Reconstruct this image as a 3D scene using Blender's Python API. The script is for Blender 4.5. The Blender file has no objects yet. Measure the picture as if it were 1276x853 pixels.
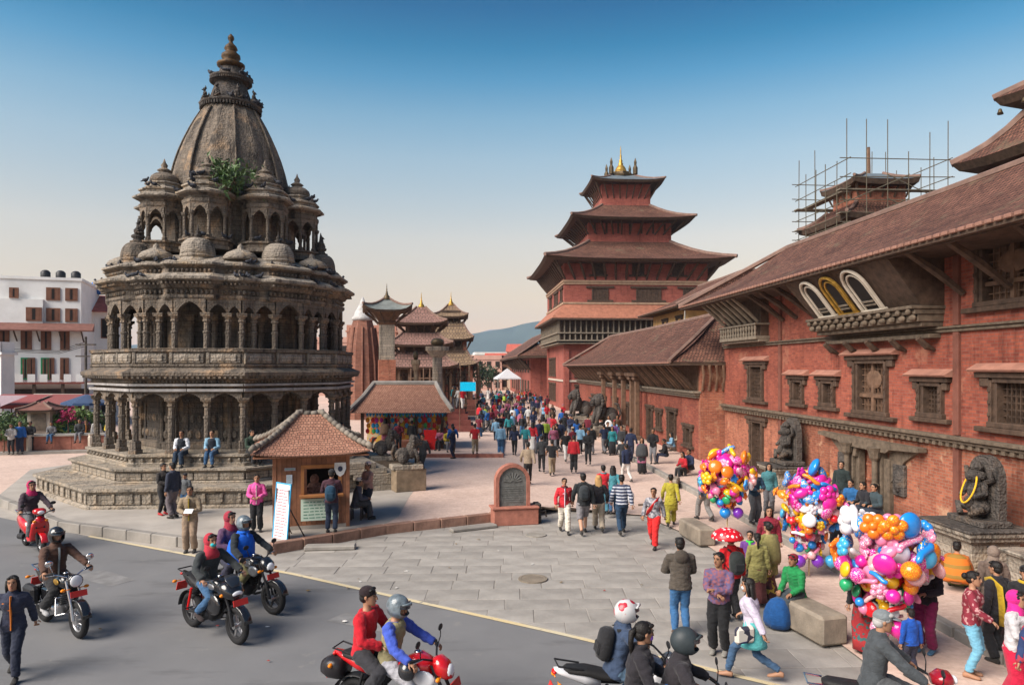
import bpy, bmesh, math, random
import numpy as np
from mathutils import Vector, Matrix
random.seed(7); R=math.radians; PI=math.pi
S=bpy.context.scene; COL=S.collection
# ---------------------------------------------------------------- camera, sky, sun, exposure
F=900.0; H=4.9; HY=458.0; TH=R(3.81)
cd=bpy.data.cameras.new('camera'); cam=bpy.data.objects.new('camera',cd); COL.objects.link(cam)
cam.location=(0,0,H); cam.rotation_euler=(R(90),0,0)
cd.sensor_width=36; cd.lens=F/1276*36; cd.shift_y=(HY-426.5)/1276; cd.clip_end=30000; cd.clip_start=.1
S.camera=cam
W=bpy.data.worlds.new('World'); S.world=W; W.use_nodes=True
SUN_EL=R(40); SUN_AZ=R(-125)          # azimuth from +Y towards +X: the sun stands low behind the camera, to the left
def setup_world():
    nt=W.node_tree; N=nt.nodes; L=nt.links; N.clear()
    out=N.new('ShaderNodeOutputWorld'); bg=N.new('ShaderNodeBackground'); sky=N.new('ShaderNodeTexSky')
    sky.sky_type='NISHITA'; sky.sun_disc=False; sky.sun_elevation=SUN_EL; sky.sun_rotation=SUN_AZ
    sky.air_density=1.0; sky.dust_density=.6; sky.ozone_density=2.0; sky.altitude=1300
    tc=N.new('ShaderNodeTexCoord'); sp=N.new('ShaderNodeSeparateXYZ'); rp=N.new('ShaderNodeValToRGB')
    L.new(tc.outputs['Generated'],sp.inputs[0]); L.new(sp.outputs['Z'],rp.inputs[0])
    e=rp.color_ramp.elements                                 # dusk tint, the same all round the horizon
    e[0].position=0; e[0].color=(.40,.225,.20,1); e[1].position=1; e[1].color=(.002,.12,.22,1)
    for p,c in ((.042,(.50,.255,.15)),(.097,(.66,.352,.19)),(.173,(.775,.47,.285)),(.276,(.60,.52,.38)),(.324,(.42,.49,.40)),(.37,(.165,.395,.39)),(.404,(.04,.30,.335)),(.446,(.0,.20,.275))):
        x=rp.color_ramp.elements.new(p); x.color=c+(1,)
    mx=N.new('ShaderNodeMix'); mx.data_type='RGBA'; mx.blend_type='MULTIPLY'; mx.inputs[0].default_value=1
    L.new(sky.outputs[0],mx.inputs[6]); L.new(rp.outputs[0],mx.inputs[7])
    L.new(mx.outputs[2],bg.inputs[0]); bg.inputs[1].default_value=.15
    L.new(bg.outputs[0],out.inputs[0])
setup_world()
sl=bpy.data.lights.new('sun','SUN'); sl.energy=3.0; sl.angle=R(42); sl.color=(1,.90,.80)
so=bpy.data.objects.new('sun',sl); COL.objects.link(so)
sdir=Vector((math.sin(SUN_AZ)*math.cos(SUN_EL),math.cos(SUN_AZ)*math.cos(SUN_EL),math.sin(SUN_EL)))
so.rotation_euler=sdir.to_track_quat('Z','Y').to_euler(); so.location=(-20,-20,30)
S.view_settings.view_transform='Standard'; S.view_settings.look='None'; S.view_settings.gamma=1; S.view_settings.use_curve_mapping=False
S.view_settings.exposure=1.4
S.cycles.use_denoising=True; S.cycles.max_bounces=6; S.cycles.volume_bounces=1; S.cycles.transparent_max_bounces=8

# ---------------------------------------------------------------- helpers
def G(u,v,z=0.25):
    d=F*(H-z)/(v-HY); return ((u-638)*d/F, d, z)
def GD(u,d,z=0): return ((u-638)*d/F, d, z)
def PW(X,Y,z=0):                      # palace axes to world axes
    return (X*math.cos(TH)-Y*math.sin(TH), X*math.sin(TH)+Y*math.cos(TH), z)
def V3(*a): return Vector(a)
class MB:
    def __init__(s): s.v=[]; s.f=[]; s.m=[]; s.sm=[]; s.mi=0; s.smooth=False
    def add(s,vs,fs):
        n=len(s.v); s.v+=[tuple(q) for q in vs]
        for f in fs: s.f.append([i+n for i in f]); s.m.append(s.mi); s.sm.append(s.smooth)
        return s
    def box(s,c,d,rz=0,rot=None,bev=0):
        x,y,z=d[0]/2,d[1]/2,d[2]/2
        if bev:
            b=bev; vs=[]
            for sx in(-1,1):
                for sy in(-1,1):
                    for sz in(-1,1):
                        vs+=[(sx*(x-b),sy*(y-b),sz*z),(sx*(x-b),sy*y,sz*(z-b)),(sx*x,sy*(y-b),sz*(z-b))]
            def I(sx,sy,sz,k): return (((sx>0)*2+(sy>0))*2+(sz>0))*3+k
            fs=[]
            for sz in(-1,1):
                q=[I(-1,-1,sz,0),I(1,-1,sz,0),I(1,1,sz,0),I(-1,1,sz,0)]; fs.append(q if sz>0 else q[::-1])
            for sy in(-1,1):
                q=[I(-1,sy,-1,1),I(1,sy,-1,1),I(1,sy,1,1),I(-1,sy,1,1)]; fs.append(q if sy<0 else q[::-1])
            for sx in(-1,1):
                q=[I(sx,-1,-1,2),I(sx,1,-1,2),I(sx,1,1,2),I(sx,-1,1,2)]; fs.append(q if sx>0 else q[::-1])
            for sy in(-1,1):
                for sz in(-1,1):
                    q=[I(-1,sy,sz,0),I(1,sy,sz,0),I(1,sy,sz,1),I(-1,sy,sz,1)]; fs.append(q if sy*sz<0 else q[::-1])
            for sx in(-1,1):
                for sz in(-1,1):
                    q=[I(sx,-1,sz,0),I(sx,1,sz,0),I(sx,1,sz,2),I(sx,-1,sz,2)]; fs.append(q if sx*sz>0 else q[::-1])
            for sx in(-1,1):
                for sy in(-1,1):
                    q=[I(sx,sy,-1,1),I(sx,sy,1,1),I(sx,sy,1,2),I(sx,sy,-1,2)]; fs.append(q if sx*sy>0 else q[::-1])
            for sx in(-1,1):
                for sy in(-1,1):
                    for sz in(-1,1):
                        q=[I(sx,sy,sz,0),I(sx,sy,sz,1),I(sx,sy,sz,2)]; fs.append(q if sx*sy*sz<0 else q[::-1])
        else:
            vs=[(-x,-y,-z),(x,-y,-z),(x,y,-z),(-x,y,-z),(-x,-y,z),(x,-y,z),(x,y,z),(-x,y,z)]
            fs=[(0,3,2,1),(4,5,6,7),(0,1,5,4),(1,2,6,5),(2,3,7,6),(3,0,4,7)]
        M=rot if rot is not None else Matrix.Rotation(rz,3,'Z')
        c=Vector(c); return s.add([M@Vector(q)+c for q in vs],fs)
    def bx(s,x0,x1,y0,y1,z0,z1,bev=0): return s.box(((x0+x1)/2,(y0+y1)/2,(z0+z1)/2),(abs(x1-x0),abs(y1-y0),abs(z1-z0)),bev=bev)
    def loft(s,rings,c0=True,c1=True,closed=True):
        n=len(rings[0]); vs=[p for r in rings for p in r]; fs=[]
        for i in range(len(rings)-1):
            for j in range(n if closed else n-1):
                k=(j+1)%n; fs.append((i*n+j,i*n+k,(i+1)*n+k,(i+1)*n+j))
        if c0: fs.append(tuple(range(n))[::-1])
        if c1: fs.append(tuple((len(rings)-1)*n+j for j in range(n)))
        return s.add(vs,fs)
    def lathe(s,prof,n=12,c=(0,0,0),ph=0,M=None):
        rings=[]; c=Vector(c)
        for r,z in prof:
            ring=[Vector((math.sin(ph+2*PI*k/n)*r,-math.cos(ph+2*PI*k/n)*r,z)) for k in range(n)]
            rings.append([(M@p if M is not None else p)+c for p in ring])
        return s.loft(rings)
    def tube(s,pts,r,n=6,c0=True,c1=True):
        pts=[Vector(p) for p in pts]; m=len(pts)
        rr=r if isinstance(r,(list,tuple)) else [r]*m
        up=None; rings=[]
        for i in range(m):
            t=(pts[min(i+1,m-1)]-pts[max(i-1,0)]).normalized()
            if up is None:
                a=Vector((0,0,1)) if abs(t.z)<.9 else Vector((1,0,0)); up=(a-t*a.dot(t)).normalized()
            else:
                up=(up-t*up.dot(t)); up=up.normalized() if up.length>1e-5 else Vector((1,0,0))
            b=t.cross(up); q=rr[i]; q=q if isinstance(q,(list,tuple)) else (q,q)
            rings.append([pts[i]+up*math.cos(2*PI*k/n)*q[0]+b*math.sin(2*PI*k/n)*q[1] for k in range(n)])
        return s.loft(rings,c0,c1)
    def poly(s,pts,depth,O,U,Vv,N):   # extrude a 2-D outline (u,v) along N
        O=Vector(O);U=Vector(U);Vv=Vector(Vv);N=Vector(N); n=len(pts)
        a=[O+U*p[0]+Vv*p[1] for p in pts]; b=[q+N*depth for q in a]
        fs=[tuple(range(n))[::-1],tuple(range(n,2*n))]
        fs+=[(i,(i+1)%n,n+(i+1)%n,n+i) for i in range(n)]
        return s.add(a+b,fs)
    def ell(s,c,r,n=10,m=7,M=None):
        c=Vector(c); rings=[]
        for i in range(m+1):
            t=PI*i/m; q=max(math.sin(t),.02)
            ring=[Vector((r[0]*q*math.cos(2*PI*k/n),r[1]*q*math.sin(2*PI*k/n),-r[2]*math.cos(t))) for k in range(n)]
            rings.append([(M@p if M is not None else p)+c for p in ring])
        return s.loft(rings)
    def mesh(s,name,mats=(),uv=True,fix=True):
        me=bpy.data.meshes.new(name); me.from_pydata([tuple(q) for q in s.v],[],s.f)
        for m in mats: me.materials.append(m)
        if any(s.m): me.polygons.foreach_set('material_index',s.m)
        if any(s.sm): me.polygons.foreach_set('use_smooth',s.sm)
        if fix:
            b=bmesh.new(); b.from_mesh(me); bmesh.ops.recalc_face_normals(b,faces=b.faces); b.to_mesh(me); b.free()
        if uv: box_uv(me)
        me.update(); return me
    def build(s,name,mats,parent=None,uv=True,fix=True,loc=None,rz=0):
        if not isinstance(mats,(list,tuple)): mats=[mats]
        o=bpy.data.objects.new(name,s.mesh(name,mats,uv,fix)); COL.objects.link(o)
        if parent: o.parent=parent
        if loc: o.location=loc
        if rz: o.rotation_euler.z=rz
        return o
def box_uv(me):
    n=len(me.polygons)
    if n==0: return
    nl=len(me.loops); co=np.empty(len(me.vertices)*3); me.vertices.foreach_get('co',co); co=co.reshape(-1,3)
    nr=np.empty(n*3); me.polygons.foreach_get('normal',nr); nr=nr.reshape(-1,3)
    lt=np.empty(n,int); me.polygons.foreach_get('loop_total',lt); vi=np.empty(nl,int); me.loops.foreach_get('vertex_index',vi)
    fn=np.repeat(nr,lt,axis=0); p=co[vi]
    t=np.stack([-fn[:,1],fn[:,0],np.zeros(nl)],1); ln=np.linalg.norm(t,axis=1); flat=ln<.2
    t=t/np.maximum(ln,1e-6)[:,None]; t[flat]=(1,0,0); b=np.cross(fn,t); b[flat]=(0,1,0)
    uv=np.stack([(p*t).sum(1),(p*b).sum(1)],1)
    l=me.uv_layers.new(name='uv'); l.data.foreach_set('uv',uv.ravel())
def empty(name,loc,rz=0):
    o=bpy.data.objects.new(name,None); COL.objects.link(o); o.location=loc; o.rotation_euler=(0,0,rz); o.empty_display_size=.3; return o
def tag(o,label=None,cat=None,group=None,kind=None):
    if label: o['label']=label
    if cat: o['category']=cat
    if group: o['group']=group
    if kind: o['kind']=kind
    return o
def link(name,me,parent=None,loc=None,rot=None,mats=None,scale=None):
    o=bpy.data.objects.new(name,me); COL.objects.link(o)
    if parent: o.parent=parent
    if loc is not None: o.location=loc
    if rot is not None: o.rotation_euler=rot
    if scale is not None: o.scale=scale
    if mats:
        for i,m in enumerate(mats): o.material_slots[i].link='OBJECT'; o.material_slots[i].material=m
    return o
# ---------------------------------------------------------------- materials
def nodes(name):
    m=bpy.data.materials.new(name); m.use_nodes=True; nt=m.node_tree; return m,nt.nodes,nt.links,nt.nodes['Principled BSDF']
def mixc(N,L,fac,a,b,mode='MIX'):
    x=N.new('ShaderNodeMix'); x.data_type='RGBA'; x.blend_type=mode
    for i,q in ((0,fac),(6,a),(7,b)):
        if hasattr(q,'node'): L.new(q,x.inputs[i])
        elif i==0: x.inputs[0].default_value=q
        else: x.inputs[i].default_value=tuple(q[:3])+(1,)
    return x.outputs[2]
def noise(N,L,vec,sc,det=4,rough=.6,dist=0):
    n=N.new('ShaderNodeTexNoise'); n.inputs['Scale'].default_value=sc; n.inputs['Detail'].default_value=det; n.inputs['Roughness'].default_value=rough; n.inputs['Distortion'].default_value=dist
    L.new(vec,n.inputs['Vector']); return n.outputs['Fac']
def ramp(N,L,x,a,b):
    r=N.new('ShaderNodeMapRange'); r.inputs[1].default_value=a; r.inputs[2].default_value=b; L.new(x,r.inputs[0]); return r.outputs[0]
def bumpn(N,L,h,st,dist,bs,prev=None):
    b=N.new('ShaderNodeBump'); b.inputs['Strength'].default_value=st; b.inputs['Distance'].default_value=dist; L.new(h,b.inputs['Height'])
    if prev is not None: L.new(prev,b.inputs['Normal'])
    L.new(b.outputs[0],bs.inputs['Normal']); return b.outputs[0]
def mp(N,L,vec,sc):
    m=N.new('ShaderNodeMapping'); m.inputs['Scale'].default_value=sc; L.new(vec,m.inputs['Vector']); return m.outputs[0]
MC={}
def mat(name,col,rough=.8,var=.25,sc=2.5,bump=.15,bsc=30,metal=0,spec=.3,coat=0,uv=False,rnd=0):
    if name in MC: return MC[name]
    m,N,L,B=nodes(name); tc=N.new('ShaderNodeTexCoord'); vec=tc.outputs['Object']
    a=noise(N,L,vec,sc,5); c=mixc(N,L,ramp(N,L,a,.3,.7),[q*(1-var) for q in col],[min(q*(1+var),1) for q in col])
    if rnd:
        oi=N.new('ShaderNodeObjectInfo'); hv=N.new('ShaderNodeHueSaturation'); mr=N.new('ShaderNodeMapRange'); mr.inputs[3].default_value=1-rnd; mr.inputs[4].default_value=1+rnd
        L.new(oi.outputs['Random'],mr.inputs[0]); L.new(mr.outputs[0],hv.inputs['Value']); L.new(c,hv.inputs['Color']); c=hv.outputs[0]
    L.new(c,B.inputs['Base Color']); B.inputs['Roughness'].default_value=rough; B.inputs['Metallic'].default_value=metal
    B.inputs['Specular IOR Level'].default_value=spec
    if coat: B.inputs['Coat Weight'].default_value=coat; B.inputs['Coat Roughness'].default_value=.08
    if bump: bumpn(N,L,noise(N,L,vec,bsc,3),bump,.02,B)
    MC[name]=m; return m
def cloth(col):
    k='cloth_%d_%d_%d'%tuple(int(q*255) for q in col)
    if k in MC: return MC[k]
    m,N,L,B=nodes(k); tc=N.new('ShaderNodeTexCoord'); vec=tc.outputs['Object']
    a=noise(N,L,vec,14,3); c=mixc(N,L,ramp(N,L,a,.3,.7),[q*.82 for q in col],[min(q*1.15,1) for q in col])
    L.new(c,B.inputs['Base Color']); B.inputs['Roughness'].default_value=.85; B.inputs['Specular IOR Level'].default_value=.2
    B.inputs['Sheen Weight'].default_value=.1
    bumpn(N,L,noise(N,L,mp(N,L,vec,(9,9,16)),1,3,.6,1.2),.6,.03,B); MC[k]=m; return m
def brickmat(name,c1,c2,mortar,bw=.23,bh=.065,ms=.008,bump=.5,stain=.35,rough=.85,patch=None,pz=None,offs=.5,big=.35,wob=0,streak=0):
    m,N,L,B=nodes(name); tc=N.new('ShaderNodeTexCoord'); uv=tc.outputs['UV']; ob=tc.outputs['Object']
    if wob:
        wn=N.new('ShaderNodeTexNoise'); wn.inputs['Scale'].default_value=1.6; L.new(ob,wn.inputs['Vector'])
        vm=N.new('ShaderNodeVectorMath'); vm.operation='SCALE'; vm.inputs['Scale'].default_value=wob; L.new(wn.outputs['Color'],vm.inputs[0])
        va=N.new('ShaderNodeVectorMath'); L.new(uv,va.inputs[0]); L.new(vm.outputs[0],va.inputs[1]); uv=va.outputs[0]
    b=N.new('ShaderNodeTexBrick'); L.new(uv,b.inputs['Vector']); b.offset=offs
    b.inputs['Color1'].default_value=c1+(1,); b.inputs['Color2'].default_value=c2+(1,); b.inputs['Mortar'].default_value=mortar+(1,)
    b.inputs['Scale'].default_value=1; b.inputs['Mortar Size'].default_value=ms; b.inputs['Brick Width'].default_value=bw; b.inputs['Row Height'].default_value=bh; b.inputs['Bias'].default_value=0; b.inputs['Mortar Smooth'].default_value=.1
    n1=noise(N,L,ob,big,6,.65); c=mixc(N,L,ramp(N,L,n1,.35,.72),b.outputs['Color'],[q*.55 for q in c1])
    x=N.new('ShaderNodeMath'); x.operation='MULTIPLY'; x.inputs[1].default_value=stain
    c0=b.outputs['Color']; n2=ramp(N,L,n1,.42,.75); L.new(n2,x.inputs[0])
    dk=mixc(N,L,1.0,c0,(.5,.47,.46),'MULTIPLY'); c=mixc(N,L,x.outputs[0],c0,dk)
    n3=noise(N,L,ob,9,4); c=mixc(N,L,ramp(N,L,n3,.35,.7),c,mixc(N,L,1.0,c,(.80,.78,.76),'MULTIPLY'))
    n5=noise(N,L,mp(N,L,ob,(2.2,2.2,.28)),1.0,5,.7); c=mixc(N,L,ramp(N,L,n5,.52,.70),c,mixc(N,L,1.0,c,(.52,.50,.50),'MULTIPLY')) if streak else c
    if patch:
        n4=noise(N,L,ob,.8,5,.7); c=mixc(N,L,ramp(N,L,n4,.58,.66),c,patch)
    L.new(c,B.inputs['Base Color']); B.inputs['Roughness'].default_value=rough; B.inputs['Specular IOR Level'].default_value=.25
    p=bumpn(N,L,b.outputs['Fac'],-bump,.02,B); bumpn(N,L,n3,.25,.02,B,p)
    MC[name]=m; return m
def stonemat(name,col,warm,dark,sc=1.0,bump=.5,warmth=(.52,.66),bsc=14):
    m,N,L,B=nodes(name); tc=N.new('ShaderNodeTexCoord'); ob=tc.outputs['Object']
    a=noise(N,L,ob,sc*1.3,6,.65); c=mixc(N,L,ramp(N,L,a,warmth[0],warmth[1]),col,warm)
    s=noise(N,L,mp(N,L,ob,(3.2,3.2,.35)),sc,5,.65); c=mixc(N,L,ramp(N,L,s,.50,.68),c,dark)
    f=noise(N,L,ob,11*sc,4,.7); c=mixc(N,L,ramp(N,L,f,.3,.75),c,mixc(N,L,1.0,c,(1.5,1.47,1.42),'MULTIPLY'))
    L.new(c,B.inputs['Base Color']); B.inputs['Roughness'].default_value=.9; B.inputs['Specular IOR Level'].default_value=.2
    v=N.new('ShaderNodeTexVoronoi'); v.inputs['Scale'].default_value=bsc; L.new(ob,v.inputs['Vector'])
    k=N.new('ShaderNodeTexBrick'); L.new(tc.outputs['UV'],k.inputs['Vector']); k.inputs['Scale'].default_value=1; k.inputs['Brick Width'].default_value=.62; k.inputs['Row Height'].default_value=.19; k.inputs['Mortar Size'].default_value=.012; k.inputs['Color1'].default_value=(1.12,1.1,1.08,1); k.inputs['Color2'].default_value=(.72,.72,.72,1); k.inputs['Mortar'].default_value=(.45,.44,.43,1)
    L.new(mixc(N,L,.75,c,mixc(N,L,1.0,c,k.outputs['Color'],'MULTIPLY')),B.inputs['Base Color'])
    p=bumpn(N,L,f,bump,.05,B); p=bumpn(N,L,k.outputs['Fac'],-bump,.03,B,p); bumpn(N,L,v.outputs['Distance'],bump*.9,.04,B,p); MC[name]=m; return m
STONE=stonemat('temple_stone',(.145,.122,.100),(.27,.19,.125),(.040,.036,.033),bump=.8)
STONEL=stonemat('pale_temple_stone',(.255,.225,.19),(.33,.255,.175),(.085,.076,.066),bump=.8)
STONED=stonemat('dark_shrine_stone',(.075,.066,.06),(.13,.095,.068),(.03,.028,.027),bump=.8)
PLINTH=stonemat('plinth_stone',(.26,.228,.188),(.33,.262,.188),(.11,.10,.086),warmth=(.5,.7),bump=.7)
BRICK=brickmat('red_brick',(.39,.105,.062),(.235,.058,.038),(.25,.105,.08),bw=.26,bh=.085,ms=.011,bump=.8,stain=.8,patch=(.30,.125,.08),wob=.025,streak=1)
BRICKO=brickmat('rough_orange_brick',(.44,.155,.088),(.27,.085,.052),(.30,.19,.14),bw=.25,bh=.085,bump=1.0,stain=.8,wob=.04,streak=1,patch=(.40,.24,.15))
BRICKP=brickmat('pink_plaster_brick',(.40,.118,.082),(.31,.085,.062),(.34,.12,.10),bw=.5,bh=.16,ms=.02,bump=.4,stain=.8,streak=1)
TILE=brickmat('clay_roof_tiles',(.25,.118,.080),(.125,.055,.040),(.035,.02,.016),bw=.17,bh=.20,ms=.024,bump=1.0,stain=.95,wob=.06,big=.5,patch=(.12,.085,.055))
TILEK=brickmat('kiosk_roof_tiles',(.42,.22,.15),(.30,.14,.095),(.07,.04,.03),bw=.10,bh=.11,ms=.010,bump=1.0,stain=.35,wob=.015)
PAVE=brickmat('plaza_brick_paving',(.66,.50,.42),(.59,.435,.36),(.56,.435,.365),bw=.22,bh=.11,ms=.006,bump=.2,stain=.45,wob=.01)
ASPH=None
SLAB=mat('paving_stone',(.29,.268,.24),rough=.82,var=.24,sc=1.1,bump=.4,bsc=9,rnd=.09)
JOINT=mat('paving_joint',(.235,.213,.188),rough=.95)
CONC=mat('sidewalk_concrete',(.345,.312,.274),rough=.9,var=.18,sc=.8,bump=.25,bsc=12)
KERB=mat('kerb_stone',(.255,.235,.21),rough=.9,var=.2,sc=2,bump=.4,bsc=14,rnd=.12)
LINE=None
WOOD=mat('dark_carved_wood',(.070,.044,.030),rough=.75,var=.45,sc=5,bump=.6,bsc=24)
WOODM=mat('brown_wood',(.14,.082,.052),rough=.75,var=.35,sc=4,bump=.5,bsc=20)
WOODK=mat('kiosk_plank_wood',(.26,.115,.062),rough=.65,var=.3,sc=4,bump=.3,bsc=18,rnd=.2)
WOODG=mat('weathered_grey_wood',(.20,.165,.125),rough=.85,var=.35,sc=5,bump=.5,bsc=24)
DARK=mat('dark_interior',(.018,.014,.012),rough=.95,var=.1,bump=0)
GOLD=mat('gilded_copper',(.42,.25,.05),rough=.45,var=.4,sc=6,bump=.3,metal=.6)
BRONZE=mat('dark_bronze',(.085,.06,.032),rough=.5,var=.3,metal=.5)
IVORY=mat('ivory_paint',(.50,.44,.36),rough=.6,var=.12,sc=6,bump=.2)
WHITE=mat('white_plaster',(.72,.72,.70),rough=.9,var=.10,sc=.8,bump=.1)

def asphalt():
    m,N,L,B=nodes('asphalt'); tc=N.new('ShaderNodeTexCoord'); ob=tc.outputs['Object']
    a=noise(N,L,ob,.25,6,.65); c=mixc(N,L,ramp(N,L,a,.35,.68),(.160,.160,.163),(.208,.206,.206))
    st=noise(N,L,mp(N,L,ob,(.30,1.2,1)),.7,5,.7); c=mixc(N,L,ramp(N,L,st,.56,.72),c,(.115,.114,.114))
    d=noise(N,L,ob,2.2,5,.75); c=mixc(N,L,ramp(N,L,d,.60,.76),c,(.26,.245,.225))
    f=noise(N,L,ob,90,3,.7); c=mixc(N,L,ramp(N,L,f,.35,.65),mixc(N,L,1.0,c,(.80,.80,.80),'MULTIPLY'),c)
    L.new(c,B.inputs['Base Color']); B.inputs['Roughness'].default_value=.82; B.inputs['Specular IOR Level'].default_value=.3; bumpn(N,L,f,.35,.01,B); return m
ASPH=asphalt()

def wornline():
    m,N,L,B=nodes('yellow_road_paint'); tc=N.new('ShaderNodeTexCoord'); ob=tc.outputs['Object']; a=noise(N,L,ob,3.5,6,.75); b=noise(N,L,ob,.6,3)
    c=mixc(N,L,ramp(N,L,b,.35,.65),(.58,.46,.25),(.55,.48,.33)); L.new(mixc(N,L,ramp(N,L,a,.56,.68),c,(.22,.21,.195)),B.inputs['Base Color']); B.inputs['Roughness'].default_value=.85; return m
LINE=wornline()

def motley(name,cols,sc=14,rough=.85):
    if name in MC: return MC[name]
    m,N,L,B=nodes(name); tc=N.new('ShaderNodeTexCoord'); v=N.new('ShaderNodeTexVoronoi'); v.inputs['Scale'].default_value=sc; L.new(tc.outputs['Object'],v.inputs['Vector']); sp=N.new('ShaderNodeSeparateColor'); L.new(v.outputs['Color'],sp.inputs[0]); r=N.new('ShaderNodeValToRGB'); r.color_ramp.interpolation='CONSTANT'; e=r.color_ramp.elements
    e[0].color=cols[0]+(1,); e[1].position=.99; e[1].color=cols[-1]+(1,)
    for i,c in enumerate(cols[1:]): x=e.new((i+1)/len(cols)); x.color=c+(1,)
    L.new(sp.outputs[0],r.inputs[0]); L.new(r.outputs[0],B.inputs['Base Color']); B.inputs['Roughness'].default_value=rough; MC[name]=m; return m
# ---------------------------------------------------------------- ground
def pz(x): return .25 if x<.8 else (.06 if x>4 else .25-.19*(x-.8)/3.2)
b=MB(); b.add([(-15000,-3000,-.3),(15000,-3000,-.3),(15000,20000,-.3),(-15000,20000,-.3)],[(0,1,2,3)])
tag(b.build('ground',mat('town_earth',(.16,.14,.11),sc=.02,bump=0)),kind='structure')
b=MB(); b.add([(-80,-12,0),(60,-12,0),(60,40,0),(-80,40,0)],[(0,1,2,3)]); tag(b.build('road',ASPH),kind='structure')
KP=[(-40,41),(-25,31),(-18.7,26.2),(-13.6,21.8),(-9.1,19.8),(-6.35,19.0),(-3.76,21.3),(-.7,23.0),(.7,23.7),(1.6,24.5),(4.3,23.8),(5.1,21),(5.35,19.5),(5.6,16),(5.75,13),(6.0,9),(6.3,-8)]
def yf(x):
    for (a,c),(d,e) in zip(KP,KP[1:]):
        if a<=x<=d: return c+(e-c)*(x-a)/(d-a)
    return 41 if x<-40 else -8
xs=sorted(set([-90]+[k[0] for k in KP]+[-2,2.4,3.2,4,8,12,16,40])); b=MB(); vs=[]; fs=[]
for x in xs: vs+=[(x,yf(x),pz(x)),(x,190,pz(x))]
for i in range(len(xs)-1): fs.append((2*i,2*i+2,2*i+3,2*i+1))
b.add(vs,fs); tag(b.build('plaza',PAVE),kind='structure')
# temple apron of grey slabs on the plaza
ap=[(-18.7,26.3),(-13.55,21.9),(-9.1,19.92),(-6.35,19.15),(-3.8,21.4),(-3.55,22.6),(-3.7,26),(-3.75,31.5),(-5,38),(-19,40),(-22,33)]
b=MB(); b.add([(x,y,.256) for x,y in ap],[tuple(range(len(ap)))]); tag(b.build('sidewalk',CONC),kind='structure')
# kerb stones
kr=empty('kerb',(0,0,0)); tag(kr,kind='structure')
kb=MB(); kb.box((0,0,0),(.96,.24,.30),bev=.02); kbm=kb.mesh('kerb_stone',[KERB]); kbr=MB(); kbr.box((0,0,0),(.96,.24,.30),bev=.02); kbrm=kbr.mesh('kerb_brick',[mat('dull_kerb_brick',(.25,.145,.105),var=.35,sc=4,bump=.5,rnd=.2)])
def kerbline(p,q,me,nm):
    p=Vector(p);q=Vector(q);d=q-p;n=max(1,round(d.length/.98)); a=math.atan2(d.y,d.x)
    for i in range(n):
        c=p+d*((i+.5)/n); o=link(nm,me,kr,(c.x,c.y,.14+random.uniform(-.008,.008)),(random.uniform(-.015,.015),random.uniform(-.01,.01),a+random.uniform(-.012,.012))); o.scale.x=d.length/n/.98
for i in range(2,8): kerbline(KP[i],KP[i+1],kbrm if 5<=i else kbm,'kerb_brick' if 5<=i else 'kerb_stone')
# grey stone paving between road line and plaza
YL=[(-60,49),(-30,31.5),(-12.3,21.0),(-5.2,17.15),(.9,13.3),(6.2,9.7),(12,5.6)]
def yl(x):
    for (a,c),(d,e) in zip(YL,YL[1:]):
        if a<=x<=d: return c+(e-c)*(x-a)/(d-a)
    return 0
def strip(name,f0,f1,x0,x1,z,m,n=30):
    b=MB(); vs=[]
    for i in range(n+1):
        x=x0+(x1-x0)*i/n; vs+=[(x,f0(x),z),(x,f1(x),z)]
    b.add(vs,[(2*i,2*i+2,2*i+3,2*i+1) for i in range(n)]); return tag(b.build(name,m),kind='structure')
strip('gutter',yl,yf,-20,-5.8,.006,CONC)
sp_=strip('stone_paving',yl,lambda x:min(yf(x)+.2,24.4),-5.8,6.25,.005,JOINT,40)
yb=strip('road_marking',lambda x:yl(x)-.07,lambda x:yl(x)+.07,-12.3,6.2,.012,LINE,60)
def clip(poly,a,bb,c):      # keep a*x+b*y<=c
    o=[]
    for i in range(len(poly)):
        p,q=poly[i],poly[(i+1)%len(poly)]; dp=a*p[0]+bb*p[1]-c; dq=a*q[0]+bb*q[1]-c
        if dp<=0: o.append(p)
        if dp*dq<0:
            t=dp/(dp-dq); o.append((p[0]+(q[0]-p[0])*t,p[1]+(q[1]-p[1])*t))
    return o
rs=random.Random(3); y=8.6; row=0
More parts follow.
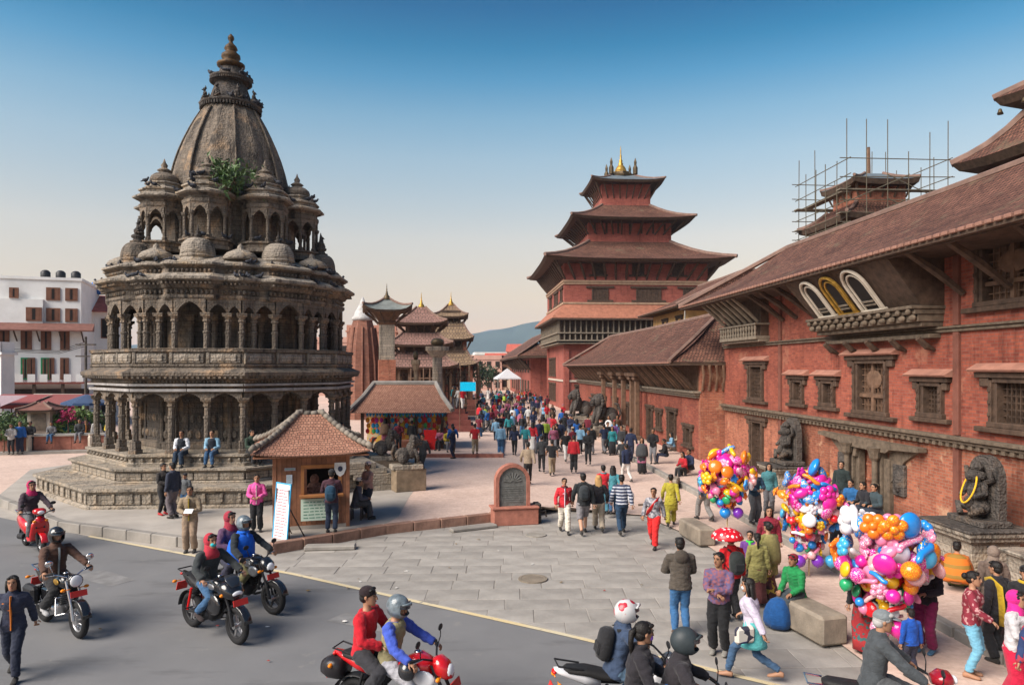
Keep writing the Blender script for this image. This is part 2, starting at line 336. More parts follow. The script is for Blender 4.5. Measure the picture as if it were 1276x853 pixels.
while y<24.3:
    h=rs.uniform(.56,.74)+(.12 if y<14 else 0); x=-6.2-rs.random()*.8
    while x<6:
        w=rs.uniform(.8,1.45); g=.007
        P=[(x+g,y+g),(x+w-g,y+g),(x+w-g,y+h-g),(x+g,y+h-g)]
        P=[(px+rs.uniform(-.012,.012),py+rs.uniform(-.012,.012)+.05*px*.6) for px,py in P]
        cx=x+w/2; ok=True
        for (a0,c0),(a1,c1) in zip(YL,YL[1:]):          # behind the painted line
            if a0-.8<=cx<=a1+.8: k=(c1-c0)/(a1-a0); P=clip(P,k,-1,-(c0-k*a0)-.10) if P else P
        lim=max(min(yf(xx),24.4) for xx in (x,cx,x+w))+.15
        if P: P=clip(P,0,1,lim)
        if P: P=clip(P,1,0,6.3)
        if len(P)>2:
            A=abs(sum(P[i][0]*P[(i+1)%len(P)][1]-P[(i+1)%len(P)][0]*P[i][1] for i in range(len(P))))/2
            if A>.06:
                mx=sum(p[0] for p in P)/len(P); my=sum(p[1] for p in P)/len(P); t=rs.uniform(.007,.013)
                b=MB(); b.add([(p[0]-mx,p[1]-my,0) for p in P]+[((p[0]-mx)*.985,(p[1]-my)*.985,t) for p in P],[tuple(range(len(P),2*len(P)))]+[(i,(i+1)%len(P),len(P)+(i+1)%len(P),len(P)+i) for i in range(len(P))])
                b.build('paving_slab',SLAB,sp_,loc=(mx,my,.002),fix=False)
        x+=w
    y+=h; row+=1
def disc(name,u,v,r,m,lab):
    x,y,_=G(u,v,0); b=MB(); b.lathe([(r,0),(r,.03),(r*.82,.034),(r*.8,.028),(.02,.03)],20); o=b.build(name,m,loc=(x,y,.01)); tag(o,lab,'manhole cover'); return o
disc('manhole_cover',664,722,.34,mat('brown_iron',(.20,.165,.125),bump=.5,bsc=40),'round brown manhole cover in the grey stone paving by the yellow line')
disc('manhole_cover',668,667,.30,mat('grey_iron',(.25,.23,.2),bump=.5,bsc=40),'small round manhole cover in the paving in front of the stele')
# raised brick ledge along the palace
pr=empty('palace_ledge',PW(0,0,0),TH); tag(pr,kind='structure')
b=MB(); b.bx(8.9,13.1,-4,72,.0,.22); b.build('ledge',PAVE,pr)
km=MB(); km.box((0,0,0),(.22,1.16,.24),bev=.02); kmm=km.mesh('ledge_stone',[KERB])
for i in range(36): link('ledge_stone',kmm,pr,(8.85,1+i*1.2,.13),(0,0,rs.uniform(-.012,.012)))

# ---------------------------------------------------------------- octagonal stone temple
TC=Vector((-11.75,30.2,0)); TRZ=R(26.0)
T=empty('stone_temple',TC,TRZ); tag(T,'large octagonal grey stone temple with two arcaded storeys and a ribbed tower','temple')
def oct_(prof,name,m,parent=T,n=8,smooth=False):
    b=MB(); b.smooth=smooth; b.lathe(prof,n); return b.build(name,m,parent)
C8=math.cos(R(22.5))
def facept(k,t,R_,out=0):           # point at fraction t along face k of the octagon of circumradius R_
    a0=R(45*k);a1=R(45*(k+1)); p=Vector((math.sin(a0)*R_,-math.cos(a0)*R_,0)); q=Vector((math.sin(a1)*R_,-math.cos(a1)*R_,0))
    nrm=Vector((math.sin((a0+a1)/2),-math.cos((a0+a1)/2),0)); return p.lerp(q,t)+nrm*out, nrm, (q-p).normalized(), (q-p).length
def tier(R_,z0,z1,top_in,nb,nm):
    h=z1-z0
    t=oct_([(R_+.10,z0-.02),(R_+.10,z0+.10*h),(R_-.02,z0+.18*h),(R_-.06,z0+.2*h),(R_-.06,z1-.3*h),(R_+.02,z1-.27*h),(R_+.02,z1-.18*h),(R_+.13,z1-.13*h),(R_+.13,z1),(R_+.10,z1+.005),(top_in,z1+.005)],nm,PLINTH)
    w=facept(0,.5,R_-.06)[3]/nb; bm=MB(); bm.box((0,0,0),(w-.03,.14,h*.47),bev=.015); me=bm.mesh('stone_block',[PLINTH])
    for k in range(8):
        for i in range(nb):
            p,n,tt,l=facept(k,(i+.5)/nb,R_-.06,.0); link('stone_block',me,t,(p.x,p.y,(z0+.2*h+z1-.3*h)/2),(0,0,math.atan2(tt.y,tt.x)),None,None).location+=n*random.uniform(-.012,.012)
    return t
tier(6.85,.25,.92,5.2,6,'lower_plinth'); tier(5.72,.92,1.43,4.8,5,'upper_plinth')
oct_([(5.25,1.42),(5.25,1.55),(5.15,1.58),(5.15,1.74),(5.27,1.78),(5.27,1.86),(3,1.865)],'floor_step',PLINTH)
oct_([(3.55,1.8),(3.55,2.1),(3.4,2.15),(3.4,4.3)],'inner_wall',STONE)
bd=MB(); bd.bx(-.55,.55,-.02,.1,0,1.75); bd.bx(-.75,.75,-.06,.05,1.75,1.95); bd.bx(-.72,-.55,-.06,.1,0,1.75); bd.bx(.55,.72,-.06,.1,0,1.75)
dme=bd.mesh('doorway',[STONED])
for k in range(8):
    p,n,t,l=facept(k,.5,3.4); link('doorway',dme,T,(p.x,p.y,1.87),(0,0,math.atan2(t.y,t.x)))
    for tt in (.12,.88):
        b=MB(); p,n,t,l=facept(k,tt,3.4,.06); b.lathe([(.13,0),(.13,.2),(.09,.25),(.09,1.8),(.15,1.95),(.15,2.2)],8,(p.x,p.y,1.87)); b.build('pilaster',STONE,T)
def column(h,r,name='column',sq=True):
    b=MB(); q=1.15*r*1.414
    b.lathe([(q*1.25,0),(q*1.25,.12),(q,.16),(q,.40),(q*.9,.44)],4,ph=R(45)); b.lathe([(r,.44),(r,h*.62),(r*1.25,h*.63),(r*1.25,h*.66),(r*.92,h*.67),(r*.88,h-.34),(r*1.3,h-.31),(r*1.3,h-.25),(r*1.0,h-.22),(r*1.6,h-.12)],8,ph=R(22.5))
    b.lathe([(r*2.2,h-.12),(r*2.4,h)],4,ph=R(45)); return b.mesh(name,[STONE])
def arch(w,zs,zt,za,th,kind=0):      # spandrel panel with a cusped opening; local x along the face
    n=7; pts=[(-w/2,zt),(-w/2,zs)]
    for i in range(1,n):
        s=i/n; pts.append((-w/2+w/2*s*.98, zs+(za-zs)*(math.sin(s*PI/2)**(.9) if kind==0 else s**.75)))
    pts.append((0,za+.03)); pts+=[(-x,z) for x,z in pts[2:-1][::-1]]+[(w/2,zs),(w/2,zt)]
    return pts
def archmesh(pts,th,m,name='arch'):
    b=MB(); b.poly(pts,th,(0,th/2,0),(1,0,0),(0,0,1),(0,-1,0)); return b.mesh(name,[m])
c1=column(1.98,.115); RC1=4.88; s1=facept(0,0,RC1)[3]/3
a1=archmesh(arch(s1-.004,3.62,4.05,3.98,.22),.24,STONE)
for k in range(8):
    for i in range(3):
        p,n,t,l=facept(k,i/3,RC1); link('column',c1,T,(p.x,p.y,1.86),(0,0,math.atan2(t.y,t.x)+(R(-22.5) if i==0 else 0)))
        p,n,t,l=facept(k,(i+.5)/3,RC1); link('arch',a1,T,(p.x,p.y,0),(0,0,math.atan2(t.y,t.x)))
oct_([(5.02,4.03),(5.06,4.06),(5.06,4.17),(4.98,4.19),(4.98,4.23),(5.12,4.25),(5.12,4.34),(5.05,4.36),(5.05,4.44),(5.30,4.55),(5.42,4.62),(5.44,4.74),(5.30,4.80),(5.10,4.88),(5.05,4.92),(3,4.93)],'cornice',STONE)
def bandblocks(R_,z0,z1,nb,m,nm,th=.06):
    w=facept(0,.5,R_)[3]/nb; b=MB(); b.box((0,0,0),(w-.02,th,z1-z0),bev=.008); me=b.mesh(nm,[m])
    for k in range(8):
        for i in range(nb):
            p,n,t,l=facept(k,(i+.5)/nb,R_,random.uniform(0,.01)); link(nm,me,T,(p.x,p.y,(z0+z1)/2),(0,0,math.atan2(t.y,t.x)))
WHITEST=mat('limewashed_beam',(.29,.275,.265),var=.35,sc=2.5,bump=.3)
bandblocks(5.12,4.055,4.155,2,WHITEST,'beam'); bandblocks(5.17,4.25,4.33,2,WHITEST,'beam')
# balustrade
oct_([(5.06,4.9),(5.12,4.96),(5.12,5.02),(5.0,5.04),(5.0,5.44),(5.13,5.47),(5.15,5.58),(4.86,5.6),(4.82,4.95)],'balustrade',STONE)
s2=facept(0,0,5.0)[3]; b=MB(); b.box((0,0,0),(s2/3-.16,.08,.36),bev=.03); b.box((0,-.05,0),(s2/3-.42,.05,.22),bev=.02); pm=b.mesh('carved_panel',[STONEL]); b=MB(); b.box((0,0,0),(.12,.12,.44),bev=.02); bm_=b.mesh('baluster_post',[STONEL])
for k in range(8):
    for i in range(3):
        p,n,t,l=facept(k,(i+.5)/3,5.0,.03); link('carved_panel',pm,T,(p.x,p.y,5.24),(0,0,math.atan2(t.y,t.x)))
        p,n,t,l=facept(k,i/3+.02,5.0,.04); link('baluster_post',bm_,T,(p.x,p.y,5.24),(0,0,math.atan2(t.y,t.x)))
# second storey
oct_([(3.1,4.9),(3.1,7.6)],'inner_wall',STONE)
c2=column(1.95,.105); RC2=4.42; L2=facept(0,0,RC2)[3]
TS=[.0,.14,.335,.665,.86]; BO=.32
am_w=archmesh(arch(L2*.33-.004,6.72,7.36,7.24,.2),.22,STONE); am_n=archmesh(arch(L2*.195-.004,6.78,7.36,7.16,.2),.2,STONE); am_c=archmesh(arch(L2*.14-.004,6.8,7.36,7.1,.2),.2,STONE)
for k in range(8):
    for j,t_ in enumerate(TS):
        o=BO if j in(2,3) else 0
        p,n,t,l=facept(k,t_,RC2,o); a=math.atan2(t.y,t.x); link('column',c2,T,(p.x,p.y,4.92),(0,0,a-(R(22.5) if j==0 else 0)))
        if j in (2,3): p,n,t,l=facept(k,t_,RC2-.95,0); link('column',c2,T,(p.x,p.y,4.92),(0,0,a))
    for t_,me,o,sk in ((.07,am_c,0,0),(.2375,am_n,BO*.5,1),(.5,am_w,BO,0),(.7625,am_n,BO*.5,-1),(.93,am_c,0,0)):
        p,n,t,l=facept(k,t_,RC2,o); link('arch',me,T,(p.x,p.y,0),(0,0,math.atan2(t.y,t.x)+sk*-math.atan2(BO,L2*.195)),None,(1.1 if sk else 1,1,1))
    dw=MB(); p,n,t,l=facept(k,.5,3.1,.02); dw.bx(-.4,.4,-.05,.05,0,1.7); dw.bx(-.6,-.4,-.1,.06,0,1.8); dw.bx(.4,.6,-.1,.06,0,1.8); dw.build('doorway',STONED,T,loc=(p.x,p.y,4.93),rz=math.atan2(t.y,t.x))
def bayoct(R_,bo,hw):               # octagon outline with a projecting bay on each face
    pts=[]
    for k in range(8):
        p,n,t,l=facept(k,0,R_); pts.append(p)
        for s in (-hw-bo*.8,-hw,hw,hw+bo*.8):
            q,n,t,l=facept(k,.5,R_); pts.append(q+t*s+n*(bo if abs(s)==hw else 0))
    return pts
def bayloft(prof,nm,m,hw=.85):
    b=MB(); b.loft([[Vector((p.x,p.y,z)) for p in bayoct(r,bo,hw)] for r,bo,z in prof]); return b.build(nm,m,T)
bayloft([(4.54,.30,7.34),(4.58,.32,7.40),(4.58,.32,7.50),(4.50,.30,7.52),(4.50,.30,7.72),(4.60,.33,7.76),(4.64,.35,7.84),(4.72,.38,7.92),(4.82,.40,7.98)],'entablature',STONE)
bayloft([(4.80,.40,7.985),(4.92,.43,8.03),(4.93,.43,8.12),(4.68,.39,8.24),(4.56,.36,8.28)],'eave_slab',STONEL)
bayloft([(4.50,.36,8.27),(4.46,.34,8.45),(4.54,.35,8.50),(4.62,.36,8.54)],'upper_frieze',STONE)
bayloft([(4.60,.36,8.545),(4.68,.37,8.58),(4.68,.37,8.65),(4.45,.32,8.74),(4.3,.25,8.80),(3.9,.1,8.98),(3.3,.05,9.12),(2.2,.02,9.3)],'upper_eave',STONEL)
def dome(r,rib,name,m,h=.62):
    b=MB(); b.smooth=True; prof=[(1.12,0),(1.16,.06),(1.12,.12),(1.0,.14),(.98,.2),(1.08,.24),(1.08,.3)]
    b.lathe([(q*r,z) for q,z in prof],12)
    rings=[]
    for i in range(9):
        t=i/8; rr=r*(math.cos(t*PI/2*.93)**.62 if t<1 else .18); z=.3+h*math.sin(t*PI/2)
        rings.append([Vector((math.sin(a)*rr*(1+.05*abs(math.cos(a*rib/2))),-math.cos(a)*rr*(1+.05*abs(math.cos(a*rib/2))),z)) for a in [2*PI*k/32 for k in range(32)]])
    b.loft(rings); return b.mesh(name,[m])
def finial(s,m=STONED):
    b=MB(); b.smooth=True; b.lathe([(q*s,z*s) for q,z in [(.28,0),(.30,.06),(.2,.1),(.16,.16),(.24,.22),(.25,.28),(.12,.36),(.15,.42),(.16,.5),(.07,.6),(.05,.75),(.015,.95)]],10); return b.mesh('finial',[m])
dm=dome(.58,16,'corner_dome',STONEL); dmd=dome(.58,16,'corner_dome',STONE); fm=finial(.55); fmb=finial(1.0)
def figure_mesh(s=1.0,m=STONED):     # a small seated guardian carving
    b=MB(); b.smooth=True
    b.lathe([(.30,0),(.32,.08),(.24,.12)],8); b.ell((0,0,.24),(.2,.19,.17)); b.ell((0,-.04,.46),(.15,.13,.2)); b.ell((0,-.08,.72),(.1,.11,.12)); b.ell((0,-.2,.68),(.04,.06,.035)); b.lathe([(.09,.8),(.05,.9),(.01,1.0)],6)
    for sx in(-1,1): b.tube([(sx*.13,-.03,.56),(sx*.2,-.1,.38),(sx*.12,-.2,.28)],.045,5); b.tube([(sx*.12,-.02,.2),(sx*.22,-.2,.2),(sx*.1,-.25,.06)],.06,5)
    for i,v in enumerate(b.v): b.v[i]=tuple(q*s for q in v)
    return b.mesh('guardian_figure',[m])
gm=figure_mesh(.55)
for k in range(8):
    p,n,t,l=facept(k,.5,3.95,.05); a=math.atan2(t.y,t.x)
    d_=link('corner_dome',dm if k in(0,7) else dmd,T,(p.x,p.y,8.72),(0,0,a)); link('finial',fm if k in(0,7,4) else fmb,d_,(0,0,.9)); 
    if k in (1,6): link('guardian_figure',gm,d_,(.15,0,1.25),(0,0,0))
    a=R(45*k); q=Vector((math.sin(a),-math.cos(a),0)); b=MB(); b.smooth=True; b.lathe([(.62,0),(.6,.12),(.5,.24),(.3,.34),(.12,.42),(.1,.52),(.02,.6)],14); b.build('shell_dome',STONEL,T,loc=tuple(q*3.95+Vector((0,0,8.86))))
# third storey: eight small pavilions round the core
oct_([(2.5,9.1),(2.5,9.4),(2.25,9.45),(2.25,12.0)],'core_wall',STONE)
def pavilion():
    P=[]; r=.80
    b=MB(); b.lathe([(1.0,0),(1.0,.12),(.92,.15),(.92,.3),(1.02,.33),(1.02,.4),(.3,.41)],8,ph=R(22.5)); P.append(('base',b.mesh('base',[STONE]),None))
    cb=MB(); h=1.0; cb.lathe([(.1,0),(.1,.12),(.065,.15),(.06,h-.15),(.1,h-.1),(.12,h)],8); cm=cb.mesh('column',[STONE])
    w=2*r*math.sin(R(22.5)); am=archmesh(arch(w,1.18,1.72,1.58,.1),.12,STONE)
    for k in range(8):
        a=R(45*k+22.5); P.append(('column',cm,(math.sin(a)*r,-math.cos(a)*r,.4,a)))
        a=R(45*k); q=r*C8; P.append(('arch',am,(math.sin(a)*q,-math.cos(a)*q,0,a)))
    b=MB(); b.lathe([(.86,1.66),(.9,1.75),(.9,1.86),(.84,1.88),(.84,1.98),(1.0,2.03)],8,ph=R(22.5)); P.append(('frieze',b.mesh('frieze',[STONE]),None))
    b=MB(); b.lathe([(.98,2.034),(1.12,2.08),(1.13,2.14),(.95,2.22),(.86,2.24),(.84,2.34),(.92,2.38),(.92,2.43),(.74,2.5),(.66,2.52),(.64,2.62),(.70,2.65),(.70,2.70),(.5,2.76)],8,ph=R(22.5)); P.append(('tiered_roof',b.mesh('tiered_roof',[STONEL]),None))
    b=MB(); b.smooth=True; b.lathe([(.5,2.75),(.54,2.85),(.5,2.98),(.36,3.1),(.2,3.16),(.2,3.2),(.27,3.24),(.2,3.3),(.1,3.36),(.13,3.46),(.06,3.56),(.01,3.72)],12); P.append(('dome',b.mesh('dome',[STONE]),None))
    return P
PV=pavilion()
for k in range(8):
    a=R(45*k+22.5); base=None
    for nm,me,l in PV:
        M=Matrix.Translation((math.sin(a)*2.72,-math.cos(a)*2.72,9.32))@Matrix.Rotation(a,4,'Z')
        if l: M=M@Matrix.Translation(l[:3])@Matrix.Rotation(l[3],4,'Z')
        o=link(nm,me,T); o.matrix_local=M
    b=MB(); b.box((0,0,0),(.9,.5,1.5)); o=b.build('niche_wall',STONE,T); o.matrix_local=Matrix.Translation((math.sin(a)*2.25,-math.cos(a)*2.25,10.3))@Matrix.Rotation(a,4,'Z')
# ribbed tower
b=MB(); b.smooth=True; rings=[]; NP=96
for z,r in [(11.2,2.35),(11.9,2.32),(12.6,2.24),(13.2,2.10),(13.7,1.95),(14.2,1.76),(14.7,1.54),(15.1,1.34),(15.45,1.14),(15.7,.98)]:
    ring=[]
    for i in range(NP):
        a=2*PI*i/NP; fr=(a/R(45))%1; face=math.cos(R(22.5))/math.cos((fr-.5)*R(45)); q=.35*face+.65
        q*=1+(.045 if .36<fr<.64 else 0)+(.02 if (.16<fr<.24 or .76<fr<.84) else 0)+(.035 if fr<.06 or fr>.94 else 0)
        ring.append(Vector((math.sin(a)*r*q,-math.cos(a)*r*q,z)))
    rings.append(ring)
b.loft(rings); tw=b.build('ribbed_tower',STONE,T)
for k in range(16):
    a=R(22.5*k); big=k%2; b=MB(); b.tube([(math.sin(a)*q*(1.03 if not big else .985),-math.cos(a)*q*(1.03 if not big else .985),z) for z,q in ((11.3,2.35),(12.6,2.24),(13.2,2.10),(13.7,1.95),(14.2,1.76),(14.7,1.54),(15.1,1.34),(15.45,1.14))],[(.035,.07 if big else .11)]*8,6); b.build('rib',STONE,tw)
b=MB(); b.smooth=True; b.lathe([(1.02,15.66),(1.2,15.7),(1.26,15.78),(1.1,15.86),(.92,15.9),(.86,16.0),(.72,16.4),(.6,16.75)],16); b.build('shoulder',STONED,T)
g2=figure_mesh(.62)
for k in range(8): a=R(45*k+10); link('guardian_figure',g2,T,(math.sin(a)*1.0,-math.cos(a)*1.0,15.84),(0,0,a))
b=MB(); b.smooth=True; b.lathe([(.56,16.7),(.6,16.78),(.82,16.86),(.84,16.96),(.62,17.02),(.5,17.06),(.44,17.3),(.4,17.4)],20); b.build('disc_capital',STONED,T)
b=MB(); b.smooth=True; b.lathe([(.38,17.38),(.55,17.46),(.56,17.56),(.36,17.64),(.30,17.72),(.38,17.82),(.37,17.95),(.24,18.06),(.2,18.12),(.27,18.2),(.22,18.32),(.10,18.44),(.07,18.52),(.13,18.62),(.12,18.72),(.02,18.84)],16); b.build('gilded_finial',mat('tarnished_gilding',(.07,.038,.014),rough=.6,var=.8,sc=6,metal=.25),T)
# rows of small carvings too fine to pick apart
def carve(R_,z,nper,size,nm,m,bay=None,sh='box'):
    b=MB()
    for k in range(8):
        for i in range(nper):
            t=(i+.5)/nper; p,n,tt,l=facept(k,t,R_)
            if bay and abs(t-.5)*l<bay[0]: p=p+n*bay[1]
            a=math.atan2(tt.y,tt.x); w=size[0]*random.uniform(.85,1.1)
            if sh=='box': b.box((p.x,p.y,z),(w,size[1],size[2]),rz=a,bev=.012)
            else: b.ell((p.x,p.y,z),(w/2,size[1]/2+.02,size[2]/2),6,4,Matrix.Rotation(a,3,'Z'))
    b.build(nm,m,T)['kind']='stuff'
carve(5.32,4.56,22,(.10,.14,.09),'dentil_course',STONE); carve(5.06,4.40,30,(.09,.10,.07),'bead_course',STONEL,sh='e')
carve(4.54,7.62,20,(.13,.12,.17),'frieze_carving',STONE,(.85,.30),'e'); carve(4.70,7.90,24,(.07,.20,.08),'eave_bracket',STONE,(.85,.42)); carve(4.50,8.38,22,(.12,.10,.13),'frieze_carving',STONE,(.85,.36),'e')
carve(6.83,.60,9,(.10,.18,.30),'plinth_pilaster',PLINTH); carve(5.22,1.66,12,(.12,.10,.13),'plinth_carving',PLINTH,sh='e'); carve(3.42,3.0,10,(.22,.10,.30),'wall_carving',STONE,sh='e'); carve(3.42,2.4,8,(.26,.10,.34),'wall_carving',STONE,sh='e')
b=MB()
for k in range(60):
    a=2*PI*k/60; b.box((math.sin(a)*1.17,-math.cos(a)*1.17,15.62),(.07,.10,.13),rz=a,bev=.01); b.box((math.sin(a)*.80,-math.cos(a)*.80,16.80),(.05,.08,.07),rz=a)
b.build('spire_beads',STONED,T)['kind']='stuff'
# stone stair with guardian lions on the plaza side
def oriented(name,lab,cat,loc,rz): o=empty(name,loc,rz); return tag(o,lab,cat)
# ---------------------------------------------------------------- royal palace wing
PX,PY=13.1,23.0
class Frame:                          # builds meshes in palace axes (X across, Y along the street) under a root standing at (X0,Y0)
    def __init__(s,name,lab,cat,X0,Y0): s.X,s.Y=X0,Y0; s.root=empty(name,PW(X0,Y0,0),TH); tag(s.root,lab,cat)
    def put(s,b,name,m,parent=None):
        for i,v in enumerate(b.v): b.v[i]=(v[0]-s.X,v[1]-s.Y,v[2])
        return b.build(name,m,parent or s.root)
def wallgrid(X,y0,y1,z0,z1,ops,depth=.28):
    b=MB(); ys=sorted(set([y0,y1]+[q for o in ops for q in o[:2]])); zs=sorted(set([z0,z1]+[q for o in ops for q in o[2:4]]))
    for i in range(len(ys)-1):
        for j in range(len(zs)-1):
            a,c,d,e=ys[i],ys[i+1],zs[j],zs[j+1]; my,mz=(a+c)/2,(d+e)/2
            if any(o[0]<my<o[1] and o[2]<mz<o[3] for o in ops): continue
            b.add([(X,a,d),(X,c,d),(X,c,e),(X,a,e)],[(0,3,2,1)])
    for o in ops:
        a,c,d,e=o[:4]; Q=X+depth
        b.add([(X,a,d),(X,c,d),(X,c,e),(X,a,e),(Q,a,d),(Q,c,d),(Q,c,e),(Q,a,e)],[(0,1,5,4),(1,2,6,5),(2,3,7,6),(3,0,4,7)])
    return b
def lattice(b,X,ya,yb,za,zb,n,m,th=.025):
    for i in range(1,n): y=ya+(yb-ya)*i/n; b.bx(X,X+.04,y-th/2,y+th/2,za,zb)
    for i in range(1,m): z=za+(zb-za)*i/m; b.bx(X+.012,X+.052,ya,yb,z-th/2,z+th/2)
def window(fr,X,yc,z0,w,h,wing=.45,ledge=True,dense=7,carved=False,m=WOOD):
    """carved Newar window: projecting jambs, winged lintel and sill, lattice in the recess"""
    y0,y1=yc-w/2,yc+w/2; z1=z0+h; b=MB()
    for s,y in ((-1,y0),(1,y1)):
        b.bx(X-.07,X+.268,min(y-s*.012,y+s*.10),max(y-s*.012,y+s*.10),z0,z1,bev=.012); b.bx(X-.13,X+.06,min(y+s*.10,y+s*.21),max(y+s*.10,y+s*.21),z0-.04,z1+.04,bev=.012)
        for k in range(3): z=z0+h*(.2+.3*k); b.bx(X-.16,X-.10,min(y+s*.11,y+s*.20),max(y+s*.11,y+s*.20),z-.05,z+.05,bev=.01)
    b.bx(X-.10,X+.268,y0-.1,y1+.1,z1-.012,z1+.10); b.bx(X-.16,X+.08,y0-.24-wing,y1+.24+wing,z1+.10,z1+.24,bev=.015)
    b.bx(X-.12,X+.05,y0-.24-wing*.7,y0-.22,z1-.12,z1+.10,bev=.02); b.bx(X-.12,X+.05,y1+.22,y1+.24+wing*.7,z1-.12,z1+.10,bev=.02)
    b.bx(X-.14,X+.268,y0-.26,y1+.26,z0-.12,z0+.012,bev=.015); b.bx(X-.17,X+.06,y0-.24-wing,y1+.24+wing,z0-.25,z0-.12,bev=.015)
    wn=fr.put(b,'window',m)
    l=MB(); lattice(l,X+.10,y0,y1,z0,z1,dense,max(4,int(dense*h/w))); l.bx(X+.24,X+.27,y0,y1,z0,z1); 
    if carved:
        l.bx(X+.02,X+.12,yc-.06,yc+.06,z0,z1,bev=.01); l.bx(X+.02,X+.12,y0,y1,z0+h*.28,z0+h*.36,bev=.01); l.ell((X+.08,yc,z0+h*.66),(.06,w*.3,h*.2),8,6)
    fr.put(l,'lattice',WOODM if carved else WOOD,wn)
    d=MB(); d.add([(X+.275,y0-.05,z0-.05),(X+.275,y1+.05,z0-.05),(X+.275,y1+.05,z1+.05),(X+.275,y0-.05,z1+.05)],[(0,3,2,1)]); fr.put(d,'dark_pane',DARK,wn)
    if ledge:
        g=MB(); ya,yb=y0-.34-wing,y1+.34+wing; g.add([(X-.30,ya,z1+.30),(X-.30,yb,z1+.30),(X+.02,yb,z1+.48),(X+.02,ya,z1+.48),(X-.26,ya,z1+.25),(X-.26,yb,z1+.25),(X+.02,yb,z1+.25),(X+.02,ya,z1+.25)],[(0,1,2,3),(4,5,1,0),(4,0,3,7),(5,6,2,1),(7,6,5,4)])
        fr.put(g,'tile_ledge',mat('ledge_tiles',(.33,.16,.115),bump=.6,bsc=40),wn)
    return wn,(y0,y1,z0,z1)
def gable_roof(fr,x0,xr,x1,ya,yb,ze,zr,hipa=0,hipb=0,th=.16,name='roof',m=TILE,cap=True,sag=.10):
    b=MB(); n=14; rows=6
    def pt(s,t,x0_,xr_):                # s along Y 0..1, t from eave 0 to ridge 1
        return None
    def slope(xe):
        vs=[]
        for j in range(rows+1):
            t=j/rows; q=t-.10*math.sin(t*PI)*(1 if th<.3 else 0)
            for i in range(n+1):
                s=i/n; y=(ya+hipa*t)+((yb-hipb*t)-(ya+hipa*t))*s
                vs.append((xe+(xr-xe)*t,y,ze+(zr-ze)*q-sag*math.sin(s*PI)*t*.5))
        b.add(vs,[(j*(n+1)+i,j*(n+1)+i+1,(j+1)*(n+1)+i+1,(j+1)*(n+1)+i) for j in range(rows) for i in range(n)])
    slope(x0); slope(x1)
    for y,h in ((ya,hipa),(yb,-hipb)):
        vs=[]; 
        for j in range(rows+1):
            t=j/rows; q=t-.10*math.sin(t*PI)
            vs+=[(x0+(xr-x0)*t,y+h*t,ze+(zr-ze)*q),(x1+(xr-x1)*t,y+h*t,ze+(zr-ze)*q)]
        b.add(vs,[(2*j,2*j+1,2*j+3,2*j+2) for j in range(rows)])
    r=fr.put(b,name,m)
    u=MB(); u.bx(x0+.02,x1-.02,ya+.02,yb-.02,ze-th,ze-.012); fr.put(u,'eave_board',WOOD,r)
    # rows of end tiles under the edge, rafters
    e=MB(); nn=int((yb-ya)/.28)
    for i in range(nn): y=ya+(i+.5)*(yb-ya)/nn; e.bx(x0-.06,x0+.10,y-.10,y+.10,ze-.07,ze+.02,bev=.015)
    eo=fr.put(e,'eave_tiles',mat('eave_tile',(.25,.13,.095),bump=.4),r); eo['kind']='stuff'
    if cap:
        c=MB(); c.tube([(xr,ya+hipa,zr),(xr,(ya+yb)/2,zr-sag*.5),(xr,yb-hipb,zr)],.13,6); 
        if hipa: c.tube([(x0,ya,ze+.05),((x0+xr)/2,ya+hipa/2,(ze+zr)/2-.02),(xr,ya+hipa,zr)],.12,6); c.tube([(x1,ya,ze+.05),((x1+xr)/2,ya+hipa/2,(ze+zr)/2-.02),(xr,ya+hipa,zr)],.12,6)
        if hipb: c.tube([(x0,yb,ze+.05),(xr,yb-hipb,zr)],.12,6)
        fr.put(c,'ridge_cap',mat('ridge_tile',(.19,.12,.095),bump=.6),r)
    return r
def strut(fr,X0,z0,X1,z1,y,w=.16,parent=None,m=WOOD,dy=0):
    b=MB(); b.tube([(X0,y,z0),((X0*.55+X1*.45),y+dy*.4,(z0*.55+z1*.45)+.06),(X1,y+dy,z1)],[(w*.5,w*.55),(w*.75,w*.6),(w*.5,w*.5)],6); return fr.put(b,'strut',m,parent)
P=Frame('palace',"long red brick palace wing with sloping tile roof and three tilted arched windows",'palace',PX,PY)
X=13.1
ops_m=[(31.0,32.2,3.55,4.95),(27.25,27.85,3.62,4.35),(24.9,25.5,3.62,4.35),(21.7,23.2,3.5,5.05),(19.1,19.75,3.62,4.4),(15.75,16.9,3.55,4.55),(11.5,12.6,3.55,4.9)]
ops_u=[(15.6,17.4,6.55,7.95)]
ops_g=[(31.05,32.05,.2,2.5),(21.9,23.1,.2,2.25)]
P.put(wallgrid(X,8,35.6,2.95,8.3,ops_m+ops_u),'upper_wall',BRICK); P.put(wallgrid(X+.02,8,35.6,-.1,2.95,ops_g),'ground_wall',BRICKO)
b=MB(); b.add([(X,35.6,-.1),(X+5,35.6,-.1),(X+5,35.6,8.3),(X,35.6,8.3),(X+5,8,-.1),(X+5,8,8.3),(X,8,-.1),(X,8,8.3)],[(0,1,2,3),(1,4,5,2),(6,7,5,4)]); P.put(b,'end_wall',BRICK)
for o in ops_m:
    w=o[1]-o[0]; big=w>1
    window(P,X,(o[0]+o[1])/2,o[2],w,o[3]-o[2],wing=.42 if big else .26,dense=8 if big else 5,carved=w>1.3)
window(P,X,16.5,6.55,1.8,1.4,wing=.4,ledge=False,dense=9,carved=True)
window(P,X+.02,31.55,.25,1.0,2.2,wing=.4,ledge=False,dense=4)
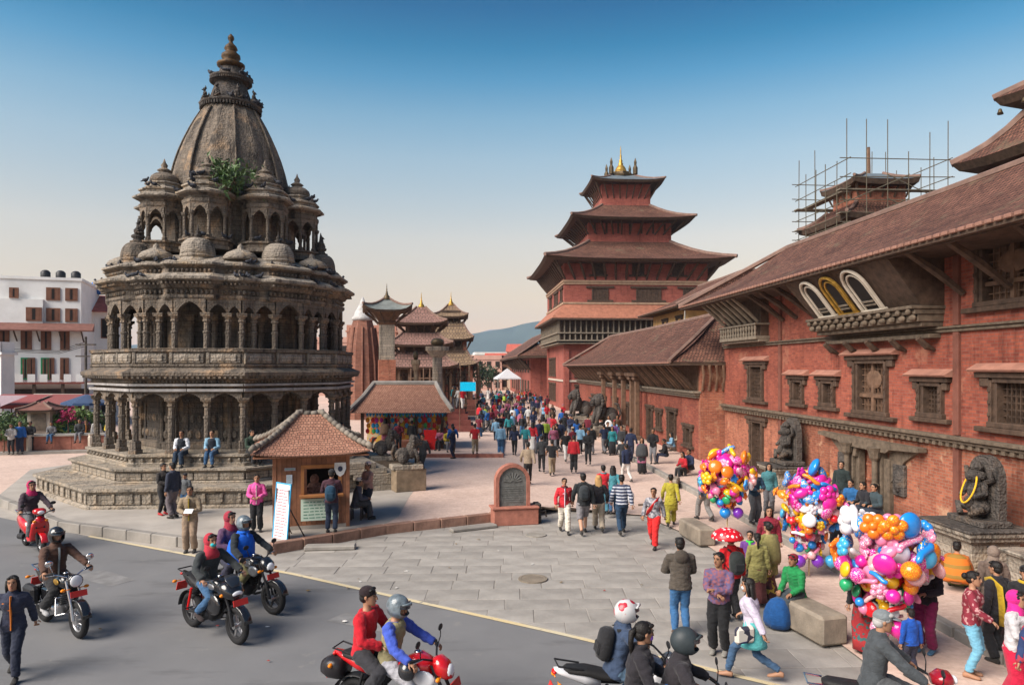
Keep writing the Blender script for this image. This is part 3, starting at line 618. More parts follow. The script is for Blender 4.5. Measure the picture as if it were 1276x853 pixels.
# timber string courses
CARV=mat('weathered_carved_cornice',(.125,.095,.068),rough=.85,var=.4,sc=6,bump=.8,bsc=26)
for z,h,pr_,nm in ((2.78,.12,.10,'string_course'),(2.905,.09,.20,'string_course'),(3.0,.10,.28,'string_course'),(5.86,.09,.10,'string_course'),(5.955,.07,.16,'string_course')):
    b=MB(); b.bx(X-pr_,X+.05,8,35.55,z,z+h-.006,bev=.01); P.put(b,nm,CARV)
b=MB()
for i in range(96):
    y=8.2+i*.285; b.bx(X-.19,X-.08,y,y+.13,2.79,2.90,bev=.01)
o=P.put(b,'dentil',CARV); o['kind']='stuff'
for y in (18.35,29.1):
    for z0,z1 in ((.0,2.77),(3.11,5.85),(6.03,8.2)):
        b=MB(); b.bx(X-.09,X+.03,y-.11,y+.11,z0,z1,bev=.015); P.put(b,'timber_post',mat('reddish_post',(.16,.06,.042),bump=.4))
# triple ivory window on its carved jetty
ya,yb=18.9,24.9
for k,(z0,z1,pr_) in enumerate(((5.72,5.84,.35),(6.03,6.16,.62),(6.165,6.36,.74),(6.365,6.50,.86),(6.505,6.60,.98))):
    b=MB(); b.bx(X-pr_,X+.05,ya+.25-pr_*.3,yb-.25+pr_*.3,z0,z1,bev=.015); P.put(b,'jetty_beam',CARV)
for i in range(13):
    y=ya+.15+i*(yb-ya-.3)/12; b=MB(); b.ell((X-.82,y,6.27),(.1,.13,.1),8,6); b.ell((X-.93,y,6.43),(.08,.09,.08),7,5); P.put(b,"carved_boss",CARV)
for i in range(5):
    y=ya+.4+i*(yb-ya-.8)/4; b=MB(); b.tube([(X-.02,y,5.4),(X-.25,y,5.5),(X-.5,y,5.72)],[.05,.1,.08],6); P.put(b,'corbel',WOOD)
A=Vector((X-.66,0,6.61)); Bt=Vector((X-1.66,0,7.92)); SV=(Bt-A); SL=SV.length; SV.normalize(); NV=Vector((-SV.z,0,SV.x)) # slanted plane, normal outward
b=MB(); b.add([(A.x,ya,A.z),(A.x,yb,A.z),(Bt.x,yb,Bt.z),(Bt.x,ya,Bt.z),(X,ya,A.z),(X,yb,A.z),(X,yb,Bt.z),(X,ya,Bt.z)],[(0,1,2,3),(0,3,7,4),(1,5,6,2)]); P.put(b,'slanted_panel',WOOD)
def archwin(yc,w,h,m,nm):
    cen=A+NV*.05
    def q(u,v,o=0): return cen+Vector((0,1,0))*(yc+u)+SV*v+NV*o
    for rr,off,thk in ((w/2,.05,.055),(w/2-.17,.03,.035)):
        b=MB(); pts=[q(-rr,.12,off)]; hs=h-w/2
        pts.append(q(-rr,hs,off))
        for k in range(1,12): a=PI*k/12; pts.append(q(-rr*math.cos(a),hs+rr*math.sin(a)*1.05,off))
        pts+=[q(rr,hs,off),q(rr,.12,off)]; b.tube(pts,thk,6); r=P.put(b,nm,m)
    b=MB(); c=q(0,.06,.07); b.box(c,(.16,w+.16,.13),rot=Matrix(((NV.x,0,SV.x),(0,1,0),(NV.z,0,SV.z)))); P.put(b,'sill',m,r)
    for v in (.30,.42):
        b=MB(); b.box(q(0,v,.05),(.04,w-.5,.05),rot=Matrix(((NV.x,0,SV.x),(0,1,0),(NV.z,0,SV.z)))); P.put(b,'balustrade_bar',WOODG,r)
    b=MB(); pts=[(-w/2+.22,.13),(w/2-.22,.13)]+[((w/2-.22)*math.cos(PI*k/10),h-w/2+(w/2-.22)*math.sin(PI*k/10)) for k in range(11)]
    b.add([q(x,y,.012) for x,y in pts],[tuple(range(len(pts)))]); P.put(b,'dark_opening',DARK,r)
archwin(23.7,1.02,1.50,IVORY,'arched_window'); archwin(22.35,1.02,1.50,GOLD,'arched_window'); archwin(20.95,1.10,1.54,IVORY,'arched_window')
for y in (19.2,25.0): strut(P,X-.05,6.3,X-1.6,7.95,y,.28)
# carved balcony at the street end
ya,yb=30.2,34.6
for z0,z1,pr_ in ((6.03,6.13,.5),(6.135,6.28,.62),(6.75,6.83,.66)):
    b=MB(); b.bx(X-pr_,X+.02,ya,yb,z0,z1,bev=.012); P.put(b,'balcony_beam',WOODG)
for i in range(14):
    y=ya+.15+i*(yb-ya-.3)/13; b=MB(); b.lathe([(.05,0),(.07,.1),(.04,.2),(.07,.32),(.05,.46)],6,(X-.58,y,6.285)); P.put(b,'baluster',WOODG)
b=MB(); b.bx(X-.35,X+.02,ya+.1,yb-.1,6.29,8.1); P.put(b,'balcony_back',WOOD)
for i in range(7): strut(P,X-.45,6.9,X-1.65,7.95,ya+.2+i*.65,.13,m=WOODG)
for y in (10,12.2,14.4,16.5,18.1,26.2,27.6,28.8,): strut(P,X-.05,6.85,X-1.7,7.98,y,.17)
# portal: carved frame, arch, colonnettes, broad lintel
b=MB()
for s in(-1,1):
    yc=22.5; b.bx(X-.10,X+.12,yc+s*.60-.09,yc+s*.60+.09,.2,2.28,bev=.012); b.bx(X-.20,X+.06,yc+s*.82-.10,yc+s*.82+.10,.2,2.34,bev=.012); b.bx(X-.14,X+.04,yc+s*1.10-.14,yc+s*1.10+.14,.2,2.1,bev=.02)
po=P.put(b,'portal',CARV)
for s in(-1,1):
    b=MB(); b.lathe([(.17,.2),(.17,.45),(.11,.5),(.10,1.2),(.14,1.25),(.09,1.32),(.09,2.0),(.16,2.1),(.2,2.3),(.26,2.42)],10,(X-.34,22.5+s*.82,0)); P.put(b,'colonnette',CARV,po)
    b=MB(); b.bx(X-.10,X+.06,22.5+s*1.62-.28,22.5+s*1.62+.28,1.05,2.0,bev=.03); b.ell((X-.1,22.5+s*1.62,1.5),(.1,.2,.35),8,6); P.put(b,'side_carving',STONED,po)
b=MB(); pts=[(-.62,2.0)]+[(-.62*math.cos(PI*k/12),2.0+.55*math.sin(PI*k/12)) for k in range(13)]+[(.62,2.0)]
b.tube([(X-.16,22.5+u,z) for u,z in pts[1:-1]],.10,6); P.put(b,'door_arch',CARV,po)
b=MB(); b.bx(X+.2,X+.24,21.9,22.48,.2,2.25); b.bx(X+.2,X+.24,22.52,23.1,.2,2.25)
for z in (.7,1.2,1.7): b.bx(X+.16,X+.2,21.95,22.45,z,z+.08); b.bx(X+.16,X+.2,22.55,23.05,z,z+.08)
P.put(b,'door_leaf',BRICKO,po)
b=MB(); b.poly([(-2.9,2.62),(2.9,2.62),(2.9,2.50),(1.5,2.42),(1.3,2.3),(-1.3,2.3),(-1.5,2.42),(-2.9,2.50)],.26,(X-.30,22.5,0),(0,1,0),(0,0,1),(1,0,0)); P.put(b,'lintel',CARV,po)
for s_ in (-1,1):
    b=MB(); b.poly([(s_*2.6,2.50),(s_*1.25,2.48),(s_*1.0,1.7),(s_*1.25,1.4),(s_*1.9,2.1)],.1,(X-.08,22.5,0),(0,1,0),(0,0,1),(1,0,0)); P.put(b,'spandrel',CARV,po)
b=MB(); b.bx(X-.75,X,21.3,23.7,.2,.36,bev=.02); b.bx(X-.45,X-.01,21.5,23.5,.365,.5,bev=.02); P.put(b,'threshold',KERB,po)
gable_roof(P,11.2,15.6,20,7,37.0,8.05,10.7,hipa=0,hipb=3.0,name='roof')
b=MB(); b.bx(X-1.7,X-1.55,8,36,7.86,7.98); P.put(b,'eave_purlin',WOOD)
for i in range(46): 
    y=8+i*.63; b=MB(); b.tube([(X,y,8.55),(11.3,y,7.96)],.05,4); P.put(b,'rafter',WOOD)

# ---------------------------------------------------------------- low wing
Q=Frame('palace_wing','low brick palace wing with deep hipped tile roof and carved timber frieze','palace wing',11.9,50)
X=11.9
ops=[(37.2,38.0,.9,1.7),(40.0,41.2,.2,2.4),(43.0,43.6,1.3,2.2),(45.0,45.9,.3,2.3),(51.5,52.5,1.0,2.2),(55.5,56.7,.2,2.4),(60,61,1.2,2.3),(65,66,1.2,2.3)]
Q.put(wallgrid(X,36,74,-.1,3.6,ops),'front_wall',BRICK); b=MB(); b.bx(X,13.15,35.7,35.999,-.1,5.1); Q.put(b,'end_wall',BRICKO)
b=MB(); b.bx(X+.01,X+8,36,74,3.6,5.2); Q.put(b,'upper_wall',WOODM)
for o in ops: window(Q,X,(o[0]+o[1])/2,o[2]+.02,o[1]-o[0],o[3]-o[2]-.02,wing=.3,ledge=False,dense=4)
for z,h,pr_ in ((3.36,.12,.18),(3.485,.12,.30),(3.61,.10,.42)):
    b=MB(); b.bx(X-pr_,X+.03,36-pr_*.8,74,z,z+h,bev=.012); Q.put(b,'string_course',WOODG)
for i in range(62): strut(Q,X-.12,3.75,X-1.4,5.06,36.2+i*.61,.15,m=WOODM if i%3 else WOOD,dy=-.22)
for i in range(4):
    xx=12.0+i*.35; b=MB(); b.tube([(xx,35.7,3.75),(xx,35.45,4.5),(xx-.10,35.35,5.02)],.07,6); Q.put(b,'strut',WOODM)
for y in (46.2,47.6,50.2,53.2,57.5):
    b=MB(); b.bx(X-.85,X-.55,y-.16,y+.16,.1,4.1,bev=.03); b.bx(X-1.0,X-.4,y-.3,y+.3,4.1,4.32,bev=.04); b.bx(X-1.1,X-.3,y-.7,y+.7,4.325,4.6,bev=.06); b.bx(X-.95,X-.45,y-.26,y+.26,.1,.5,bev=.03); Q.put(b,'timber_pillar',WOODM)
gable_roof(Q,10.2,14.3,19,35.4,74,5.18,7.95,hipa=4.4,hipb=4,name='roof')
b=MB(); b.lathe([(.1,7.8),(.1,8.0),(.04,8.1),(.05,8.4),(.01,8.7)],8,(14.3,46,0)); Q.put(b,'roof_finial',KERB)

# ---------------------------------------------------------------- pagoda roofs
def proof(fr_root,h0,z0,h1,z1,m=TILE,nst=6,hw=None,zs=None,name='roof',up=.35,th=.28,fascia=WOOD,capm=None,n=8,stm=WOOD):
    """square hipped roof with lifted corners, fascia and struts, centred on its root"""
    b=MB(); rings=[]; rows=5
    for j in range(rows+1):
        t=j/rows; h=h0+(h1-h0)*t; z=z0+(z1-z0)*(t-.12*math.sin(t*PI)); ring=[]
        for k in range(4):
            for i in range(n):
                s=-1+2*i/n; q=up*(abs(s)**4)*(1-t)**2; p=(s*h,-h,z+q)
                for _ in range(k): p=(-p[1],p[0],p[2])
                ring.append(p)
        rings.append(ring)
    b.loft(rings,False,True); r=b.build(name,m,fr_root)
    b=MB(); b.loft([[(p[0]*.97,p[1]*.97,p[2]-th) for p in rings[0]],[(p[0],p[1],p[2]-.012) for p in rings[0]]],True,False); b.build('eave_board',fascia,r)
    for k in range(4):
        b=MB(); a=[rings[j][k*n] for j in range(rows+1)]; b.tube([(p[0],p[1],p[2]+.03) for p in a],h0*.014+.06,6)
        b.build('hip_cap',capm or mat('ridge_tile',(.19,.12,.095)),r)
    if hw:
        for k in range(4):
            for i in range(nst):
                s=-1+2*i/(nst-1); b=MB(); p0=Vector((s*hw,-hw,zs)); p1=Vector((s*h0*.88,-h0*.9,z0-.15+ (up*.6 if abs(s)==1 else 0)))
                M=Matrix.Rotation(R(90*k),3,'Z'); b.tube([M@p0,M@(p0.lerp(p1,.45)+Vector((0,0,.05))),M@p1],[h0*.008+.03,h0*.012+.04,h0*.007+.03],5); b.build('strut',stm,r)
    return r
def sq(root,h,z0,z1,nm,m,h2=None): b=MB(); b.lathe([(h*1.41421,z0),((h2 or h)*1.41421,z1)],4,ph=R(45)); return b.build(nm,m,root)
def pinnacle(root,z,s,m=GOLD):
    b=MB(); b.smooth=True; b.lathe([(q*s,z+w*s) for q,w in [(1.0,0),(1.05,.12),(.7,.2),(.62,.5),(.42,.85),(.25,1.0),(.3,1.15),(.18,1.3),(.22,1.5),(.1,1.7),(.12,2.0),(.06,2.3),(.07,2.6),(.015,3.2)]],12); return b.build('pinnacle',m,root)
def pane_window(root,k,h,x,z0,w,hh,nm='window',wing=.4):
    """carved window on face k of a square tower of half width h"""
    b=MB(); y=-h
    b.bx(x-w/2-.15,x-w/2,y-.12,y+.05,z0,z0+hh); b.bx(x+w/2,x+w/2+.15,y-.12,y+.05,z0,z0+hh); b.bx(x-w/2-.2-wing,x+w/2+.2+wing,y-.18,y+.05,z0+hh,z0+hh+.22); b.bx(x-w/2-.2-wing*.8,x+w/2+.2+wing*.8,y-.18,y+.05,z0-.22,z0)
    for i in range(1,5): xx=x-w/2+w*i/5; b.bx(xx-.03,xx+.03,y-.06,y+.02,z0,z0+hh)
    b.bx(x-w/2,x+w/2,y-.03,y+.03,z0,z0+hh)
    o=b.build(nm,WOOD,root); o.rotation_euler.z=R(90*k); return o
TW=empty('palace_tower',(13.65,90.7,0),TH); tag(TW,'tall brick palace tower with three tiers of tiled roofs and a gilded pinnacle','tower')
sq(TW,8.1,-.1,7.7,'ground_storey',BRICKP); sq(TW,8.75,7.9,10.4,'gallery',WOOD); sq(TW,8.3,10.3,17.7,'upper_storey',BRICKP)
for z,h in ((7.6,9.1),(7.9,9.3),(8.75,9.25)): b=MB(); b.lathe([(h*1.414,z),(h*1.414,z+.14)],4,ph=R(45)); b.build('gallery_rail',WOODG,TW)
for k in (0,3):
    for i in range(30):
        b=MB(); s=-9+i*18/29; b.bx(s-.07,s+.07,-9.12,-8.95,8.04,10.2); o=b.build('gallery_slat',WOODG,TW); o.rotation_euler.z=R(90*k)
b=MB(); b.loft([[(sx*9.9,sy*9.9,10.45) for sx,sy in((-1,-1),(1,-1),(1,1),(-1,1))],[(sx*9.7,sy*9.7,10.75) for sx,sy in((-1,-1),(1,-1),(1,1),(-1,1))],[(sx*8.35,sy*8.35,12.1) for sx,sy in((-1,-1),(1,-1),(1,1),(-1,1))]]); b.build('apron_roof',mat('orange_apron_tiles',(.31,.125,.078),bump=.6,bsc=3),TW)
b=MB(); b.bx(-9.88,9.88,-9.88,9.88,10.25,10.44); b.build('apron_board',WOOD,TW)
for z,h,m in ((14.6,8.5,IVORY),(14.35,8.42,WOODG),(12.12,8.45,IVORY)): b=MB(); b.lathe([(h*1.414,z),(h*1.414,z+.22)],4,ph=R(45)); b.build('string_course',mat('tan_course',(.36,.24,.16)) ,TW)
for k in (0,3):
    for x,w in ((-4.2,1.6),(1.4,2.6),(6.2,1.3)): pane_window(TW,k,8.3,x,12.6,w,1.35,wing=.6)
    for x in (-4.4,.2,4.8): pane_window(TW,k,8.3,x,15.5,1.1,1.3)
    for x in (-6.6,-4.8,-3.0,-1.2): pane_window(TW,k,8.1,x,4.0,.6,2.0,wing=.05); pane_window(TW,k,8.1,x,.9,.6,1.9,wing=.05)
    for x,nm in ((-8.0,'a'),(8.0,'b')):
        b=MB(); b.bx(x-.25,x+.25,-8.36,-8.05,-.1,7.5); o=b.build('corner_pilaster',BRICKP,TW); o.rotation_euler.z=R(90*k)
b=MB(); b.lathe([(8.25*1.414,3.3),(8.25*1.414,3.5)],4,ph=R(45)); b.build('string_course',IVORY,TW)
proof(TW,10.8,17.0,4.3,20.3,nst=15,hw=8.2,zs=14.9,up=.35)
sq(TW,5.0,18.6,22.95,'second_storey',BRICKP); proof(TW,7.35,22.3,2.8,24.75,nst=11,hw=5.0,zs=20.7,up=.3)
sq(TW,3.0,23.9,27.7,'third_storey',BRICKP); proof(TW,4.5,27.4,1.4,28.7,m=mat('blue_grey_metal_roof',(.14,.17,.19),rough=.6,bump=.3,metal=.2),nst=9,hw=2.95,zs=25.4,up=.3,n=8)
for k in range(4):
    for i in range(7): b=MB(); s=-4.2+i*1.4; b.bx(s-.12,s+.12,-5.06,-4.98,20.8,22.0); o=b.build('window',WOOD,TW); o.rotation_euler.z=R(90*k)
b=MB(); b.lathe([(1.9,28.6),(1.95,28.85),(1.3,29.0),(1.2,29.3)],8); b.build('pinnacle_base',BRONZE,TW); pinnacle(TW,29.2,1.1); 
for sx in(-1,1):
    for sy in(-1,1): b=MB(); b.lathe([(.3,28.8),(.3,29.6),(.15,29.9),(.18,30.3),(.03,30.8)],8,(sx*1.5,sy*1.5,0)); b.build('corner_pinnacle',BRONZE,TW)
# far wing beyond the tower
FW=Frame('far_palace_wing','distant palace wing with timber balcony beyond the tall tower','palace wing',9.6,110)
b=MB(); b.bx(9.6,20,104,150,-.1,6.5); FW.put(b,'wall',BRICKP)
for i in range(8):
    b=MB(); y=106+i*5; b.bx(9.45,9.62,y,y+1.6,1,3); FW.put(b,'window',WOOD); b=MB(); b.bx(9.45,9.62,y,y+1.8,4.2,6); FW.put(b,'window',WOOD)
gable_roof(FW,7.4,14,21,100,152,6.6,11,hipa=5,hipb=5,name='roof',th=.3)
for i in range(8): strut(FW,9.5,4.6,7.8,6.4,104+i*5,.35)
# ochre building tucked between tower and palace
OB=Frame('ochre_house','ochre walled house with small tile roof squeezed between palace and tower','house',17,58)
b=MB(); b.bx(17,27,54,64,-.1,9.6); OB.put(b,'wall',mat('ochre_plaster',(.55,.33,.13),bump=.1)); gable_roof(OB,15.8,21.5,28,53,65,9.6,12.4,hipa=.01,hipb=0,name='roof')
for y in (56,60): window(OB,17,y,7.6,.9,1.2,wing=.2,ledge=False,dense=4)
# ---------------------------------------------------------------- pagoda behind the palace roof, at the frame edge
PR=empty('courtyard_pagoda',PW(23.5,18.9),TH); tag(PR,'dark tile roofed pagoda rising behind the palace roof ridge','pagoda')
sq(PR,4.6,0,13.2,'body',BRICK); proof(PR,6.0,11.95,4.0,14.2,nst=8,hw=4.6,zs=10.3,up=.25); sq(PR,3.6,13.3,16,'upper_body',BRICK); proof(PR,5.1,14.0,1.4,17.2,nst=7,hw=3.6,zs=12.9,up=.25); pinnacle(PR,17.1,.8)
bl=MB(); bl.smooth=True; bl.lathe([(.02,0),(.05,-.02),(.07,-.1),(.1,-.16),(.02,-.17)],8); blm=bl.mesh('bell',[BRONZE])
for k in range(4):
    for i in range(10): M=Matrix.Rotation(R(90*k),3,'Z'); p=M@Vector((-4.9+i*1.09,-5.0,13.85)); link('bell',blm,PR,p)
# scaffolded shrine behind the palace
SC=empty('shrine_tower',PW(22,38,0),TH); tag(SC,'small brick shrine tower with dark roofs inside bamboo scaffolding','shrine')
sq(SC,1.3,0,14.9,'body',BRICKO); proof(SC,2.7,12.7,1.5,13.6,nst=5,hw=1.3,zs=11.6,up=.15); proof(SC,1.8,14.75,.5,15.35,m=mat('blue_grey_metal_roof',(.14,.17,.19)),nst=5,hw=1.3,zs=13.9,up=.15)
b=MB(); b.tube([(0,0,15.3),(0,0,16.9)],[.14,.10],6); b.build('mast',WOODM,SC)
SF=empty('scaffolding',PW(22,38,8),TH); SF.scale=(.74,.74,1); tag(SF,'bamboo pole scaffolding around the small shrine tower behind the roof','scaffolding')
rs=random.Random(11); BAM=mat('bamboo_pole',(.10,.085,.06)); hs=[]
def sfb(p,q,r=.032): b=MB(); b.tube([(p[0],p[1],p[2]-8),(q[0],q[1],q[2]-8)],r,5); b.build('pole',BAM,SF)
for sx in (-3.6,-2.2,-.7,.8,2.3,3.6):
    for sy in (-3.6,3.6):
        sfb((sx,sy,8),(sx+rs.uniform(-.1,.1),sy,rs.choice((15.7,15.9,16.1,16.9,17.5))))
for sy in (-2.2,-.7,.8,2.3):
    for sx in (-3.6,3.6): sfb((sx,sy,8),(sx,sy+rs.uniform(-.1,.1),rs.uniform(15.6,16.2)))
for z in (11.4,12.3,12.75,13.4,13.95,14.6,15.5):
    for s in(-3.6,3.6): sfb((-4.1,s,z+rs.uniform(-.05,.05)),(4.1,s,z+rs.uniform(-.05,.05)),.026); sfb((s,-4.1,z+rs.uniform(-.05,.05)),(s,4.1,z+rs.uniform(-.05,.05)),.026)
for z in (12.0,13.3,14.5):
    sfb((-3.6,-3.6,z-1.2),(.8,-3.6,z+.2),.03); sfb((3.6,-3.6,z-1.2),(-.7,-3.6,z+.2),.03)
for z in (12.75,13.95):
    for s in (-3.2,3.2): b=MB(); b.bx(-4,4,s-.3,s+.3,z-8,z-7.95); b.build('plank',WOODG,SF); b=MB(); b.bx(s-.3,s+.3,-2.8,2.8,z-8,z-7.95); b.build('plank',WOODG,SF)
# ---------------------------------------------------------------- ticket kiosk
KC=(-6.13,21.95,.26); KR=math.atan2(.302,.953)
K=empty('ticket_kiosk',KC,KR); tag(K,'small brown plank ticket kiosk with hipped tile roof beside the stone temple','kiosk')
hx,hy=1.02,1.1
for sx in(-1,1):
    for sy in(-1,1): b=MB(); b.box((sx*hx,sy*hy,1.05),(.11,.11,2.1),bev=.01); b.build('corner_post',WOODK,K)
b=MB(); b.bx(-hx-.05,hx+.05,-hy-.05,hy+.05,0,.10); b.build('base_slab',CONC,K)
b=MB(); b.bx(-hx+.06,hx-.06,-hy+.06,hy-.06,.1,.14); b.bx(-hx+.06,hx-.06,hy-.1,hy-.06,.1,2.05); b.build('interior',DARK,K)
def plank(x0,x1,z0,z1,face):
    b=MB(); q=.012*random.random()
    if face=='f': b.bx(x0+.004,x1-.004,-hy-.03-q,-hy+.01,z0,z1)
    elif face=='l': b.bx(-hx-.03-q,-hx+.01,x0+.004,x1-.004,z0,z1)
    elif face=='r': b.bx(hx-.01,hx+.03+q,x0+.004,x1-.004,z0,z1)
    else: b.bx(x0+.004,x1-.004,hy-.01,hy+.03+q,z0,z1)
    b.build('plank',WOODK,K)
n=14; w=(2*hx-.12)/n
for i in range(n):
    x0=-hx+.06+i*w
    if x0>-.22 and x0<.72: plank(x0,x0+w,.1,1.0,'f'); plank(x0,x0+w,1.72,2.05,'f')
    else: plank(x0,x0+w,.1,2.05,'f')
    plank(x0,x0+w,.1,2.05,'b')
w=(2*hy-.12)/n
for i in range(n):
    y0=-hy+.06+i*w
    if not(1<=i<=6): plank(y0,y0+w,.1,2.05,'l')
    else: plank(y0,y0+w,1.9,2.05,'l')
    plank(y0,y0+w,.1,2.05,'r')
b=MB(); b.bx(-.30,-.21,-hy-.08,-hy+.02,.97,1.80); b.bx(.75,.84,-hy-.08,-hy+.02,.97,1.80); b.bx(-.30,.84,-hy-.085,-hy+.02,1.74,1.84); b.bx(-.34,.88,-hy-.28,-hy+.03,.93,.99); b.build('window_frame',mat('orange_wood',(.40,.17,.06),bump=.3),K)
b=MB(); b.ell((.1,-hy+.45,1.35),(.13,.12,.16)); b.ell((.1,-hy+.45,1.1),(.22,.14,.2)); b.bx(-.2,.7,-hy+.3,-hy+.34,.95,1.15); b.build('shelf_goods',mat('shop_goods',(.20,.10,.07),var=.6,sc=14),K)
b=MB(); b.bx(-hx-.12,hx+.12,-hy-.12,hy+.12,2.05,2.13); b.build('wall_plate',WOODK,K)
ex,ey=1.62,1.62; zr=3.28; ze=2.16; rl=.32
b=MB()
def kroof(pts,rows=8):
    (a,c,d,e)=[Vector(q) for q in pts]; n=8; vs=[]
    for j in range(rows+1):
        t=j/rows
        for i in range(n+1):
            s=i/n; p=(a.lerp(e,t)).lerp(c.lerp(d,t),s); p.z-=.10*math.sin(t*PI)-.10*(abs(2*s-1)**3)*(1-t); vs.append(p)
    b.add(vs,[(j*(n+1)+i,j*(n+1)+i+1,(j+1)*(n+1)+i+1,(j+1)*(n+1)+i) for j in range(rows) for i in range(n)])
kroof([(-ex,-ey,ze),(ex,-ey,ze),(rl,0,zr),(-rl,0,zr)]); kroof([(ex,ey,ze),(-ex,ey,ze),(-rl,0,zr),(rl,0,zr)]); kroof([(-ex,ey,ze),(-ex,-ey,ze),(-rl,0,zr),(-rl,.001,zr)]); kroof([(ex,-ey,ze),(ex,ey,ze),(rl,.001,zr),(rl,0,zr)])
KRf=b.build('roof',TILEK,K)
b=MB(); b.bx(-ex+.03,ex-.03,-ey+.03,ey-.03,ze-.05,ze-.01); b.build('eave_board',WOODK,KRf)
cb=MB(); cb.smooth=True; cb.tube([(-.09,0,0),(.09,0,.02)],[.072,.085],8); cbm=cb.mesh('cap_tile',[mat('grey_cap_tile',(.19,.165,.135),bump=.6,rnd=.3)])
def caps(a,c,n,upturn=0):
    a=Vector(a);c=Vector(c)
    for i in range(n):
        t=(i+.5)/n; p=a.lerp(c,t); p.z-=.08*math.sin(t*PI)-upturn*(1-t)**6; d=(c-a).normalized(); o=link('cap_tile',cbm,KRf,p); o.rotation_euler=d.to_track_quat('X','Z').to_euler(); o.scale=((a-c).length/n/.19,1,1)
for sx in(-1,1):
    for sy in(-1,1): caps((sx*ex*1.02,sy*ey*1.02,ze+.13),(sx*rl,0,zr+.02),12,.10)
caps((-rl-.1,0,zr+.04),(rl+.1,0,zr+.04),4)
et=MB(); et.box((0,0,0),(.10,.06,.05),bev=.012); etm=et.mesh('eave_tile',[TILEK])
for i in range(30):
    s=-ex+.06+i*(2*ex-.12)/29; q=.10*abs(s/ex)**3
    for a in (0,-90): M=Matrix.Rotation(R(a),3,'Z'); link('eave_tile',etm,KRf,M@Vector((s,-ey,ze-.005+q)),(0,0,R(a)))
def poster(parent,c,w,h,rz,rx,base,lines,edge=None,nm='poster',seed=1,off=Vector((0,0,0))):
    b=MB(); b.box((0,0,0),(w,.012,h)); 
    o=b.build(nm,mat('sign_%d'%seed,base,var=.04,bump=0,rough=.5),parent); M=Matrix.Translation(c)@Matrix.Rotation(rz,4,'Z')@Matrix.Rotation(rx,4,'X'); o.matrix_local=M
    rq=random.Random(seed); li=MB(); n=lines; k=0
    for i in range(n):
        z=h/2-h*(.08+.86*(i+.5)/n); x=-w*.43; en=x+w*rq.uniform(.62,.86)
        while x<en:
            l=rq.uniform(.05,.15)*w; li.bx(x,min(x+l,en),-.0095,-.0075,z-h/n*.16,z+h/n*.16); x+=l+w*.03
    lo=li.build('print_lines',mat('print_%d'%seed,(.45,.16,.18) if seed%2 else (.16,.30,.22),var=.3,sc=8,bump=0),o); lo['kind']='stuff'
    if edge:
        e=MB(); t=.03
        e.bx(-w/2-t,-w/2,-.02,.01,-h/2-t,h/2+t); e.bx(w/2,w/2+t,-.02,.01,-h/2-t,h/2+t); e.bx(-w/2,w/2,-.02,.01,h/2,h/2+t); e.bx(-w/2,w/2,-.02,.01,-h/2-t,-h/2); e.build('border',edge,o)
    return o
poster(K,(.22,-hy-.12,.56),1.05,.62,0,R(-6),(.55,.66,.55),6,seed=2)
poster(K,(-.62,-hy-.06,1.45),.16,.26,0,0,(.6,.66,.75),4,seed=4); poster(K,(-.60,-hy-.06,1.74),.30,.08,0,0,(.35,.35,.4),1,seed=6)
b=MB(); b.poly([(-.16,.18),(.16,.18),(.17,.0),(.1,-.16),(0,-.23),(-.1,-.16),(-.17,0)],.015,(.80,-hy-.07,1.70),(1,0,0),(0,0,1),(0,-1,0)); eo=b.build('shield_sign',mat('sign_white',(.7,.7,.68),bump=0),K)
b=MB(); b.smooth=True; b.ell((.80,-hy-.09,1.70),(.07,.012,.08),10,6); b.build('round_emblem',mat('emblem_dark',(.05,.06,.1),bump=0),eo)
# standing notice board
x,y,_=G(349,684,.0); NB=empty('notice_board',(x,y+.15,.0),R(-38)); tag(NB,'upright white notice board with blue border standing at the kerb by the kiosk','notice board')
poster(NB,(0,0,.92),.62,1.62,0,R(-5),(.72,.74,.78),17,edge=mat('blue_border',(.05,.36,.62),bump=0),nm='panel',seed=5)
for sx in(-1,1): b=MB(); b.tube([(sx*.28,.04,.02),(sx*.28,.03,1.6)],.018,5); b.build('leg',WOOD,NB); b=MB(); b.tube([(sx*.28,.05,1.1),(sx*.3,.65,.02)],.018,5); b.build('brace',WOOD,NB)
x,y,_=G(414,682,.0); b=MB(); b.box((0,0,.06),(1.35,.34,.13),bev=.03); o=b.build('stone_slab',KERB,loc=(x,y-.2,.012),rz=.10); tag(o,'low pale stone slab lying on the paving below the kiosk kerb','stone slab')
x,y,_=G(590,660,.0); b=MB(); b.box((0,0,.05),(1.5,.30,.11),bev=.03); o=b.build('stone_slab',KERB,loc=(x,y+.02,.012),rz=.5); tag(o,'low pale stone slab lying at the kerb beside the stele','stone slab')
# ---------------------------------------------------------------- inscribed stele
ST=empty('stone_stele',(0.0,22.7,.0),R(12)); tag(ST,'round topped dark stone stele in a red brick frame on a brick base','stele')
REDB=mat('stele_brick',(.34,.135,.095),var=.25,sc=5,bump=.5,bsc=20)
b=MB(); b.box((.08,0,.26),(1.42,.62,.5),bev=.02); b.build('base',REDB,ST); b=MB(); b.box((.06,-.02,.545),(1.5,.68,.07),bev=.02); b.build('base_cap',REDB,ST)
def archp(w,h,n=12): return [(-w,0)]+[(-w*math.cos(PI*k/n),h-w+w*math.sin(PI*k/n)) for k in range(n+1)]+[(w,0)]
b=MB(); o_=archp(.55,1.32); i_=archp(.44,1.21); 
vs=[]; 
for (ux,uz),(vx,vz) in zip(o_,i_): vs+=[(ux,-.16,.58+uz),(vx,-.16,.58+vz),(ux,.16,.58+uz),(vx,.16,.58+vz)]
fs=[]
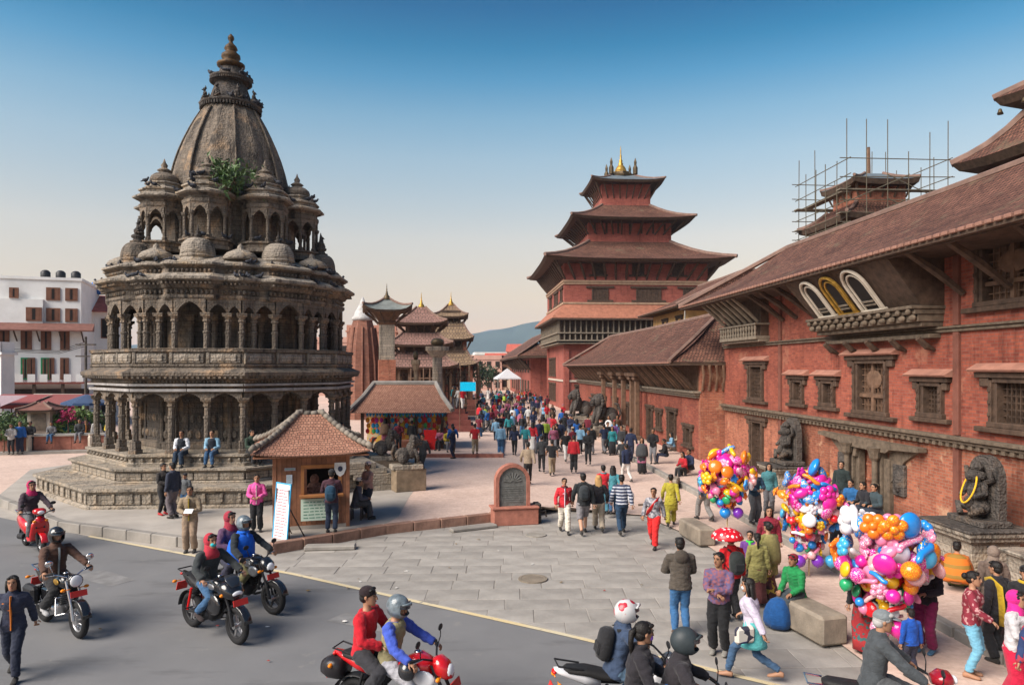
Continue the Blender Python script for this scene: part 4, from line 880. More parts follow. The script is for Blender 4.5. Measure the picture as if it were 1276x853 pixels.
for k in range(len(o_)-1): a=4*k; fs+=[(a,a+4,a+5,a+1),(a+2,a+3,a+7,a+6),(a,a+2,a+6,a+4),(a+1,a+5,a+7,a+3)]
b.add(vs,fs); b.build('brick_arch',REDB,ST)
b=MB(); b.poly(archp(.437,1.207),.16,(0,-.09,.58),(1,0,0),(0,0,1),(0,1,0)); sl_=b.build('slab',mat('slate_stone',(.14,.14,.13),var=.3,sc=8,bump=.6),ST)
for k in range(9): b=MB(); a=PI*(k+.5)/9; b.tube([(.05*math.cos(a),-.10,1.32+.05*math.sin(a)),(.30*math.cos(a),-.10,1.32+.3*math.sin(a))],.022,5); b.build('ray_relief',mat('slate_stone',(.14,.14,.13)),sl_)
for k in range(8): b=MB(); b.bx(-.34,.34,-.102,-.088,.70+k*.07,.725+k*.07); b.build('text_relief',mat('slate_stone',(.14,.14,.13)),sl_)
b=MB(); b.box((.82,.05,.32),(.2,.4,.62),bev=.03); b.tube([(.93,-.1,.35),(1.05,-.12,.4),(1.08,-.12,.2)],.03,5); b.build('side_pier',STONED,ST)
def chain(name,pts,m,lab,cat,r=.035): b=MB(); b.smooth=True; b.tube(pts,r,6); o=b.build(name,m); tag(o,lab,cat); return o
chain('iron_rail',[(.95,23.2,.42),(1.4,23.3,.34),(2.3,23.5,.28)],mat('rusty_iron',(.12,.085,.06)),'low rusty rail reaching from the stele towards the walkers','rail'); chain('iron_rail',[(4.2,24.0,.35),(5.0,24.2,.38),(5.6,24.3,.40)],mat('rusty_iron',(.12,.085,.06)),'low rusty rail at the plaza edge behind the woman in red','rail')
# ---------------------------------------------------------------- carved stone animals and figures
def lion(name,loc,rz,s,lab,m=STONED):
    o=empty(name,loc,rz); tag(o,lab,'statue'); b=MB(); b.smooth=True
    b.ell((0,.28,.42),(.24,.38,.34)); b.ell((0,-.12,.62),(.26,.26,.40)); b.ell((0,-.26,1.02),(.24,.25,.26)); b.ell((0,-.48,.95),(.13,.15,.12)); b.ell((0,-.5,.85),(.10,.10,.06))
    for sx in(-1,1):
        b.tube([(sx*.17,-.2,.7),(sx*.18,-.36,.35),(sx*.18,-.38,.08)],[.11,.085,.07],7); b.ell((sx*.18,-.44,.06),(.09,.14,.07)); b.ell((sx*.24,.3,.28),(.13,.24,.26)); b.ell((sx*.26,.1,.06),(.08,.2,.07)); b.ell((sx*.2,-.18,1.22),(.06,.05,.09)); b.ell((sx*.09,-.47,1.06),(.045,.04,.045))
    for k in range(14): a=2*PI*k/14; b.ell((math.sin(a)*.27,-.16,.96+math.cos(a)*.28),(.075,.09,.085),6,5)
    b.tube([(0,.62,.2),(0,.78,.5),(0,.66,.85),(0,.5,.9)],[.05,.06,.07,.03],6)
    for i,v in enumerate(b.v): b.v[i]=tuple(q*s for q in v)
    zb=MB(); zb.box((0,.12*s,-.10*s),(.8*s,1.4*s,.22*s),bev=.03); b.build('lion',m,o); zb.build('pedestal',PLINTH,o); return o
def figure(name,loc,rz,s,lab,garl=False):
    o=empty(name,loc,rz); tag(o,lab,'statue'); W_=.62
    b=MB(); b.poly([(-W_,0),(-W_,1.05)]+[(-W_*math.cos(PI*k/10),1.05+.72*math.sin(PI*k/10)**.9) for k in range(1,10)]+[(W_,1.05),(W_,0)],.22,(0,.12,0),(1,0,0),(0,0,1),(0,1,0)); b.build('back_slab',STONED,o)
    b=MB(); b.smooth=True; b.ell((0,-.05,.30),(.40,.28,.26)); b.ell((0,-.06,.72),(.29,.24,.34)); b.ell((0,-.10,1.20),(.20,.2,.24)); b.ell((0,-.30,1.14),(.09,.1,.10)); b.lathe([(.19,1.36),(.16,1.48),(.05,1.6)],10,(0,-.06,0))
    for sx in(-1,1):
        b.tube([(sx*.26,-.05,.98),(sx*.42,-.12,.72),(sx*.26,-.34,.62)],[.1,.09,.07],7); b.tube([(sx*.25,0,1.0),(sx*.5,.02,1.12),(sx*.46,-.05,1.4)],[.09,.08,.06],7); b.tube([(sx*.2,-.1,.25),(sx*.46,-.3,.30),(sx*.2,-.42,.10)],[.14,.13,.09],7); b.ell((sx*.2,-.05,1.2),(.06,.1,.12))
    b.ell((0,-.30,.45),(.14,.12,.18)); b.build('carved_figure',STONED,o)
    b=MB(); b.box((0,0,-.09),(1.5,.9,.18),bev=.03); b.build('ledge',STONED,o)
    if garl:
        b=MB(); b.smooth=True; pts=[(-.26+.0*k,0,0) for k in range(1)]
        pts=[(.24*math.sin(t),-.31-.16*math.cos(t)+.0*abs(t),.84-.42*math.cos(t)+.0) for t in [PI*k/14-PI/1.0 for k in range(29)]]
        b.tube(pts,.026,6); b.build('garland',mat('marigold',(.75,.42,.02),var=.3,sc=30,bump=.6,bsc=60),o)
    o.scale=(s,s,s); return o
def pedestal(name,X,Y,w,d,z0,z1,lab):
    o=empty(name,PW(X,Y,0),TH-R(90)); tag(o,lab,'pedestal'); h=z1-z0
    b=MB()
    for q,za,zb in ((.12,0,.14),(.06,.14,.2),(0,.2,.74),(.05,.74,.8),(.14,.8,.9),(.2,.9,1.0)): b.box((0,0,z0+h*(za+zb)/2),(w+2*q,d+2*q,h*(zb-za)-.002),bev=.012)
    p=b.build('block',PLINTH,o); p['label']='stacked grey stone mouldings'; b=MB(); b.box((0,0,z1+.03),(w+.46,d+.46,.06),bev=.02); b.build('cap_slab',STONED,o); return o
pedestal('statue_pedestal',12.3,27.1,1.3,1.0,.22,1.12,'stone pedestal under the carved figure near the palace portal'); figure('carved_statue',PW(12.45,27.1,1.36),TH-R(90),.92,'dark stone carved figure with arched back slab near the palace portal')
pedestal('statue_pedestal',11.9,16.1,1.35,1.15,.22,1.22,'tall grey stone pedestal carrying the garlanded statue by the palace wall'); figure('garlanded_statue',PW(12.0,16.1,1.42),TH-R(90),.82,'dark stone seated figure with yellow marigold garland by the palace wall',True)
b=MB(); b.box((0,0,.6),(1.5,1.2,1.0),bev=.03); b.box((0,0,1.14),(1.7,1.4,.08),bev=.02); o=b.build('stone_platform',PLINTH,loc=PW(11.9,13.6,0),rz=TH); tag(o,'low square stone platform beside the garlanded statue pedestal','platform')
b=MB(); b.smooth=True; b.loft([[(math.cos(a)*(.22+.05*math.sin(5*a))*q,math.sin(a)*.18*q,z) for a in [2*PI*k/16 for k in range(16)]] for z,q in ((0,1.2),(.15,1.1),(.35,.9),(.55,.75),(.62,.3))]); o=b.build('red_cloth',cloth((.60,.02,.02)),loc=PW(11.75,13.9,1.19)); tag(o,'bright red cloth bundle on the low stone platform','cloth')
LI=empty('temple_stair',GD(498,28.3,.25),R(26)); tag(LI,'short flight of grey stone steps on the plaza side of the temple','stairs')
for k in range(5): b=MB(); b.box((-.5-.30*k,.4,.11+.22*k),(2.2-.25*k if k<4 else 1.2,2.0,.215),bev=.02); b.build('step',PLINTH,LI)
for sy,l in ((-1.0,'seated stone lion on the kiosk side pier of the temple stair'),(1.9,'seated stone lion on the pavilion side pier of the temple stair')):
    M=LI.matrix_basis; p=Matrix.Translation(LI.location)@Matrix.Rotation(R(26),4,'Z')@Vector((.05,sy,.0)); b=MB(); b.box((0,0,.42),(1.2,.62,.84),bev=.03); o=b.build('stair_pier',mat('ochre_pier_stone',(.22,.165,.11),var=.35,sc=3,bump=.5),loc=(p.x,p.y,.25),rz=R(26)); tag(o,'square ochre stone pier beside the temple stair carrying the %s side lion'%('kiosk' if sy<0 else 'pavilion'),'pier')
    lion('lion_statue',(p.x,p.y,1.25),R(26+85),.85,l)
for (u,v,d,s,l) in ((722,0,60,1.7,'dark stone lion guarding the far door of the low palace wing'),(752,0,50,1.7,'dark stone lion beside the timber pillars of the low palace wing')):
    p=GD(u,d,.9); lion('lion_statue',p,R(-70),s,l); b=MB(); b.box((0,0,.3),(1.6,2.6,.66),bev=.05); o=b.build('stone_pier',PLINTH,loc=(p[0],p[1],.1),rz=R(-70)); tag(o,'broad grey stone pier under the %s wing lion'%('far' if d==60 else 'near'),'pier')
# stone seat blocks
def block(u,v,l,w,h,rz,lab,z=.06):
    x,y,_=G(u,v,z); b=MB(); b.box((0,0,h/2),(w,l,h),bev=.05); o=b.build('stone_block',mat('seat_stone',(.24,.20,.155),var=.3,sc=3,bump=.5),loc=(x,y,z-.01),rz=rz); tag(o,lab,'stone block'); return o
block(868,672,1.5,.5,.48,R(8),'long rough stone block at the paving edge near the woman in red'); block(1010,787,1.35,.55,.52,R(14),'rough stone block on which the balloon seller leans'); block(850,592,1.1,.5,.45,R(-20),'low stone seat by the low palace wing'); block(838,607,.9,.5,.4,R(-20),'square stone seat on the plaza in front of the low palace wing')
# ---------------------------------------------------------------- souvenir pavilion
SH=empty('souvenir_pavilion',(-6.1,41.2,.4),R(2)); tag(SH,'open souvenir pavilion with tiled roof and bright hanging goods','pavilion')
for x in(-2.2,-.75,.75,2.2):
    for y in(-1.3,1.3): b=MB(); b.box((x,y,1.1),(.16,.16,2.2),bev=.02); b.build('post',WOOD,SH)
b=MB(); b.bx(-2.4,2.4,-1.5,1.5,-.15,.05); b.build('floor',PLINTH,SH); b=MB(); b.bx(-2.35,2.35,1.2,1.35,.05,2.2); b.build('back_wall',motley('hung_textiles',[(.5,.30,.05),(.35,.05,.04),(.45,.36,.22),(.06,.16,.30),(.40,.12,.03)],4),SH)
b=MB(); n=12
def rl_(pts): b.loft(pts,False,False)
b.loft([[(-2.75,-2.0,2.05),(2.75,-2.0,2.05),(2.75,2.0,2.05),(-2.75,2.0,2.05)],[(-2.2,-.95,2.85),(2.2,-.95,2.85),(2.2,.95,2.85),(-2.2,.95,2.85)],[(-1.75,-.02,3.6),(1.75,-.02,3.6),(1.75,.02,3.6),(-1.75,.02,3.6)]],True,True); r=b.build('roof',TILEK,SH)
b=MB(); b.tube([(-1.8,0,3.62),(1.8,0,3.62)],.14,6); b.build('ridge_cap',KERB,r)
for sx in(-1,1): b=MB(); b.tube([(sx*2.8,-2.05,2.2),(sx*2.2,-.95,2.92),(sx*1.75,0,3.65)],.13,6); b.build('hip_cap',KERB,r)
pal=[(.75,.55,.05),(.65,.05,.05),(.05,.35,.65),(.1,.5,.15),(.75,.3,.03),(.75,.7,.6),(.5,.05,.35)]
rq=random.Random(5)
b=MB()
for i in range(24): x=-2.0+i*.18; b.add([(x,-1.42,2.0),(x+.17,-1.42,2.0),(x+.085,-1.42,1.78)],[(0,1,2)])
b.build('valance',mat('blue_valance',(.03,.28,.6),var=.5,sc=6,bump=0),SH)['kind']='stuff'
hb=MB(); hb.smooth=True; hb.ell((0,0,-.15),(.115,.06,.145),8,6); hb.tube([(0,0,0),(0,0,-.05)],.012,4); hbm=hb.mesh('hanging_bag',[cloth((.75,.55,.05))])
for i in range(60):
    x=-1.9+(i%15)*.26+rq.uniform(-.05,.05); z=2.05-.30*(i//15)
    ci=rq.randrange(7); o=link('hanging_bag',hbm,None,None,None,[cloth(pal[ci])]); M=SH.matrix_basis; p=Matrix.Translation(SH.location)@Matrix.Rotation(R(2),4,'Z')@Vector((x,-1.15,z)); o.location=p; tag(o,'small %s cloth bag hanging in the souvenir pavilion'%('yellow','red','blue','green','orange','cream','purple')[ci],'bag','bags hanging in the souvenir pavilion')
b=MB(); b.box((0,0,.35),(2.6,.7,.7),bev=.02); p=Matrix.Translation(SH.location)@Matrix.Rotation(R(2),4,'Z')@Vector((.1,-1.7,-.15)); o=b.build('goods_table',cloth((.25,.10,.06)),loc=p,rz=R(2)); tag(o,'cloth covered goods table before the souvenir pavilion','table')
b=MB(); b.bx(-.35,.35,-.02,.02,.1,1.25); p=Matrix.Translation(SH.location)@Matrix.Rotation(R(2),4,'Z')@Vector((1.55,-1.6,-.15)); o=b.build('red_banner',cloth((.65,.02,.02)),loc=p); tag(o,'hanging red cloth banner at the corner of the souvenir pavilion','banner')
b=MB(); b.bx(-9.5,-.5,37.6,50,.15,.42); tag(b.build('terrace',PAVE),kind='structure'); b=MB(); b.bx(-9.5,-.45,37.45,37.6,.15,.435); tag(b.build('terrace_edge',REDB),kind='structure')
# ---------------------------------------------------------------- bell pillar, columns, pagodas further up the square
def gp(u,d,z): return GD(u,d,z)
BP=empty('bell_pillar',gp(482,50,.25),R(12)); tag(BP,'square brick pillar with flared brackets and small upturned roof','pillar')
sq(BP,.75,0,1.0,'base',REDB); sq(BP,.58,1.0,5.2,'shaft',BRICKO); sq(BP,.52,5.2,7.7,'upper_shaft',PLINTH); b=MB(); b.lathe([(.75,7.6),(.85,7.75),(.8,7.9),(1.5,8.5),(1.6,8.6)],4,ph=R(45)); b.build('capital',WOODM,BP)
proof(BP,1.65,8.55,.2,9.4,m=mat('grey_green_roof',(.16,.175,.165)),nst=4,hw=.6,zs=7.7,up=.4,th=.12,n=8); pinnacle(BP,9.35,.36,BRONZE)
def stonecol(u,d,h,r,lab,m):
    o=empty('stone_column',gp(u,d,.25),R(10)); tag(o,lab,'column'); b=MB(); b.lathe([(r*2,0),(r*2,.6),(r*1.2,.7),(r,1.0),(r*.85,h-.8),(r*1.2,h-.7),(r*1.9,h-.35),(r*2.1,h-.3),(r*2.1,h)],10); b.build('shaft',m,o); b=MB(); b.smooth=True; b.ell((0,0,h+.3),(r*1.2,r*1.2,.35)); b.build('figure',BRONZE,o)
stonecol(545,53,6.2,.42,'tall grey stone column with flared capital before the pagodas',PLINTH); stonecol(518,51,5.2,.16,'slim ochre column before the pagodas',mat('ochre_pier_stone',(.22,.165,.11)))
def pagoda(name,u,d,tiers,pin,lab,mroof,base=2.2):
    o=empty(name,gp(u,d,.25),R(4)); tag(o,lab,'pagoda'); hb=tiers[0][2]
    for k in range(3): b=MB(); q=hb+1.6-.45*k; b.bx(-q,q,-q,q,.5*k-.2,.5*(k+1)); b.build('plinth_step',REDB,o)
    for (h0,z0,hw,z1,h1,bm_),nx in zip(tiers,tiers[1:]+[None]):
        zs=1.5 if (h0,z0)==tiers[0][:2] else tiers[[t[:2] for t in tiers].index((h0,z0))-1][3]-.3
        sq(o,hw,zs,z0+(z1-z0)*.25,'storey',bm_); proof(o,h0,z0,h1,z1,m=mroof,nst=6,hw=hw,zs=z0-1.0,up=.25,th=.18)
        for k in (0,3):
            for x in (-hw*.5,0,hw*.5): pane_window(o,k,hw,x,max(z0-1.7,zs+.3),hw*.28,.9,wing=.1)
    for i in range(7):
        for k in range(4):
            M=Matrix.Rotation(R(90*k),3,'Z'); p=M@Vector((-hb*1.25+i*hb*2.5/6,-hb*1.25,0)); b=MB(); b.bx(p.x-.09,p.x+.09,p.y-.09,p.y+.09,1.4,tiers[0][1]); b.build('arcade_post',WOODM,o)
    pinnacle(o,tiers[-1][3]-.1,pin); return o
RT2=brickmat('mauve_roof_tiles',(.30,.17,.14),(.22,.12,.10),(.09,.06,.05),bw=.3,bh=.3,ms=.03,bump=.6)
RT3=brickmat('olive_roof_tiles',(.30,.21,.13),(.22,.15,.09),(.09,.06,.05),bw=.3,bh=.3,ms=.03,bump=.6)
pagoda('pagoda_temple',525,64,[(3.3,4.7,2.1,6.0,1.9,WOODM),(2.9,6.6,1.7,7.7,1.5,WOODM),(2.35,8.5,1.2,10.0,.4,WOODM)],.45,'three tiered pagoda with mauve roofs and dark arcade behind the bell pillar',RT2)
pagoda('pagoda_temple',562,74,[(2.7,4.9,2.2,6.4,1.6,BRICKO),(2.3,7.5,1.6,9.3,1.2,BRICKO),(1.75,9.8,1.0,11.1,.3,WOODM)],.45,'slender three tiered pagoda with olive and orange roofs near the crowd',RT3)
for i,(u,d) in enumerate(((520,58),(528,58),(536,59),(556,64),(566,64),(574,65))):
    o=empty('scaffold_frame',gp(u,d,.25),.1*i); tag(o,'timber prop frame shoring the pagoda arcades','scaffold','timber props before the pagodas')
    for x in(-.5,.5): b=MB(); b.tube([(x,0,0),(x,0,4.6)],.06,5); b.build('prop',WOODM,o)
    for z in (1.4,2.6,3.8): b=MB(); b.tube([(-.7,0,z),(.7,0,z)],.05,5); b.build('cross_bar',WOODM,o)
# stepped maroon plinth with a blue banner
MP=empty('stepped_plinth',gp(566,54,.25),R(4)); tag(MP,'maroon brick stepped plinth below the blue banner','plinth')
for k in range(4): b=MB(); q=2.4-.35*k; b.bx(-q,q*.6,-q*.6,q,.42*k,.42*(k+1)); b.build('plinth_step',mat('maroon_brick',(.20,.06,.048),bump=.4),MP)
p=gp(583,50,.25); BN=empty('blue_banner',p,0); tag(BN,'cyan blue banner on two poles above the crowd','banner'); b=MB(); b.box((0,0,3.35),(1.1,.02,.62)); b.build('cloth',cloth((.0,.45,.72)),BN)
for sx in(-.56,.56): b=MB(); b.tube([(sx,0,0),(sx,0,3.75)],.025,5); b.build('pole',WOODM,BN)
# brick spire temple
SPB=brickmat('brown_spire_brick',(.30,.125,.082),(.20,.075,.05),(.2,.12,.09),bw=.4,bh=.14,ms=.02,stain=.8,streak=1)
BS=empty('brick_spire',gp(452,66,.25),R(10)); tag(BS,'red brick tapering spire with grey white top behind the stone temple','temple')
b=MB(); b.lathe([(1.75,0),(1.7,3),(1.6,4.5),(1.45,6.5),(1.15,8.2),(.9,9.0)],8,ph=R(22.5)); b.build('spire_body',SPB,BS); b=MB(); b.smooth=True; b.lathe([(.95,8.95),(1.0,9.2),(.8,9.4),(.66,9.8),(.42,10.2),(.25,10.6),(.05,11.1)],12); b.build('spire_top',mat('grey_lime',(.42,.41,.40),var=.3),BS)
for k in range(8): a=R(45*k); b=MB(); b.tube([(math.sin(a)*1.7,-math.cos(a)*1.7,.5),(math.sin(a)*1.55,-math.cos(a)*1.55,5),(math.sin(a)*1.1,-math.cos(a)*1.1,8.3)],.12,5); b.build('rib',SPB,BS)
# ---------------------------------------------------------------- hills and distant town
def hill(name,dist,amp,seed,m,base=60,peak=None):
    rq=random.Random(seed); ph=[(rq.uniform(0,6.28),rq.uniform(.6,1.4)) for _ in range(7)]; b=MB(); n=160; vs=[]
    for i in range(n+1):
        x=(-9000+18000*i/n)*dist/7200; s=x/dist
        h=base+amp*(.5+.5*math.sin(s*2.2+ph[0][0]))*.55+amp*.3*math.sin(s*5.1+ph[1][0])*.5+amp*.10*math.sin(s*13+ph[2][0])+amp*.05*math.sin(s*31+ph[3][0])+amp*.03*math.sin(s*67+ph[4][0])
        if peak: h+=peak[1]*math.exp(-((s-peak[0])/peak[2])**2)
        h=max(h,20)
        for t in (0,.35,.7,1.0): vs.append((x,dist-dist*.19*(1-t)+rq.uniform(-.008,.008)*dist*(t>0),-.3+h*(t**1.25)*(1+rq.uniform(-.03,.03)*(t<1))))
        vs.append((x,dist*1.15,-.3))
    b.smooth=True; b.add(vs,[(5*i+j,5*i+5+j,5*i+6+j,5*i+1+j) for i in range(n) for j in range(4)]); tag(b.build(name,m),kind='structure')
hill_snow=mat('pale_snow',(.30,.265,.27),var=.35,sc=.012,bump=0)
HILL=mat('forested_hill',(.045,.06,.05),var=.4,sc=.004,bump=0)
hill('hills',3000,75,4,HILL,base=70,peak=(.06,75,.12)); hill('snow_peaks',3400,120,12,hill_snow,base=40,peak=(-.015,120,.075)); hill('hills',1900,30,9,HILL,base=14,peak=(-.02,18,.10))
def house(name,u,d,w,h,dep,wall,roof,lab,rz=0,fl=3,nw=4,flat=False,winc=WOOD,z=0.1):
    o=empty(name,gp(u,d,z),rz); tag(o,lab,'house'); b=MB(); b.bx(-w/2,w/2,0,dep,-.4,h); b.build('wall',wall,o)
    for f in range(fl):
        for i in range(nw):
            x=-w/2+w*(i+.5)/nw; z0=h*(f+.32)/fl; ww=w/nw*.42; hh=h/fl*.48
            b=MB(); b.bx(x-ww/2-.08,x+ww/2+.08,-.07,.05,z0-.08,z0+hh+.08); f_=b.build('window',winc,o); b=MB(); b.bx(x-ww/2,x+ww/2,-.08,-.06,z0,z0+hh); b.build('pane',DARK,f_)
    if flat:
        b=MB(); b.bx(-w/2-.15,w/2+.15,-.15,dep+.15,h+.002,h+.18); b.build('roof',wall,o)
        for x in(-w/2+.1,w/2-.1): b=MB(); b.bx(x-.1,x+.1,-.05,dep,h+.185,h+.9); b.build('parapet',wall,o)
        b=MB(); b.bx(-w/2,w/2,-.1,.1,h+.185,h+.9); b.build('parapet',wall,o)
    else:
        b=MB(); b.add([(-w/2-.4,-.6,h),(w/2+.4,-.6,h),(w/2+.4,dep/2,h+dep*.28),(-w/2-.4,dep/2,h+dep*.28),(-w/2-.4,dep+.6,h),(w/2+.4,dep+.6,h)],[(0,1,2,3),(3,2,5,4),(0,3,4),(1,5,2),(0,4,5,1)]); b.build('roof',roof,o)
    return o
def plas(n,c): return mat('plaster_'+n,c,var=.15,sc=.6,bump=.1)
RR=mat('red_tin_roof',(.42,.10,.07),bump=.2); BR=mat('brown_tin_roof',(.25,.15,.11),bump=.3)
cs=[('pink',(.42,.25,.20)),('cream',(.46,.38,.29)),('white',(.68,.66,.62)),('brick',(.42,.20,.14)),('orange',(.42,.23,.13)),('grey',(.42,.40,.37))]
hs_=[(604,150,9,9,0,'four storey pink house with flat roof at the street end',1),(622,160,8,8.5,3,'brick coloured house with a brown roof at the street end',0),(640,150,7,7.5,1,'cream house with red roof behind the white tent',0),(655,175,9,9.5,2,'white flat roofed house next to the far palace wing',1),(590,190,10,10,4,'orange flat roofed house beyond the slender pagoda',1),(612,235,13,12.5,2,'tall white house on the rise behind the street end',1),(632,250,12,13,0,'tall pink house on the rise behind the white tent',1),(648,240,11,14,3,'tall brick house with red roof on the rise by the hills',0),(600,290,14,13,5,'grey concrete block far behind the pagodas',1),(660,300,14,15,1,'cream tower block far behind the palace wing',1),(470,72,5.5,5.4,2,'small white house between brick spire and bell pillar',0),(463,95,8,9.5,3,'brick house with grey tank behind the brick spire',1),(500,110,12,9,4,'orange house seen between bell pillar and pagoda',0),(440,120,16,9,0,'pink house row behind the stone temple',1)]
for i,(u,d,w,h,ci,lab,fl) in enumerate(hs_): house('town_house',u,d,w*.8,h*(.72 if i<10 else 1),w*.9,plas(*cs[ci]),RR if i%2 else BR,lab,rz=R(-8+i*3%17),fl=max(2,int(h/3)),nw=4 if w>8 else 3,flat=bool(fl))
# white tent over the street
TN=empty('street_tent',gp(632,95,.2),.2); tag(TN,'white pyramid tent standing over the far crowd','tent')
b=MB(); b.lathe([(2.2,3.2),(2.2,3.35),(1.0,4.0),(.05,4.6)],4,ph=R(45)); b.build('canopy',cloth((.5,.5,.52)),TN)
for sx in(-1.5,1.5):
    for sy in(-1.5,1.5): b=MB(); b.tube([(sx,sy,0),(sx,sy,3.4)],.05,5); b.build('pole',KERB,TN)
# ---------------------------------------------------------------- leafy plants
def leaf_cloud(n,rad,size,seed,cut=None):
    rq=random.Random(seed); vs=[];fs=[]
    cl=[Vector((rq.gauss(0,.45)*rad[0],rq.gauss(0,.45)*rad[1],rq.gauss(0,.42)*rad[2])) for _ in range(14)]
    for i in range(n):
        c=rq.choice(cl); p=c+Vector((rq.gauss(0,.24)*rad[0],rq.gauss(0,.24)*rad[1],rq.gauss(0,.24)*rad[2])); a=Vector((rq.uniform(-1,1),rq.uniform(-1,1),rq.uniform(-.3,1))).normalized(); s=size*rq.uniform(.6,1.3)
        t=a.cross(Vector((rq.uniform(-1,1),rq.uniform(-1,1),rq.uniform(-1,1)))).normalized(); q=a.cross(t)
        k=len(vs); vs+=[p-t*s,p+q*s*.4+a*s*.12,p+t*s,p-q*s*.4+a*s*.12]; fs+=[(k,k+1,k+2,k+3)]
    return vs,fs
def leafmat(n,c):
    if n in MC: return MC[n]
    m,N,L,B=nodes(n); tc=N.new('ShaderNodeTexCoord'); a=noise(N,L,tc.outputs['Object'],4,3); L.new(mixc(N,L,ramp(N,L,a,.3,.7),[q*.55 for q in c],[q*1.5 for q in c]),B.inputs['Base Color']); B.inputs['Roughness'].default_value=.55; B.inputs['Subsurface Weight'].default_value=0
    MC[n]=m; return m
def plant(name,loc,rad,n,size,seed,lab,cat='plant',stem=True,m=None,base=0,trunk=.05):
    o=empty(name,loc); tag(o,lab,cat); vs,fs=leaf_cloud(n,rad,size,seed); b=MB(); b.add([v+Vector((0,0,base+rad[2])) for v in vs],fs); b.build('crown' if cat=='tree' else 'foliage',m or leafmat('leaf_green',(.055,.10,.025)),o,fix=False)
    if stem:
        b=MB(); b.tube([(0,0,0),(.05,.02,base*.6+.1),(0,0,base+rad[2])],[trunk,trunk*.8,trunk*.5],6)
        rq=random.Random(seed+1)
        for k in range(5): a=rq.uniform(0,6.28); b.tube([(0,0,base+rad[2]*.5),(math.cos(a)*rad[0]*.4,math.sin(a)*rad[1]*.4,base+rad[2]*rq.uniform(.9,1.5))],[trunk*.5,trunk*.2],5)
        b.build('trunk' if cat=='tree' else 'stem',WOODM,o)
    return o
# fig bush rooted on the temple roof
a=R(4); p=Matrix.Translation(TC)@Matrix.Rotation(TRZ,4,'Z')@Vector((-.35,-3.0,11.05))
plant('fig_bush',p,(1.05,.9,.8),760,.13,21,'green leafy fig bush growing out of the temple roof between pavilions','bush',m=leafmat('leaf_fig',(.05,.095,.022)),base=.1)
# ---------------------------------------------------------------- left side: white hotel, market terrace
HRZ=R(20)
HB=empty('white_hotel',gp(40,56,.25),HRZ); tag(HB,'white plastered hotel with brown shuttered windows and tiled awning','building')
_O=gp(40,56,0)
def hxu(u): k=(u-638)/F; return (k*_O[1]-_O[0])/(math.cos(HRZ)-k*math.sin(HRZ))
def hz(v,u=40): return H-(v-HY)*(_O[1]+math.sin(HRZ)*hxu(u))/F-.25
b=MB(); b.bx(-14,hxu(101),0,9,-.3,hz(408)); b.build('lower_wall',WHITE,HB); b=MB(); b.bx(-9,hxu(99),.6,8,hz(408),hz(347)); b.build('upper_wall',WHITE,HB); b=MB(); b.bx(-14,hxu(52),.3,8,hz(408),hz(372)); b.build('terrace_wall',WHITE,HB)
SHUT=mat('brown_shutter',(.17,.075,.045),bump=.3); GRN=mat('green_shutter',(.02,.22,.09),bump=.2)
def hwin(u0,u1,v0,v1,y,m=SHUT,nm='window'):
    x0=hxu(u0); x1=hxu(u1); b=MB(); b.bx(x0-.1,x1+.1,y-.09,y+.05,hz(v1)-.1,hz(v0)+.1); f_=b.build(nm,m,HB)
    k=3
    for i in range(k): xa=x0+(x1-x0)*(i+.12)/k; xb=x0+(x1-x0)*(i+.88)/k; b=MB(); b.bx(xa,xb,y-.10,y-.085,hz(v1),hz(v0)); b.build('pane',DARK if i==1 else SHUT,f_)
for u0,u1 in ((57,71),(81,93)): hwin(u0,u1,358,371,.6)
for u0,u1 in ((33,49),(57,71),(81,93)): hwin(u0,u1,384,398,.6 if u0>50 else .3)
for u0,u1 in ((-22,-12),(0,10),(28,38),(53,62),(77,85)): hwin(u0,u1,413,434,0)
for u0,u1,m in ((-22,-12,SHUT),(0,10,SHUT),(28,36,GRN),(37,42,SHUT),(53,60,GRN),(61,66,SHUT),(77,84,SHUT)): hwin(u0,u1,447,471,0,m,'shutter_door')
hwin(12,20,360,370,.3)
b=MB(); z=hz(404); b.add([(-14.3,-1.1,z-.45),(4.3,-1.1,z-.45),(4.2,.35,z+.15),(-14.2,.35,z+.15),(-14.3,-1.1,z-.55),(4.3,-1.1,z-.55),(4.2,.2,z-.5),(-14.2,.2,z-.5)],[(0,1,2,3),(4,5,1,0),(7,6,5,4),(1,5,6,2),(0,3,7,4)]); b.build('tile_awning',mat('awning_tiles',(.17,.075,.058),bump=.6,bsc=20),HB)
for i in range(12): b=MB(); x=-13+i*1.5; b.tube([(x,0,z-1.3),(x,-.9,z-.52)],.06,4); b.build('awning_strut',WOOD,HB)
z=hz(478); b=MB(); b.bx(-14,4.4,-1.3,0,z,z+.15); b.build('balcony',mat('maroon_brick',(.20,.06,.048)),HB)
for i in range(22): b=MB(); x=-13.6+i*.8; b.bx(x,x+.5,-1.28,-1.2,z+.15,z+.75,); b.build('balcony_panel',WHITE,HB)
for i in range(9): b=MB(); x=-13+i*1.9; b.bx(x,x+.2,-1.2,-1.0,0,z); b.build('shop_post',WOOD,HB)
b=MB(); b.bx(-13.9,3.9,-.12,-.02,.0,z-.4); b.build('shop_front',mat('dark_shop',(.05,.035,.03),var=.5,sc=3),HB)
b=MB(); b.bx(-9.1,hxu(99)+.1,.5,8.1,hz(347)+.002,hz(347)+.22); b.build('roof_edge',WHITE,HB)
for u,v in ((10,336),(44,340),(64,342),(84,344)):
    x=hxu(u); zz=hz(347)+.22 if u>20 else hz(372); b=MB(); b.smooth=True; b.lathe([(.32,0),(.36,.08),(.36,.65),(.22,.8),(.1,.84)],10,(x,3,zz)); b.build('water_tank',mat('black_plastic',(.02,.02,.022),bump=0,rough=.5),HB)
